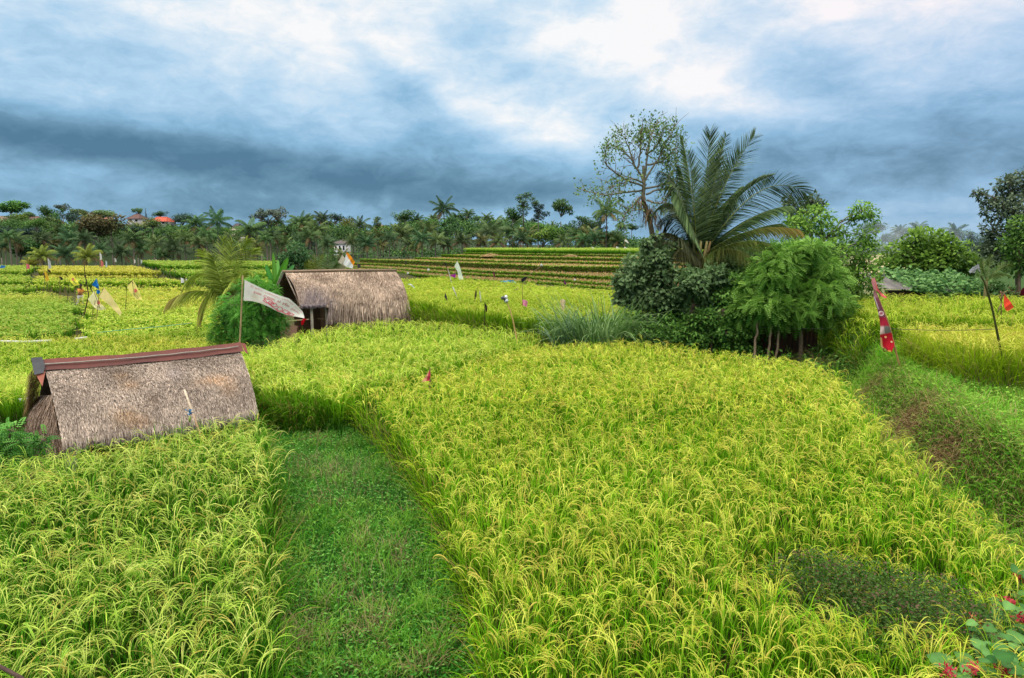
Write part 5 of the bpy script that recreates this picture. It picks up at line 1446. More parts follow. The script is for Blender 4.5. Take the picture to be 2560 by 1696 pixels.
# feathery tree
FG0, FG1 = S(46, 104, 26), S(164, 208, 96)
def feather(c0, c1, n, L=.34, m=8):
    def ex(mb, cl):
        tot = sum(float(np.prod(r) ** (2 / 3)) for _, r in cl)
        for c, rad in cl:
            k = max(6, int(n * float(np.prod(rad) ** (2 / 3)) / tot))
            d = unit(rng.normal(0, 1, (k, 3))); lump = unit(rng.normal(0, 1, (8, 3))); dots = (d @ lump.T).max(1)
            q = rng.random(k) ** .35 * (.7 + .4 * np.clip((dots - .55) * 2.2, 0, 1))
            p = c + rad * d * q[:, None]
            dr = unit(d * np.array([1, 1, .3]) + rng.normal(0, .85, (k, 3)) + np.array([0, 0, -.1]))
            nr = unit(np.array([0, 0, 1.0]) + rng.normal(0, .55, (k, 3)))
            lum = np.clip(.4 + .35 * d[:, 2] + .3 * (q - .7) + rng.normal(0, .16, k), 0, 1)  # painted shading again: top and outer sprays lighter, inner and lower darker
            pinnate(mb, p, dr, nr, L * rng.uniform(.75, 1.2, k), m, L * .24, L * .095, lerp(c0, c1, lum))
    return ex
tree('feathery_tree', 'bushy bright green tree with feathery compound leaves in front of the dark shed', 19.3, [(2001, 890), (2003, 850), (2001, 822), (1985, 780), (1990, 700)],
     [(1985, 640, 60), (1930, 690, 55), (2040, 680, 60), (1985, 720, 70), (1880, 730, 52), (1915, 765, 60), (2060, 740, 55), (1990, 775, 62), (1860, 765, 34), (2080, 700, 38), (2030, 800, 34), (1940, 800, 34), (2010, 620, 36), (1950, 650, 46), (1845, 800, 20), (2118, 762, 26), (1905, 655, 22), (2052, 622, 22), (2090, 795, 24), (1880, 800, 24), (2062, 800, 26), (1930, 618, 16)],
     300, .1, .05, FG0, FG1, bark=S(128, 108, 90), r0=.075, r1=.04, extra=feather(FG0, FG1, 5600), sq=.6)
tree('leafy_tree', 'lighter green loose tree reaching up right behind the feathery tree', 22.5, [(2085, 780), (2070, 680), (2060, 600)],
     [(2040, 545, 48), (2085, 585, 44), (2000, 580, 46), (2140, 640, 48), (2110, 690, 50), (2060, 635, 55), (2160, 590, 34), (2155, 528, 30), (2180, 540, 22), (2130, 545, 18), (2150, 690, 40), (1975, 560, 26), (2170, 660, 26), (2185, 612, 16), (2120, 735, 34), (2150, 745, 30), (2105, 775, 30), (2185, 715, 26), (2070, 700, 40), (2130, 800, 22), (2196, 690, 14)],
     7600, .14, .065, S(60, 108, 30), S(158, 200, 88), r0=.07, r1=.03, droop=.55)
tree('dark_tree', 'thin dark-leaved tree peeking up behind the loose light green tree', 26, [(2035, 700), (2030, 600)],
     [(2028, 502, 22), (2045, 515, 18), (2012, 520, 16), (1982, 520, 22), (1990, 545, 26), (1970, 500, 12)], 900, .18, .09, S(50, 68, 48), S(116, 136, 96), r0=.05, r1=.03)
# low growth under the trees
mb = MB()
cl = []
for _ in range(190):
    px = rng.uniform(1540, 1905); Y = 19.4 + rng.uniform(0, 2.4)
    x = gx(px, Y); z = float(H(x, Y))
    cl.append((np.array([x, Y, z + rng.uniform(.1, 1.1) + (.5 * rng.random() if 1560 < px < 1720 else 0)]), np.array([.35, .35, .34]) * rng.uniform(.7, 1.3)))
for _ in range(70):
    px = rng.uniform(1690, 1890); Y = rng.uniform(22.4, 25.5)
    x = gx(px, Y); cl.append((np.array([x, Y, rng.uniform(.2, 1.9)]), np.array([.5, .5, .45]) * rng.uniform(.7, 1.2)))
for _ in range(46):
    px = rng.uniform(2010, 2150); Y = 17.2 + rng.uniform(0, 2.6)
    x = gx(px, Y); z = float(H(x, Y))
    cl.append((np.array([x, Y, z + rng.uniform(.0, .35)]), np.array([.35, .35, .26]) * rng.uniform(.7, 1.2)))
for px, Y in ((1900, 19.0), (1925, 18.8), (1962, 18.9), (1972, 19.1), (1890, 19.1), (2025, 19.0), (2045, 18.8), (2075, 19.0), (1860, 19.0), (1875, 19.2), (2060, 19.6), (2095, 19.3)):
    x = gx(px, Y); cl.append((np.array([x, Y, .35]), np.array([.22, .22, .4])))
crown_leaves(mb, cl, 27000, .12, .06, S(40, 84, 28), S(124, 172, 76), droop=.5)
tag(mb.build('undergrowth', M['leaf']), 'tangled dark green undergrowth at the foot of the trees around the palm', 'undergrowth', kind='stuff')
# rough grass right of the feathery tree
mb = MB()
xy = []
while len(xy) < 4200:
    px = rng.uniform(2010, 2190); Y = rng.uniform(16.2, 20.5); x = gx(px, Y, .5)
    xy.append((x, Y))
xy = np.array(xy)
blades(mb, xy, .25, .7, .016, [S(26, 56, 22), S(60, 110, 40), S(110, 150, 64), S(150, 134, 84), .1], 4, (-50, 50))
tag(mb.build('rough_grass', M['rice']), 'rough dark green grass between the feathery tree and the patterned red cloth', 'grass', kind='stuff')
# saplings in front of the shed
for pts, lab in (([(1921, 880), (1927, 840), (1931, 812)], 'thin pale crooked sapling stem in front of the dark shed'), ([(1942, 875), (1946, 830), (1946, 805)], 'straight brown stem between the pale sapling and the feathery tree'), ([(1890, 850), (1893, 820), (1896, 800)], 'brown stem nearest the undergrowth at the shed wall')):
    w = [at(x, y, 18.9) for x, y in pts]; w = [to_ground(w[0], w[1])] + w
    mb = MB(); mb.tube(polyline(w, np.linspace(0, 1, 9)) + rng.normal(0, .012, (9, 3)), np.linspace(.04, .025, 9), 6, S(150, 128, 106))
    tag(mb.build('sapling', M['bark'], origin=w[0]), lab, 'sapling', 'thin stems by the shed')
# dark corrugated shed
sh0, sh1 = at(1886, 800, 20.6), at(2046, 800, 20.4)
g0 = float(H(sh0[0], sh0[1]))
shed = Thing('corrugated_shed', ((sh0[0] + sh1[0]) / 2, 21.5, g0), 'dark brown corrugated metal shed hidden under the feathery tree', 'shed')
def corrugated(a, b, z0, z1, col, per=.12, amp=.02, n=160):
    u = np.linspace(0, 1, n); Lg = np.linalg.norm(np.array(b[:2]) - np.array(a[:2])); d = unit(np.array([b[0] - a[0], b[1] - a[1], 0])); nn = np.array([d[1], -d[0], 0])
    o = amp * np.sin(u * Lg / per * 2 * PI)
    G = np.stack([np.column_stack([a[0] + (b[0] - a[0]) * u + nn[0] * o, a[1] + (b[1] - a[1]) * u + nn[1] * o, np.full(n, z)]) for z in np.linspace(z0, z1, 4)], 0)
    mb = MB(); mb.grid(G, lerp(np.asarray(col) * .6, np.asarray(col), np.clip(.5 + .5 * vnoise(G[..., 0] * 5, G[..., 2] * 3, 1, 1), 0, 1))); return mb
shed.part('wall', corrugated(sh0, sh1, g0 - .1, 1.55, S(98, 66, 52)), M['metal'])
shed.part('wall', corrugated(sh0, sh0 + np.array([-.3, 2.2, 0]), g0 - .1, 1.5, S(80, 56, 46)), M['metal'])
shed.part('wall', corrugated(sh1, sh1 + np.array([.3, 2.2, 0]), g0 - .1, 1.5, S(80, 56, 46)), M['metal'])
mb = MB()
u = np.linspace(0, 1, 150)
A_ = np.array([sh0 + (sh1 - sh0) * s for s in np.linspace(-.06, 1.05, 150)]); A_[:, 2] = 1.6 + .02 * np.sin(np.arange(150) * 1.2); A_[:, 1] -= .25
B_ = A_ + np.array([0, 2.9, .35])
mb.grid(np.stack([A_, B_], 0), S(104, 74, 60)); shed.part('roof', mb, M['metal'])
mb = MB()
a = [at(1790, 784, 21.6), at(1824, 792, 21.4), at(1818, 764, 22.3), at(1798, 764, 22.5)]
u = np.linspace(0, 1, 60)
A_ = a[0] + (a[1] - a[0]) * u[:, None]; B_ = a[3] + (a[2] - a[3]) * u[:, None]
A_[:, 2] += .018 * np.sin(u * 40); B_[:, 2] += .018 * np.sin(u * 40)
mb.grid(np.stack([A_, B_], 0), S(128, 84, 74))
for p in (a[0], a[1], a[2], a[3]):
    mb.tube([(p[0], p[1], H(p[0], p[1]) - .1), tuple(p - np.array([0, 0, .02]))], .03, 5, S(110, 90, 70))
tag(mb.build('lean_to_roof', M['metal'], origin=a[0]), 'small red-brown corrugated roof sheet showing between the shrubs', 'roof sheet')

# tall strap grass clumps
def strap(label, name, px, Y, n, L, w, spread, c0, c1, up=(58, 88), dn=(-60, 20)):
    x = gx(px, Y); z = float(H(x, Y))
    t = np.array([x, Y, z]); mb = MB()
    b = np.column_stack([x + rng.normal(0, spread, n), Y + rng.normal(0, spread * .6, n), np.full(n, z) + rng.random(n) * .15])
    az = np.arctan2(b[:, 1] - Y, b[:, 0] - x) + rng.normal(0, .6, n)
    P = bend(b, az, np.radians(rng.uniform(*up, n)), np.radians(rng.uniform(*dn, n)), L * rng.uniform(.55, 1.1, n), 7, 1.6)
    W = w * np.array([.6, .9, 1, 1, .8, .5, .08])[None, :] * rng.uniform(.7, 1.2, (n, 1))
    mb.ribbon(P, unit(np.stack([-np.sin(az), np.cos(az), rng.uniform(-.4, .4, n)], 1)), W, lerp(c0, c1, rng.random(n))[:, None, :] * np.linspace(.75, 1.05, 7)[None, :, None])
    return tag(mb.build(name, M['leaf'], origin=t), label, 'grass clump')
strap('large clump of tall blue-green strap-leaved grass at the edge of the main field', 'tall_grass_clump', 1495, 19.9, 520, 2.5, .034, .5, S(76, 120, 56), S(166, 196, 128), (62, 88), (-60, 45))
strap('small blue-green strap-leaved plant left of the large grass clump', 'strap_leaf_plant', 1412, 20.2, 60, 1.9, .06, .09, S(80, 120, 90), S(150, 178, 150), (66, 88), (-40, 70))
strap('reddish arching grass tuft under the feathery tree, right of its trunk', 'grass_tuft', 2040, 18.4, 160, .95, .014, .16, S(84, 84, 48), S(146, 122, 84), (30, 85), (-70, 10))

# vegetation at the far right
tree('round_bush', 'dense round dark green bush with broad leaves behind the low shed', 30, [(2320, 700), (2320, 650)],
     [(2320, 618, 56), (2262, 642, 50), (2378, 642, 52), (2320, 664, 66), (2228, 668, 34), (2420, 662, 36), (2290, 600, 30), (2355, 606, 30)], 5200, .2, .13, S(40, 78, 26), S(146, 184, 74), r0=.1, r1=.06, cat='bush', droop=.2)
tree('dark_tree', 'tall dark grey-green tree cut off by the edge beside the round bush', 26, [(2546, 740), (2542, 620), (2535, 540)],
     [(2530, 475, 46), (2500, 520, 42), (2555, 530, 50), (2484, 580, 36), (2535, 600, 54), (2505, 640, 42), (2580, 450, 40), (2610, 560, 70), (2455, 488, 16), (2470, 505, 18), (2470, 620, 28), (2560, 650, 44), (2440, 482, 10), (2520, 455, 22)],
     7200, .16, .08, S(40, 58, 44), S(126, 144, 112), r0=.12, r1=.05, droop=.4)
tree('leafy_tree', 'bright green leafy tree at the right edge in front of the dark tall tree', 24, [(2548, 740), (2548, 660)],
     [(2548, 570, 34), (2528, 610, 30), (2575, 610, 44), (2550, 655, 40), (2590, 560, 30)], 2000, .15, .08, S(48, 88, 36), S(128, 168, 76), r0=.06, r1=.03)
# low vine-covered shed
v0, v1 = at(2212, 722, 25.6), at(2480, 738, 25.0)
vs_ = Thing('low_shed', ((v0[0] + v1[0]) / 2, 26.6, H((v0[0] + v1[0]) / 2, 26.6)), 'low shed with a grey corrugated roof half covered by vines', 'shed')
u = np.linspace(-.02, 1.03, 200)
A_ = v0 + (v1 - v0) * u[:, None]; A_[:, 2] = 1.93 + .02 * np.sin(np.arange(200) * 1.3) - .12 * u
B_ = A_ + np.array([.1, 2.6, .5])
mb = MB(); mb.grid(np.stack([A_, (A_ + B_) / 2, B_], 0), lerp(S(92, 88, 84), S(128, 122, 118), .5 + .5 * np.stack([np.sin(u * 30)] * 3))); vs_.part('roof', mb, M['metal'], label='grey corrugated roof sheets')
vs_.part('wall', corrugated(v0 + np.array([.2, .35, 0]), v1 + np.array([-.2, .35, 0]), .6, 1.85, S(92, 60, 60)), M['metal'])
mb = MB()
k = 3000
uu = .22 + .82 * rng.random(k) ** .8; vv = rng.random(k)
p = v0 + (v1 - v0) * uu[:, None]; p[:, 2] = 1.93 - .12 * uu
p = p + np.array([.1, 2.6, .5]) * vv[:, None]
p[:, 2] += rng.random(k) * .35 * (.5 + .5 * np.sin(uu * 18) ** 2)
hang = rng.random(k) < .3
p[hang] = (v0 + (v1 - v0) * uu[hang][:, None]) + np.array([0, -.15, 0]); p[hang, 2] = 1.95 - .9 * rng.random(hang.sum()) * sm(.3, .6, uu[hang])
mb.leaves(p, rng.normal(0, .6, (k, 3)) + np.array([0, -.6, -.5]), rng.normal(0, .35, (k, 3)) + np.array([0, -.3, 1]), rng.uniform(.1, .22, k), rng.uniform(.1, .19, k), lerp(S(46, 98, 42), S(140, 184, 108), rng.random(k)))
tag(mb.build('creeping_vine', M['leaf'], origin=v0), 'broad-leaved vine creeping over the low shed roof', 'vine')
# cassava-like plants at its right end
tree('leafy_shrub', 'low leafy plants at the right end of the vine-covered shed', 24.5, [(2478, 752), (2478, 730)], [(2470, 722, 22), (2500, 730, 22), (2490, 712, 16), (2520, 735, 20)], 500, .2, .07, S(54, 100, 56), S(130, 166, 96), r0=.03, r1=.02, cat='shrub')
mb = MB(); x, Y = gx(2545, 24.0, 1.2), 24.0
n = 34; az = rng.random(n) * 2 * PI
P = bend(np.repeat(np.array([[x, Y, float(H(x, Y)) + .3]]), n, 0) + rng.normal(0, .06, (n, 3)) * np.array([1, 1, 3]), az, np.radians(rng.uniform(50, 85, n)), np.radians(rng.uniform(-20, 50, n)), rng.uniform(.55, .95, n), 5, 1.4)
mb.ribbon(P, unit(np.stack([-np.sin(az), np.cos(az), 0 * az], 1)), np.array([.03, .1, .12, .08, .01])[None, :], lerp(S(96, 22, 44), S(186, 60, 92), rng.random(n))[:, None, :])
tag(mb.build('red_leaf_plant', M['leaf'], origin=(x, Y, float(H(x, Y)))), 'dark red long-leaved plant at the right edge of the olive field', 'plant')
mb = MB(); rm = MB()
bp = at(2466, 702, 23.5)
t = Thing('palm_seedling', (bp[0], bp[1], float(H(bp[0], bp[1]))), 'low palm fan of pale green fronds behind the tip of the dark green pole', 'palm')
for tp, ct, dY in (((2478, 640), (2470, 670), 0), ((2530, 660), (2500, 665), .3), ((2520, 690), (2495, 680), -.3), ((2456, 650), (2458, 675), .2)):
    mb = MB(); rm = MB(); frond(mb, rm, [bp, at(*ct, 23.5 + dY * .5), at(*tp, 23.5 + dY)], 26, 24 * pxm(23.5), S(84, 110, 50), S(140, 156, 96), Xh, .2, w=.03, rr=.015)
    f = t.part('frond', mb, M['leaf']); t.part('midrib', rm, M['leaf'], parent=f)
mb = MB(); mb.tube([bp, (bp[0], bp[1], float(H(bp[0], bp[1])) - .1)], .05, 6, S(110, 100, 66)); t.part('trunk', mb, M['bark'])

# around the far hut
tree('leafy_bush', 'dense bright green bush behind the banner pole, left of the far hut', 22.6, [(625, 850), (628, 800)],
     [(640, 728, 36), (590, 770, 44), (660, 760, 46), (615, 800, 54), (560, 785, 22), (690, 806, 34), (650, 836, 46), (585, 834, 40), (676, 728, 24), (612, 712, 20), (700, 770, 18), (548, 812, 18), (640, 702, 14), (540, 838, 20)],
     900, .1, .05, S(24, 82, 26), S(104, 172, 66), r0=.06, r1=.03, cat='bush', extra=feather(S(30, 96, 26), S(136, 206, 84), 4600, .26, 6))
yp = at(566, 762, 27.0)
t = Thing('young_palm', (yp[0], yp[1], float(H(yp[0], yp[1]))), 'young coconut palm with yellow-green fronds left of the leafy bush', 'palm')
for (tp, ct, dY, hint, dr) in [((556, 600), (556, 680), 0, Xh, .25), ((582, 604), (572, 680), -.4, Xh, .25), ((508, 628), (535, 670), .4, np.array([.7, .3, -.5]), .35), ((640, 625), (592, 660), .3, np.array([.7, .2, .6]), .35), ((618, 600), (582, 650), .8, Xh, .3),
                               ((470, 700), (520, 650), 0, None, .9), ((500, 770), (530, 695), -.3, None, 1.2), ((426, 752), (500, 700), .2, None, .8), ((640, 690), (600, 660), -.8, None, .8), ((530, 640), (548, 690), -1.0, Xh, .3)]:
    mb = MB(); rm = MB(); tc = S(170, 140, 84) if tp[1] > 740 else None
    frond(mb, rm, [yp + np.array([rng.normal(0, .04), 0, .1]), at(*ct, 27 + dY * .5), at(*tp, 27 + dY)], 64, 50 * pxm(27), S(110, 136, 40), S(196, 210, 96), hint, dr, w=.06, tip=tc, rr=.02)
    f = t.part('frond', mb, M['leaf']); t.part('midrib', rm, M['leaf'], parent=f)
mb = MB(); mb.tube([(yp[0], yp[1], float(H(yp[0], yp[1])) - .1), yp + np.array([0, 0, .2])], [.16, .12], 9, S(116, 98, 76)); t.part('trunk', mb, M['bark'])
# banana plant
bp = at(690, 735, 29.5); bp0 = np.array([bp[0], bp[1], float(H(bp[0], bp[1]))])
t = Thing('banana_plant', bp0, 'banana plant with upright glossy leaves behind the left end of the far hut', 'banana plant')
mb = MB(); mb.tube([bp0 - np.array([0, 0, .1]), bp], [.13, .09], 9, S(130, 140, 80)); t.part('stem', mb, M['leaf'])
for (tp, ct, w_, dY, c) in [((683, 632), (687, 690), 13, 0, S(96, 150, 56)), ((720, 644), (700, 690), 22, -.3, S(84, 146, 46)), ((664, 662), (676, 690), 16, .2, S(70, 140, 56)), ((736, 662), (712, 690), 16, .5, S(70, 130, 66)), ((700, 700), (696, 690), 20, -1.0, S(90, 160, 50)), ((672, 700), (680, 700), 18, -.8, S(80, 140, 50)), ((695, 650), (694, 690), 14, 1.0, S(90, 150, 60))]:
    p0, p1, p2 = bp, at(*ct, 29.5 + dY * .5), at(*tp, 29.5 + dY)
    u = np.linspace(0, 1, 16)[:, None]; R = (1 - u) ** 2 * p0 + 2 * u * (1 - u) * p1 + u ** 2 * p2
    tgv = unit(np.gradient(R, axis=0)); sd = unit(np.cross(tgv, np.array([0.2, -1, .2]))); nn = np.cross(sd, tgv)
    W = .72 * w_ * pxm(29.5) * np.sin(PI * np.clip(np.linspace(-.12, 1, 16), 0, 1)) ** .5 + .02
    G = np.stack([R - sd * W[:, None] * .5 + nn * W[:, None] * .14, R, R + sd * W[:, None] * .5 + nn * W[:, None] * .14], 0)
    mb = MB(); mb.grid(G, np.stack([np.tile(c, (16, 1)) * .9, np.tile(c * 1.3, (16, 1)), np.tile(c, (16, 1))], 0))
    t.part('leaf', mb, M['leaf'], smooth=True)
tree('leafy_tree', 'small dark leafy tree behind the banana plant', 34, [(742, 720), (742, 670)], [(740, 632, 30), (715, 650, 26), (762, 650, 28), (738, 665, 34), (770, 672, 20)], 2000, .17, .09, S(34, 72, 40), S(98, 140, 84), r0=.07, r1=.04)
for (px, py, fr, lab) in [(790, 690, [((782, 640), (786, 665), 0), ((802, 640), (796, 662), .2), ((770, 655), (780, 668), .1)], 'small yellow-green palm seedling behind the far hut roof'), (815, 690, [((806, 604), (809, 650), 0), ((832, 630), (822, 655), .2), ((820, 628), (816, 660), -.2), ((842, 660), (828, 668), .2)], 'palm seedling with a tall upright dark green spear behind the far hut roof')]:
    b = at(px, py, 32); t = Thing('palm_seedling', (b[0], b[1], float(H(b[0], b[1]))), lab, 'palm')
    for tp, ct, dY in fr:
        mb = MB(); rm = MB(); frond(mb, rm, [b, at(*ct, 32 + dY), at(*tp, 32 + dY * 2)], 30, 22 * pxm(32), S(70, 104, 44) if px > 800 else S(110, 130, 44), S(120, 150, 84) if px > 800 else S(176, 182, 80), Xh, .2, w=.04, rr=.02)
        f = t.part('frond', mb, M['leaf']); t.part('midrib', rm, M['leaf'], parent=f)
    mb = MB(); mb.tube([b, (b[0], b[1], float(H(b[0], b[1])) - .1)], .07, 6, S(110, 100, 66)); t.part('trunk', mb, M['bark'])
# shrub at the left edge by the near hut
tree('leafy_bush', 'green compound-leaved bush at the left edge by the near hut gable', 9.3, [(10, 1140), (20, 1110)], [(10, 1112, 44), (72, 1112, 30), (-50, 1100, 56), (24, 1140, 44), (106, 1100, 16), (-20, 1150, 56), (30, 1078, 18)],
     260, .07, .035, S(36, 92, 32), S(110, 166, 72), r0=.03, r1=.02, cat='bush', extra=feather(S(44, 108, 34), S(134, 198, 90), 900, .22, 7))
# bare twig at the lower left corner
mb = MB(); W = polyline([on(-60, 1640, 1.05), on(10, 1672, 1.12), on(62, 1700, 1.1), on(90, 1760, .9)], np.linspace(0, 1, 14)); mb.tube(W, .012, 6, S(84, 66, 60)); mb.tube([W[-1], (W[-1][0], W[-1][1], -.05)], .012, 6, S(84, 66, 60))
tag(mb.build('bare_twig', M['bark'], origin=W[-1]), 'bare brown twig arching in the lower left corner of the rice', 'twig')
# flowering climber, lower right
fc = on(2470, 1640, .75)
t = Thing('flowering_shrub', (fc[0] + .1, fc[1], 0), 'sprawling shrub with heart-shaped leaves and red flower clusters, lower right corner', 'shrub')
mb = MB(); lm = MB(); tipsf = []
FL = [(2368, 1680, .95), (2430, 1672, .95), (2432, 1552, .8), (2550, 1445, .8), (2516, 1505, .8), (2552, 1548, .85), (2512, 1676, .9)]
ctr = np.array([fc[0] + .1, fc[1], 0.0])
for (px, py, z) in FL + [(2480, 1600, .8), (2540, 1620, .85), (2410, 1640, .8), (2600, 1580, .85), (2500, 1560, .75), (2580, 1680, .95), (2460, 1690, .9), (2450, 1610, .8)]:
    e = on(px, py, z); m_ = (ctr + e) / 2 + np.array([0, 0, .2]); W = polyline([ctr, m_, e], np.linspace(0, 1, 8)); mb.tube(W, np.linspace(.012, .004, 8), 5, S(120, 110, 70))
    n = 16; i = rng.integers(3, 8, n); p = W[i] + rng.normal(0, .07, (n, 3)); a = rng.random(n) * 2 * PI
    d = unit(np.stack([np.cos(a), np.sin(a), rng.uniform(-.5, .2, n)], 1)); nr = unit(np.stack([rng.normal(0, .3, n), rng.normal(-.3, .3, n), np.ones(n)], 1)); sd = unit(np.cross(d, nr)); L = rng.uniform(.07, .125, n)[:, None]
    prof = [(0, .22), (.12, .42), (.4, .48), (.7, .3), (1, .01)]
    G1 = np.stack([p + d * L * s - sd * L * w_ + nr * L * .06 for s, w_ in prof], 1); G0 = np.stack([p + d * L * s for s, w_ in prof], 1); G2 = np.stack([p + d * L * s + sd * L * w_ + nr * L * .06 for s, w_ in prof], 1)
    c = lerp(S(44, 96, 36), S(112, 158, 84), rng.random(n))
    for k in range(n): lm.grid(np.stack([G1[k], G0[k], G2[k]], 0), np.stack([np.tile(c[k], (5, 1)), np.tile(c[k] * 1.35, (5, 1)), np.tile(c[k], (5, 1))], 0))
t.part('stem', mb, M['bark']); t.part('foliage', lm, M['leaf'])
for (px, py, z) in FL:
    e = on(px, py, z); n = 46; mb = MB()
    p = e + rng.normal(0, .022, (n, 3)); d = unit(rng.normal(0, 1, (n, 3)) + np.array([0, -.3, .3]))
    mb.leaves(p, d, rng.normal(0, 1, (n, 3)), rng.uniform(.02, .045, n), rng.uniform(.012, .022, n), lerp(S(176, 30, 54), S(232, 96, 110), rng.random(n)))
    t.part('flower', mb, M['leaf'])
# ------------------------------------------------------------------ distant trees
def palm_crown_mesh(seed, c0, c1, nf=21, dead=.12, up=0.0):
    global rng
    keep = rng; rng = np.random.default_rng(seed)
    mb = MB()
    for i in range(nf):
        az = i * 2.399 + rng.normal(0, .15); lev = (i + .5) / nf
        th0 = math.radians(84 - 105 * lev + up); th1 = th0 - math.radians(rng.uniform(34, 84))
        L = rng.uniform(.92, 1.12) * (1.05 if lev < .7 else .9)
        R = bend(np.zeros((1, 3)), az, th0, th1, L, 15, 1.2)[0]
        mb.tube(R, np.linspace(.018, .004, 15), 3, lerp(c0, c1, .8) * .9, cap=False)
        dd = lev > 1 - dead
        n = 20; s = np.linspace(.16, .99, n); k = np.linspace(0, 1, 15)
        p = np.stack([np.interp(s, k, R[:, j]) for j in range(3)], -1)
        tgv = unit(np.stack([np.interp(s, k, np.gradient(R[:, j])) for j in range(3)], -1))
        sd = np.array([-math.sin(az), math.cos(az), 0.0])
        col = lerp(c0, c1, np.clip(rng.random() * .6 + .5 * (1 - lev), 0, 1)) if not dd else S(126, 104, 70)
        for sg in (-1, 1):
            ang = np.radians(np.interp(s, [0, .5, 1], [70, 55, 25]))
            d = unit(tgv * np.cos(ang)[:, None] + sd * (sg * np.sin(ang))[:, None] + np.array([0, 0, -.18]))
            ll = .26 * np.sin(PI * np.clip(.18 + .74 * s, 0, 1)) ** .5
            q = np.linspace(0, 1, 3)
            P = p[:, None] + d[:, None] * (ll[:, None] * q)[..., None] + np.array([0, 0, -1.0]) * (.6 * ll[:, None] * q ** 2)[..., None]
            mb.ribbon(P, unit(tgv + rng.normal(0, .2, (n, 3))), np.array([.035, .042, .012])[None, :], np.asarray(col)[None, None, :] * rng.uniform(.8, 1.15, (n, 1, 1)))
    for i in range(7):
        a = rng.random() * 2 * PI
        mb.tube([(0, 0, -.02), (.06 * math.cos(a), .06 * math.sin(a), -.1), (.09 * math.cos(a), .09 * math.sin(a), -.2)], [.02, .02, .01], 4, S(132, 96, 62), cap=False)
    rng = keep
    return mb
PC = [(S(28, 50, 22), S(104, 132, 74)), (S(34, 56, 24), S(116, 142, 78)), (S(28, 50, 26), S(98, 128, 80)), (S(40, 54, 24), S(128, 140, 80)), (S(84, 98, 30), S(180, 186, 80))]
palm_meshes = [palm_crown_mesh(50 + i, *PC[i if i < 5 else i % 4], up=(0 if i != 4 else 10)).mesh('palm_crown', M['leaf_far']) for i in range(5)]
palm_meshes += [palm_crown_mesh(70 + i, *PC[i], nf=17).mesh('palm_crown', M['leaf_far']) for i in range(4)]
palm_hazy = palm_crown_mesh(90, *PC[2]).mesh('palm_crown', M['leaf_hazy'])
def ptrunk(seed, mat):
    r = np.random.default_rng(seed); mb = MB(); u = np.linspace(0, 1, 12); k = r.uniform(-.04, .04)
    mb.tube(np.column_stack([k * np.sin(u * PI), k * np.sin(u * 2.2), u]), np.linspace(.0135, .0095, 12), 7, S(120, 108, 92)); return mb.mesh('palm_trunk', mat)
trunk_meshes = [ptrunk(i, M['trunk_far']) for i in range(3)]
def link(name, me, parent, loc=(0, 0, 0), sc=(1, 1, 1), rz=0.0):
    o = bpy.data.objects.new(name, me); COL.objects.link(o); o.parent = parent; o.location = loc; o.scale = sc; o.rotation_euler = (0, 0, rz); return o
def far_palm(px, py, r, label, group=None, Y=None, v=None, mesh=None, name='coconut_palm', hazy=False, tilt=0.0):
    Y = Y or (float(np.clip(3.7 * F / r, 120, 330)) if py < 588 else rng.uniform(125, 165) if px < 860 else rng.uniform(162, 185))
    c = at(px, py, Y); R = r * pxm(Y) * 1.32
    z0 = float(H(c[0], c[1])); h = max(2.5, c[2] - z0)
    e = bpy.data.objects.new(name, None); COL.objects.link(e); e.location = (c[0], c[1], c[2] - h)
    tag(e, label, 'palm', group)
    v = int(rng.choice([0, 1, 2, 3, 5, 6, 7, 8])) if v is None else v
    if v == 4 and mesh is None and r < 17: v = 1
    th = h * rng.uniform(.9, 1.1)
    t = link('trunk', trunk_meshes[rng.integers(0, 3)], e, (0, 0, -.3), (max(13, min(22, h * 1.2)), max(13, min(22, h * 1.2)), h + .3), rng.random() * 6)
    o = link('crown', mesh or palm_meshes[v], e, (0, 0, h), (R, R, R), rng.random() * 6.3)
    o.rotation_euler = (rng.normal(0, .08), rng.normal(0, .08), rng.random() * 6.3)
    return e

def broad_mesh(seed, kind, c0, c1, n=1500):
    global rng
    keep = rng; rng = np.random.default_rng(seed)
    cb, tb = MB(), MB()
    if kind == 'round':
        cl = [(np.array([rng.normal(0, .38), rng.normal(0, .38), rng.uniform(-.1, .55)]), np.array([.42, .42, .34]) * rng.uniform(.7, 1.15)) for _ in range(11)]
    elif kind == 'tall':
        cl = [(np.array([rng.normal(0, .34), rng.normal(0, .34), z]), np.array([.33, .33, .2]) * rng.uniform(.7, 1.2)) for z in np.linspace(-.75, .85, 13)]
    elif kind == 'flat':
        cl = [(np.array([math.cos(a) * q, math.sin(a) * q, .3 - .2 * q + rng.normal(0, .14)]), np.array([.3, .3, .13]) * rng.uniform(.6, 1.2)) for a, q in zip(rng.random(17) * 6.3, rng.random(17) ** .6 * .85)]
    elif kind == 'cone':
        cl = [(np.array([0, 0, z]), np.array([.34, .34, .12]) * (1.05 - (z + 1) / 2.05)) for z in np.linspace(-.9, .95, 12)]
    tot = sum(float(np.prod(r) ** (2 / 3)) for _, r in cl)
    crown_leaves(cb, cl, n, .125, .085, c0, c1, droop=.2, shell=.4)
    for c, r in cl:
        s = np.array([0, 0, -.5 if kind != 'flat' else -.25]); m_ = (s + c) / 2 + np.array([0, 0, .06])
        tb.tube(polyline([s, m_, c], np.linspace(0, 1, 4)), [.03, .02, .014, .006], 4, S(128, 116, 100), cap=False)
    tb.tube([(0, 0, -3.2), (.02, 0, -1.6), (0, 0, -.45)], [.05, .045, .035], 6, S(122, 110, 96))
    rng = keep
    return cb, tb
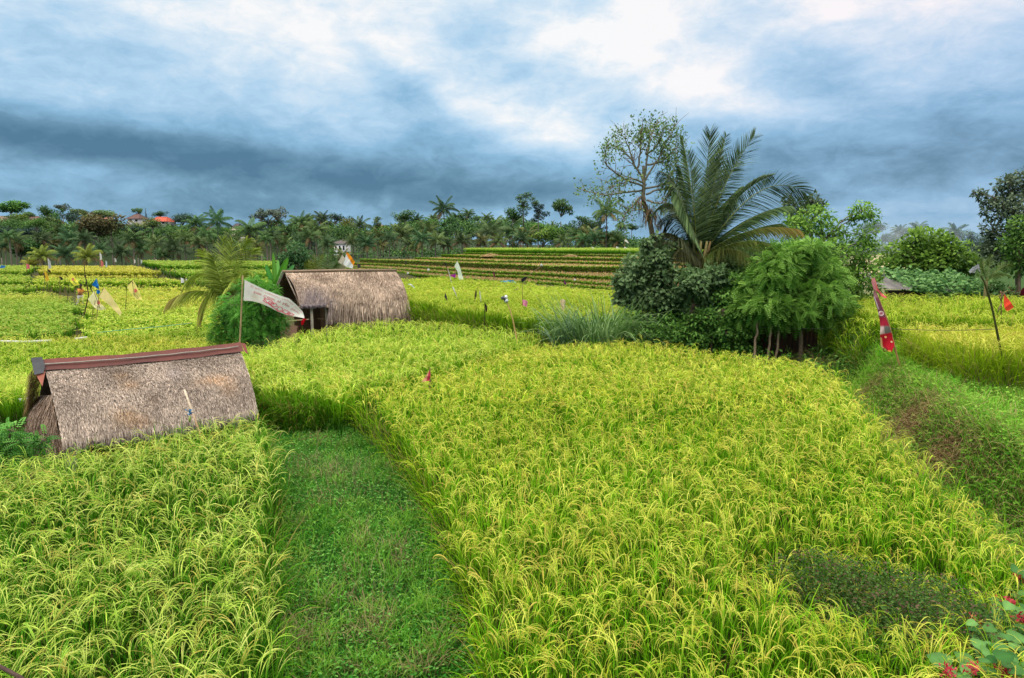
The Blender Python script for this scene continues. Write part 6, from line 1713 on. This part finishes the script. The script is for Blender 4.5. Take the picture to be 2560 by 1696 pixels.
def BM(seed, kind, c0, c1, n=1500, mat='leaf_far'):
    a, b = broad_mesh(seed, kind, c0, c1, n); return a.mesh('tree_crown', M[mat]), b.mesh('tree_trunk', M['trunk_far'])
GR = (S(32, 56, 26), S(116, 148, 80)); GR2 = (S(44, 76, 26), S(142, 176, 80)); DKB = (S(28, 46, 40), S(82, 108, 92)); BRN = (S(54, 58, 34), S(140, 122, 84)); OLV = (S(66, 76, 30), S(146, 146, 74)); GRY = (S(60, 76, 66), S(132, 146, 126))
BMS = {'round': [BM(1, 'round', *GR), BM(2, 'round', *GR2), BM(3, 'round', *DKB)], 'tall': [BM(4, 'tall', *GR), BM(5, 'tall', *DKB)], 'flat': [BM(6, 'flat', S(48, 72, 40), S(126, 158, 96), 1100), BM(7, 'flat', *GRY, 900)],
       'cone': [BM(8, 'cone', *DKB, 700)], 'brown': [BM(9, 'round', *BRN, 2600)], 'olive': [BM(10, 'round', *OLV)], 'big': [BM(11, 'round', *GR, 3200), BM(12, 'round', *GR2, 3200)], 'hazy': [BM(13, 'round', *GR, 1500, 'leaf_hazy'), BM(14, 'tall', *GR, 1500, 'leaf_hazy')]}
def far_tree(px, py, r, kind, label, Y, group=None, v=None, sz=1.0, name='broadleaf_tree'):
    c = at(px, py, Y); R = r * pxm(Y) * 1.3
    ms = BMS[kind]; cm, tm = ms[rng.integers(0, len(ms)) if v is None else v]
    e = bpy.data.objects.new(name, None); COL.objects.link(e); z0 = float(H(c[0], c[1])); e.location = (c[0], c[1], min(z0, c[2] - .5))
    tag(e, label, 'tree', group)
    dz = c[2] - e.location.z; a = rng.random() * 6.3
    link('crown', cm, e, (0, 0, dz), (R, R, R * sz), a)
    ts = max(R, (dz + .2) / 3.2)
    t = link('trunk', tm, e, (0, 0, dz), (R, R, R * sz), a)
    low = dz - 3.2 * R * sz
    if low > .3:      # a longer bole for a tall tree
        mb = MB(); mb.tube([(0, 0, -.2), (.0, 0, low + .3)], [.06 * R + .05, .05 * R], 6, S(120, 108, 96)); mb.build('bole', M['trunk_far'], e)
    return e

# coconut palms one can point to
PAL_LIST = [
 (87, 585, 23, 'coconut palm below the brown-roofed hall at the far left, above the dark bushy tree'),
 (12, 616, 18, 'coconut palm cut off by the left edge above the blue plastic rag'),
 (178, 600, 30, 'large dull green coconut palm left of the big brown-leaved tree'),
 (118, 551, 14, 'slim coconut palm standing right in front of the long brown-roofed hall'),
 (213, 540, 11, 'small coconut palm on the skyline between the flat-topped trees and the brown-roofed hall'),
 (282, 566, 18, 'coconut palm showing just right above the big brown-leaved tree'),
 (353, 577, 24, 'coconut palm below the orange-roofed house'),
 (304, 632, 27, 'low coconut palm behind the red and white streamer, right of the brown-leaved tree'),
 (355, 622, 27, 'coconut palm over the first whitish rags of the bright green plot'),
 (432, 622, 28, 'low spreading coconut palm above the middle of the bright green plot'),
 (430, 577, 18, 'coconut palm right of the orange-roofed house, against the dark round tree'),
 (490, 563, 25, 'coconut palm left of the tallest skyline palm near the young palm'),
 (543, 555, 30, 'tall coconut palm standing highest on the skyline over the young palm'),
 (626, 578, 32, 'broad coconut palm behind the banner pole, right of the tiered grey roofs'),
 (715, 580, 23, 'coconut palm above the banana plant'),
 (752, 558, 24, 'coconut palm with an upright tuft on the skyline above the far hut roof'),
 (792, 577, 26, 'coconut palm with a bare pale trunk just left of the white house'),
 (804, 551, 20, 'coconut palm on the skyline straight above the bare-trunked palm by the white house'),
 (841, 586, 18, 'small coconut palm directly in front of the white house'),
 (900, 568, 23, 'coconut palm on the skyline right above the orange and white flag'),
 (918, 610, 24, 'coconut palm right of the orange and white flag, lower than the skyline'),
 (1003, 585, 26, 'yellowish coconut palm at the left start of the dense palm belt'),
 (1038, 617, 18, 'small pale coconut palm at the wood edge left of the topmost terraces'),
 (1068, 583, 26, 'coconut palm below the tallest palm of the dense belt'),
 (1109, 524, 28, 'tallest coconut palm of the dense belt, standing well above the others'),
 (1155, 602, 22, 'coconut palm with brown skirt at the wood edge above the topmost terrace end'),
 (1171, 535, 14, 'small palm head on the skyline halfway between the tallest palm and the layered trees'),
 (1230, 581, 34, 'large drooping coconut palm directly above the topmost rice terrace'),
 (1273, 583, 28, 'coconut palm right of the large drooping one, below the tall layered tree'),
 (1438, 588, 18, 'small coconut palm at the wood edge left of the three white flags'),
 (1490, 597, 24, 'coconut palm at the wood edge under the tall dry-skirted palm'),
 (1517, 530, 30, 'tall coconut palm with a dry brown skirt beside the slender bare-limbed tree'),
]
for (px, py, r, lab) in PAL_LIST:
    far_palm(px, py, r, lab, 'coconut palms in the distant belt', Y=170 if px > 1500 and r > 25 else None)
for (px, py, r, lab) in [(105, 642, 24, 'yellowish young palm at the valley edge by the grey plastic rag'), (219, 643, 26, 'yellowish young palm at the valley edge left of the red and white streamer'), (80, 662, 18, 'low yellowish young palm beside the deep pink rag')]:
    far_palm(px, py, r, lab, 'young palms at the valley edge', Y=104, mesh=palm_meshes[4], name='young_palm')
# the rest of the belt: nothing in the photo tells these apart
fill = [(460, 575), (590, 574), (670, 566), (700, 560), (735, 568), (770, 562), (825, 566), (860, 572), (885, 580), (930, 578), (960, 572), (1010, 560), (1040, 552), (1085, 548), (1125, 552), (1160, 556), (1210, 560), (1262, 556), (1330, 566), (1370, 566), (1420, 570), (60, 575), (150, 580), (250, 570), (320, 580), (400, 585), (20, 590), (100, 600), (210, 600), (500, 606), (662, 600), (677, 594), (711, 612), (746, 608), (940, 592), (950, 613), (973, 596), (880, 604), (1020, 612), (1050, 598), (1090, 600), (1120, 612), (1135, 580), (1173, 573), (1195, 578), (1205, 600), (1250, 604), (1300, 600), (1320, 590), (1410, 604), (1457, 596), (1475, 590), (1520, 600), (1545, 606), (390, 610), (250, 625), (140, 610), (40, 600), (460, 600), (520, 590), (580, 606), (600, 622), (640, 618), (820, 610), (860, 640), (1079, 556), (1144, 548), (1195, 545), (1214, 548), (1290, 553), (1030, 560), (1055, 570), (985, 570), (1240, 556), (330, 596), (410, 640), (160, 636), (690, 570), (770, 590)]
for px, py in fill:
    low = py > 585
    far_palm(px + rng.normal(0, 3), py + rng.normal(0, 2), rng.uniform(17, 25) if low else rng.uniform(12, 17), 'coconut palm in the dense mixed belt of palms behind the fields', 'unmarked palms of the distant belt')
for px, py, r, lab in [(2295, 574, 20, 'hazy blue palm just left behind the round bush'), (2387, 582, 22, 'hazy blue palm standing right behind the round bush'), (2248, 580, 17, 'hazy blue palm left of the other two in the smoke')]:
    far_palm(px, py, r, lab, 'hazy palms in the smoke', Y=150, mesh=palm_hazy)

BL = [
 (26, 522, 30, 'big', 'large spreading tree on the skyline at the far left, above the brown-roofed hall', 350, 1, .62),
 (116, 533, 20, 'round', 'airy round tree on the skyline right of the large spreading one', 350, 0, .9),
 (69, 543, 16, 'flat', 'small flat-crowned tree between the two roofs of the brown hall', 345, 0, 1.2),
 (46, 553, 20, 'round', 'green tree standing in front of the brown hall roofs', 330, 1, .9),
 (156, 524, 18, 'flat', 'thin grey flat-topped tree on the skyline, tallest of the flat-topped ones', 390, 1, 1.1),
 (194, 535, 20, 'flat', 'flat-topped tree on the skyline left of the small skyline palm', 390, 0, .9),
 (262, 541, 28, 'flat', 'wide low flat-topped tree on the skyline left of the dark-roofed house', 385, 0, .8),
 (345, 532, 11, 'flat', 'small flat-topped tree between the dark-roofed house and the conifer', 380, 0, 1.6),
 (400, 537, 15, 'round', 'round tree just behind the orange roof', 390, 0, .6),
 (456, 552, 26, 'round', 'dark round tree on the skyline right of the orange roof', 360, 2, .7),
 (233, 578, 44, 'brown', 'big bushy tree with brownish seed heads above the yellow flag', 210, 0, .8),
 (228, 552, 18, 'round', 'bright green tree just above the brownish bushy tree', 300, 1, .8),
 (49, 622, 38, 'big', 'big dark bushy tree at the valley edge on the far left', 150, 0, .9),
 (176, 550, 22, 'round', 'dark green tree right of the brown hall', 345, 2, .9),
 (140, 553, 16, 'tall', 'slim tree at the right end of the brown hall', 340, 0, 1.0),
 (655, 543, 26, 'flat', 'grey wide flat-topped tree on the skyline right of the broad palm', 330, 1, 1.0),
 (692, 541, 22, 'flat', 'grey-green umbrella-shaped tree right beside the grey flat-topped one', 325, 1, 1.4),
 (772, 546, 12, 'round', 'small round tree between two skyline palms above the far hut', 330, 0, .8),
 (838, 549, 20, 'round', 'dark round tree on the skyline above the white house', 320, 2, .8),
 (872, 566, 24, 'olive', 'olive-yellow round tree right of the dark round one', 290, 0, .8),
 (942, 558, 15, 'tall', 'thin airy tree on the skyline before the dense palm belt begins', 330, 0, .8),
 (1014, 543, 22, 'round', 'leafy tree at the left shoulder of the dense palm belt', 260, 0, .8),
 (1117, 575, 24, 'tall', 'thin-trunked airy tree in the middle of the dense palm belt', 190, 0, 1.0),
 (1308, 506, 24, 'tall', 'tallest layered tree above the right half of the belt', 220, 0, .75),
 (1281, 540, 22, 'round', 'rounded crown left of the tallest layered tree', 220, 0, .9),
 (1346, 530, 22, 'tall', 'layered tree right beside the tallest layered one', 220, 1, .9),
 (1402, 528, 24, 'flat', 'umbrella-shaped tree right of the layered trees, with a pale forked trunk', 215, 0, 1.8),
 (1357, 600, 32, 'round', 'bright green bushy tree at the wood edge above the top terrace', 180, 1, .9),
 (1388, 592, 24, 'round', 'rounded green tree right of the bright bushy one at the wood edge', 180, 1, 1.0),
 (1455, 562, 20, 'tall', 'slim green tree left of the tall dry-skirted palm', 210, 0, .8),
]
for (px, py, r, kind, lab, Y, v, sz) in BL:
    far_tree(px, py, r, kind, lab, Y, 'distant broad-leaved trees', v, sz)
far_tree(365, 541, 8, 'cone', 'small pointed conifer between the dark roof and the orange roof', 370, None, 0, 1.8, 'conifer_tree')
for px in list(range(10, 860, 26)) + list(range(960, 1600, 30)):
    far_tree(px + rng.normal(0, 8), (590 if px < 860 else 585) + rng.normal(0, 14) - (12 if px < 400 else 0), rng.uniform(14, 22), rng.choice(['round', 'round', 'tall']), 'dark broad-leaved tree among the palms of the distant belt', rng.uniform(215, 320), 'unmarked trees of the distant belt', None, rng.uniform(.7, 1.1))
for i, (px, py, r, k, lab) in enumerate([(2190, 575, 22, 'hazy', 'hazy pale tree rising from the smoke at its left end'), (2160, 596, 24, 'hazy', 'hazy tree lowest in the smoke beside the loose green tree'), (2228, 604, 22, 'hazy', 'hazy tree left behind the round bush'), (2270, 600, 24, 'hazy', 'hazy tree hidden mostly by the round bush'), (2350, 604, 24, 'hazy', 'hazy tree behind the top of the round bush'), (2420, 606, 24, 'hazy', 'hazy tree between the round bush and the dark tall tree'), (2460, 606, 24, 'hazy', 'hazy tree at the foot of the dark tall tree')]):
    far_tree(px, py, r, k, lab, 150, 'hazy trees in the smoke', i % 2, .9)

# woodland mass between them
mb = MB()
k = 0
cl = []
LIMX = [-200, 0, 120, 300, 480, 560, 640, 800, 860, 940, 975, 1020, 1100, 1220, 1300, 1400, 1480, 1560, 1720]
LIMY = [545, 545, 552, 556, 566, 572, 562, 562, 562, 574, 566, 552, 548, 550, 548, 560, 572, 590, 600]
while k < 1900:
    px = rng.uniform(-150, 1720); back = rng.random() < .62
    Y = rng.uniform(240, 345) if back else rng.uniform(112, 240)
    x = gx(px, Y)
    if px > 860 and Y < 166: continue
    z = float(H(x, Y))
    if back:
        pyt = np.interp(px, LIMX, LIMY) + abs(rng.normal(0, 18)); top = CAMH - (pyt - HOR) * Y / F - z
        if top < 1: continue
    else:
        top = rng.uniform(.5, 3.0)
        if HOR - (z + top - CAMH) * F / Y < 590: continue
    sz_ = (Y / 220) * rng.uniform(.6, 1.2)
    cl.append((np.array([x, Y, z + top - 1.3 * sz_]), np.array([2.6, 2.6, 1.6]) * sz_)); k += 1
for _ in range(130):
    px = rng.uniform(1560, 2700); Y = rng.uniform(150, 200); x = gx(px, Y); z = float(H(x, Y))
    cl.append((np.array([x, Y, z + rng.uniform(0, 2.2)]), np.array([3, 3, 1.6])))
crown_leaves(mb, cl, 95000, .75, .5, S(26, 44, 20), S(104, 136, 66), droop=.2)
tag(mb.build('woodland', M['leaf_far']), 'dense dark green growth between the distant palms', 'woodland', kind='stuff')

# ------------------------------------------------------------------ distant buildings
def house(label, x0, x1, pr, pe, pb, Y, depth, roof, wall, ridge=.35, name='house', over=.08, win=3, veranda=False, tier=None):
    a, b = at(x0, pe, Y), at(x1, pe, Y); zr = at(x0, pr, Y + depth / 2)[2]; ze = a[2]; w = b[0] - a[0]; zb = min(at(x0, pb, Y)[2], ze - .5)
    t = Thing(name, ((a[0] + b[0]) / 2, Y + depth / 2, zb), label, 'building', 'buildings on the distant hill')
    zb -= 3.0
    mb = MB(); o = w * over
    x, X, y, Yy = a[0], b[0], Y, Y + depth
    rx0, rx1 = x + w * ridge * .5, X - w * ridge * .5; ym = Y + depth / 2
    V = [(x, y, ze), (X, y, ze), (X, Yy, ze), (x, Yy, ze), (rx0, ym, zr), (rx1, ym, zr)]
    def quadgrid(p00, p10, p01, p11, nu=24, nv=8):
        u = np.linspace(0, 1, nu)[None, :, None]; v = np.linspace(0, 1, nv)[:, None, None]
        G = (np.array(p00) * (1 - u) + np.array(p10) * u) * (1 - v) + (np.array(p01) * (1 - u) + np.array(p11) * u) * v
        mb.grid(G, np.asarray(roof) * (1 + .22 * rng.normal(0, .6, (nv, nu, 1)) + .1 * (np.arange(nv) % 2)[:, None, None]))
    quadgrid(V[0], V[1], V[4], V[5]); quadgrid(V[2], V[3], V[5], V[4]); quadgrid(V[3], V[0], V[4], V[4]); quadgrid(V[1], V[2], V[5], V[5])
    mb.tube([V[4], V[5]], .18, 5, np.asarray(roof) * .8)
    for p, q in ((0, 4), (1, 5), (2, 5), (3, 4)): mb.tube([V[p], V[q]], .12, 5, np.asarray(roof) * .85)
    t.part('roof', mb, M['wall'])
    mb = MB(); mb.box(((x + X) / 2, (y + Yy) / 2, (zb + ze) / 2 - .02), (w - 2 * o, depth - 2 * o if depth > 3 * o else depth * .7, ze - zb), wall); t.part('wall', mb, M['wall'])
    fy = (y + o) if depth > 3 * o else y + depth * .15
    vis = max(.6, ze - at(x0, pb, Y)[2])
    for i in range(win):
        wx = x + o + (w - 2 * o) * (i + .5) / win; ww = (w - 2 * o) / win * .42
        mb = MB(); mb.box((wx, fy - .04, ze - vis * .5), (ww, .08, vis * .55), S(52, 46, 42)); t.part('window', mb, M['ink'])
    if veranda:
        for i in range(6):
            mb = MB(); wx = x + o * .4 + (w - o * .8) * i / 5; mb.tube([(wx, y + .4, zb), (wx, y + .4, ze + .1)], .16, 6, S(110, 88, 70)); t.part('post', mb, M['wood'])
        mb = MB(); mb.box(((x + X) / 2, y + .4, ze - vis * .75), (w * .9, .12, vis * .2), S(96, 74, 60)); t.part('railing', mb, M['wood'])
    return t
BRF = S(150, 120, 108)
house('long brown-roofed hall at the far left of the hill', -40, 78, 541, 566, 582, 350, 16, BRF, S(60, 52, 48), .1, win=6, veranda=True)
house('brown-roofed open hall with a veranda, right of the long one', 78, 143, 549, 568, 582, 342, 14, S(140, 104, 90), S(58, 48, 46), .5, win=5, veranda=True)
house('low building with a pale grey roof right of the brown halls', 160, 204, 560, 568, 573, 335, 10, S(168, 158, 156), S(140, 130, 124), .3)
house('house with a dark brown hipped roof left of the orange-roofed house', 314, 349, 536, 547, 556, 360, 10, S(106, 76, 68), S(206, 200, 196), .7, win=2)
house('house with a bright orange hipped roof', 366, 417, 543, 554, 561, 350, 12, S(186, 86, 60), S(200, 196, 188), .5, win=3)
house('tiny orange roof showing between the flat-topped trees', 234, 243, 543, 547, 550, 372, 6, S(160, 96, 72), S(190, 180, 170), .2, win=1)
house('small orange-pink roof left of the dark brown house', 254, 270, 545, 549, 553, 370, 6, S(164, 108, 88), S(190, 180, 170), .2, win=1)
tt = house('grey thatched pavilion with a two-tiered roof left of the broad palm', 566, 594, 578, 588, 594, 260, 8, S(172, 158, 146), S(120, 104, 92), .6, win=2, name='pavilion')
for (x0, x1, pr, pe) in ((570, 584, 569, 577),):
    a, b = at(x0, pe, 262), at(x1, pe, 262); zr = at(x0, pr, 264)[2]; mb = MB(); m_ = (a + b) / 2
    V = np.array([a, b, b + np.array([0, 4, 0]), a + np.array([0, 4, 0]), (m_[0], m_[1] + 2, zr)])
    mb.add(V, None, [(0, 1, 4), (1, 2, 4), (2, 3, 4), (3, 0, 4)], S(182, 166, 150)); tt.part('upper_roof', mb, M['wall'])
    mb = MB(); mb.box((m_[0], m_[1] + 2, a[2] - .5), (b[0] - a[0] - .6, 3, 1.2), S(116, 96, 84)); tt.part('neck', mb, M['wall'])
house('dark-roofed house just above the grey pavilion', 578, 594, 560, 568, 572, 300, 8, S(84, 72, 70), S(150, 140, 134), .4, win=2)
house('low grey roof half hidden right of the pavilion', 584, 612, 594, 602, 606, 235, 6, S(168, 158, 150), S(130, 120, 110), .3, win=2)
house('white house with a dark roof among the palms behind the far hut', 830, 866, 601, 610, 630, 230, 8, S(96, 86, 80), S(222, 220, 216), .4, win=3)
house('small pinkish roof on the skyline before the dense palm belt', 932, 960, 563, 571, 576, 330, 8, S(176, 140, 130), S(200, 190, 182), .4, win=2)
for (px, py0, py1, qx, w_, lab) in [(1541, 616, 634, 1543, 10, 'leftmost small white flag at the wood edge beyond the top terrace'), (1563, 598, 632, 1559, 9, 'highest white flag on a leaning pole at the wood edge'), (1561, 617, 634, 1561, 12, 'white flag right below the highest one at the wood edge'), (1480, 617, 634, 1482, 10, 'white flag left of the group at the wood edge by the palm trunks')]:
    flag(lab, 118, [(px, py0), (qx, py1)], [(px, py0), (px + w_ * .6, py0 + 4), (px + w_, py0 + 9)], [(px - 2, py0 + 5), (px + w_ * .4, py0 + 8), (px + w_ * .8, py0 + 11)], S(222, 220, 212), group='white flags at the wood edge', name='rag_flag', nu=6)

# ------------------------------------------------------------------ smoke drifting over the plain
def smoke(label, px, py, rx, ry, Y, ryy, dens):
    c = at(px, py, Y); bm = bmesh.new(); bmesh.ops.create_icosphere(bm, subdivisions=3, radius=1.0)
    me = bpy.data.meshes.new('smoke'); bm.to_mesh(me); bm.free()
    o = bpy.data.objects.new('smoke', me); COL.objects.link(o); o.location = c; o.scale = (rx * pxm(Y), ryy, ry * pxm(Y))
    m, nt, N, L = new_mat('smoke'); out = N.new('ShaderNodeOutputMaterial'); sc = N.new('ShaderNodeVolumeScatter'); sc.inputs['Color'].default_value = (.74, .84, .95, 1)
    tc = N.new('ShaderNodeTexCoord'); ns = N.new('ShaderNodeTexNoise'); ns.inputs['Scale'].default_value = 2.2; ns.inputs['Detail'].default_value = 4
    ln = N.new('ShaderNodeVectorMath'); ln.operation = 'LENGTH'; L.new(tc.outputs['Object'], ln.inputs[0]); L.new(tc.outputs['Object'], ns.inputs['Vector'])
    mr = N.new('ShaderNodeMapRange'); mr.inputs[1].default_value = 1.0; mr.inputs[2].default_value = .2; mr.inputs[3].default_value = 0; mr.inputs[4].default_value = dens
    L.new(ln.outputs['Value'], mr.inputs[0]); m2 = N.new('ShaderNodeMapRange'); m2.inputs[1].default_value = .35; m2.inputs[2].default_value = .65; m2.inputs[3].default_value = .35; m2.inputs[4].default_value = 1.5; L.new(ns.outputs[0], m2.inputs[0])
    mu = N.new('ShaderNodeMath'); mu.operation = 'MULTIPLY'; L.new(mr.outputs[0], mu.inputs[0]); L.new(m2.outputs[0], mu.inputs[1]); L.new(mu.outputs[0], sc.inputs['Density']); L.new(sc.outputs[0], out.inputs['Volume'])
    me.materials.append(m)
    return tag(o, label, 'smoke', kind='stuff')
smoke('thin blue-white smoke drifting low over the plain behind the round bush', 2250, 592, 190, 54, 118, 14, .022)

# ------------------------------------------------------------------ sky, sun
w = bpy.data.worlds.new('World'); scene.world = w; w.use_nodes = True
nt = w.node_tree; N = nt.nodes; L = nt.links; N.clear()
SUN_EL, SUN_AZ = math.radians(58), math.radians(-140)   # azimuth from +Y towards +X
def val(x):
    n = N.new('ShaderNodeValue'); n.outputs[0].default_value = x; return n.outputs[0]
def math_(op, a, b=None, clamp=False):
    n = N.new('ShaderNodeMath'); n.operation = op; n.use_clamp = clamp
    for i, v in enumerate((a, b)):
        if v is None: continue
        if isinstance(v, (int, float)): n.inputs[i].default_value = v
        else: L.new(v, n.inputs[i])
    return n.outputs[0]
tc = N.new('ShaderNodeTexCoord'); sep = N.new('ShaderNodeSeparateXYZ'); L.new(tc.outputs['Generated'], sep.inputs[0])
X_, Y_, Z_ = sep.outputs
AZ = math_('ARCTAN2', X_, Y_); EL = math_('ARCSINE', Z_)
# cloud-layer coordinates: the direction meets a high horizontal layer
den = math_('ADD', math_('MAXIMUM', Z_, 0.0), .26)
cx_ = math_('DIVIDE', X_, den); cy_ = math_('DIVIDE', Y_, den)
def noise(scale, detail, rough, off=(0, 0, 0), sx=1.0, sy=1.0, rot=0.0, dist=0.0):
    cmb = N.new('ShaderNodeCombineXYZ'); L.new(cx_, cmb.inputs[0]); L.new(cy_, cmb.inputs[1])
    mp = N.new('ShaderNodeMapping'); mp.inputs['Location'].default_value = off; mp.inputs['Rotation'].default_value = (0, 0, rot); mp.inputs['Scale'].default_value = (sx, sy, 1); L.new(cmb.outputs[0], mp.inputs[0])
    n = N.new('ShaderNodeTexNoise'); n.inputs['Scale'].default_value = scale; n.inputs['Detail'].default_value = detail; n.inputs['Roughness'].default_value = rough; n.inputs['Distortion'].default_value = dist
    L.new(mp.outputs[0], n.inputs['Vector']); return math_('SUBTRACT', n.outputs[0], .5)
n1 = noise(.8, 6, .5, (3.1, 1.7, 0), 1.0, 1.1, .25, .3)
cx_, cy_ = AZ, EL     # finer billows in angular coordinates
n2 = noise(3.2, 7, .56, (7.7, 2.2, 0), 1.0, 2.5, .16, .25)
n3 = noise(9, 6, .6, (1.7, 9.2, 0), 1.0, 2.2, .12, .3)
n4 = noise(24, 5, .65, (5.7, 3.2, 0), 1.0, 1.9, .12, .5)
def pxdir(px, py):
    d = unit(ray(px, py)); return math.atan2(d[0], d[1]), math.asin(d[2])
def blob(px, py, rx, ry, amp, rot=0.0):
    a, e = pxdir(px, py); sx, sy = rx / F, ry / F
    # the outline of each cloud mass is frayed by the noise
    du = math_('ADD', math_('SUBTRACT', AZ, a), math_('MULTIPLY', n2, .10)); dv = math_('ADD', math_('SUBTRACT', EL, e), math_('MULTIPLY', n2, -.05))
    c, s = math.cos(rot), math.sin(rot)
    u = math_('DIVIDE', math_('ADD', math_('MULTIPLY', du, c), math_('MULTIPLY', dv, s)), sx)
    v = math_('DIVIDE', math_('SUBTRACT', math_('MULTIPLY', dv, c), math_('MULTIPLY', du, s)), sy)
    q = math_('ADD', math_('MULTIPLY', u, u), math_('MULTIPLY', v, v))
    return math_('MULTIPLY', math_('EXPONENT', math_('MULTIPLY', q, -1.0)), amp)
V = math_('ADD', math_('ADD', math_('MULTIPLY', n1, .28), math_('MULTIPLY', n2, .66)), math_('ADD', math_('MULTIPLY', n3, .56), math_('MULTIPLY', n4, .32)))
# overall brightening with height above the horizon
fc_ = N.new('ShaderNodeFloatCurve'); L.new(math_('MULTIPLY', EL, 2.0, True), fc_.inputs['Value'])
cur = fc_.mapping.curves[0]
pts_ = [(max(0.0, 2 * pxdir(1280, y)[1]), v) for y, v in ((600, .39), (560, .37), (500, .32), (430, .32), (350, .46), (250, .60), (150, .70), (50, .84))] + [(.9, .84), (1.0, .84)]
cur.points[0].location = (0, .36); cur.points[1].location = pts_[-1]
for q_ in pts_[:-1]: cur.points.new(*q_)
fc_.mapping.update()
V = math_('ADD', V, fc_.outputs[0])
for b in [ # px, py, rx, ry, amplitude, tilt
    (250, 350, 460, 42, -.26, -.06), (800, 435, 460, 48, -.21, -.1), (1270, 480, 360, 40, -.12, 0), (100, 430, 190, 34, .14, -.1), (1480, 350, 240, 70, .28, -.2), (1280, 300, 220, 60, .16, -.4),
    (650, 30, 400, 64, .17, -.2), (960, 140, 150, 46, .15, -.5), (1000, 205, 150, 46, -.30, -.6), (1200, 70, 90, 90, -.16, 0), (1640, 160, 240, 80, .27, -.25), (1860, 255, 170, 46, .26, -.2), (2060, 150, 130, 80, -.10, 0),
    (1560, 60, 110, 110, .16, 0), (2200, 500, 140, 50, .12, 0), (2250, 400, 320, 60, -.06, 0), (160, 30, 120, 60, -.12, 0), (2400, 60, 150, 60, .1, 0)]:
    V = math_('ADD', V, blob(*b))
ramp = N.new('ShaderNodeValToRGB'); L.new(V, ramp.inputs[0])
els = ramp.color_ramp.elements
stops = [(0.0, S(78, 122, 152)), (.2, S(106, 149, 178)), (.42, S(142, 188, 221)), (.62, S(180, 215, 242)), (.8, S(216, 235, 250)), (.97, S(255, 255, 255))]
els[0].position, els[1].position = stops[0][0], stops[-1][0]
els[0].color = (*stops[0][1], 1); els[1].color = (*stops[-1][1], 1)
for p, c in stops[1:-1]:
    e = els.new(p); e.color = (*c, 1)
# violet-grey cast on the right
cast = N.new('ShaderNodeMix'); cast.data_type = 'RGBA'; cast.blend_type = 'MULTIPLY'
mrx = N.new('ShaderNodeMapRange'); mrx.inputs[1].default_value = .12; mrx.inputs[2].default_value = .55; mrx.inputs[3].default_value = 0; mrx.inputs[4].default_value = 1.0; L.new(AZ, mrx.inputs[0]); L.new(mrx.outputs[0], cast.inputs[0])
L.new(ramp.outputs[0], cast.inputs[6]); cast.inputs[7].default_value = (1.02, .96, .98, 1)
# brighter overcast towards the zenith
mz = N.new('ShaderNodeMapRange'); mz.inputs[1].default_value = .36; mz.inputs[2].default_value = 1.2; mz.inputs[3].default_value = 1.0; mz.inputs[4].default_value = 2.6; L.new(EL, mz.inputs[0])
zw = N.new('ShaderNodeMix'); zw.data_type = 'RGBA'; zr_ = N.new('ShaderNodeMapRange'); zr_.inputs[1].default_value = .38; zr_.inputs[2].default_value = .8; L.new(EL, zr_.inputs[0]); L.new(zr_.outputs[0], zw.inputs[0]); L.new(cast.outputs[2], zw.inputs[6]); zw.inputs[7].default_value = (1, .96, .88, 1)
bgc = N.new('ShaderNodeBackground'); L.new(zw.outputs[2], bgc.inputs[0]); L.new(mz.outputs[0], bgc.inputs[1])
sky = N.new('ShaderNodeTexSky'); sky.sky_type = 'NISHITA'; sky.sun_disc = False; sky.sun_elevation = SUN_EL; sky.sun_rotation = SUN_AZ % (2 * PI)
bgs = N.new('ShaderNodeBackground'); L.new(sky.outputs[0], bgs.inputs[0]); bgs.inputs[1].default_value = .1
mixs = N.new('ShaderNodeMixShader'); mixs.inputs[0].default_value = .93; L.new(bgs.outputs[0], mixs.inputs[1]); L.new(bgc.outputs[0], mixs.inputs[2])
wo = N.new('ShaderNodeOutputWorld'); L.new(mixs.outputs[0], wo.inputs[0])
sd = bpy.data.lights.new('sun', 'SUN'); sd.energy = 1.5; sd.angle = math.radians(12); sd.color = (1, .95, .86)
so = bpy.data.objects.new('sun', sd); COL.objects.link(so)
dirv = Vector((math.sin(SUN_AZ) * math.cos(SUN_EL), math.cos(SUN_AZ) * math.cos(SUN_EL), math.sin(SUN_EL)))
so.rotation_euler = dirv.to_track_quat('Z', 'Y').to_euler()
so.location = (0, -10, 40)

scene.view_settings.view_transform = 'Standard'
scene.view_settings.look = 'None'
scene.view_settings.exposure = 0
scene.view_settings.gamma = 1
scene.render.engine = 'CYCLES'
scene.cycles.max_bounces = 5
scene.cycles.diffuse_bounces = 3
scene.cycles.transmission_bounces = 3
scene.cycles.volume_bounces = 1
scene.cycles.volume_step_rate = 2
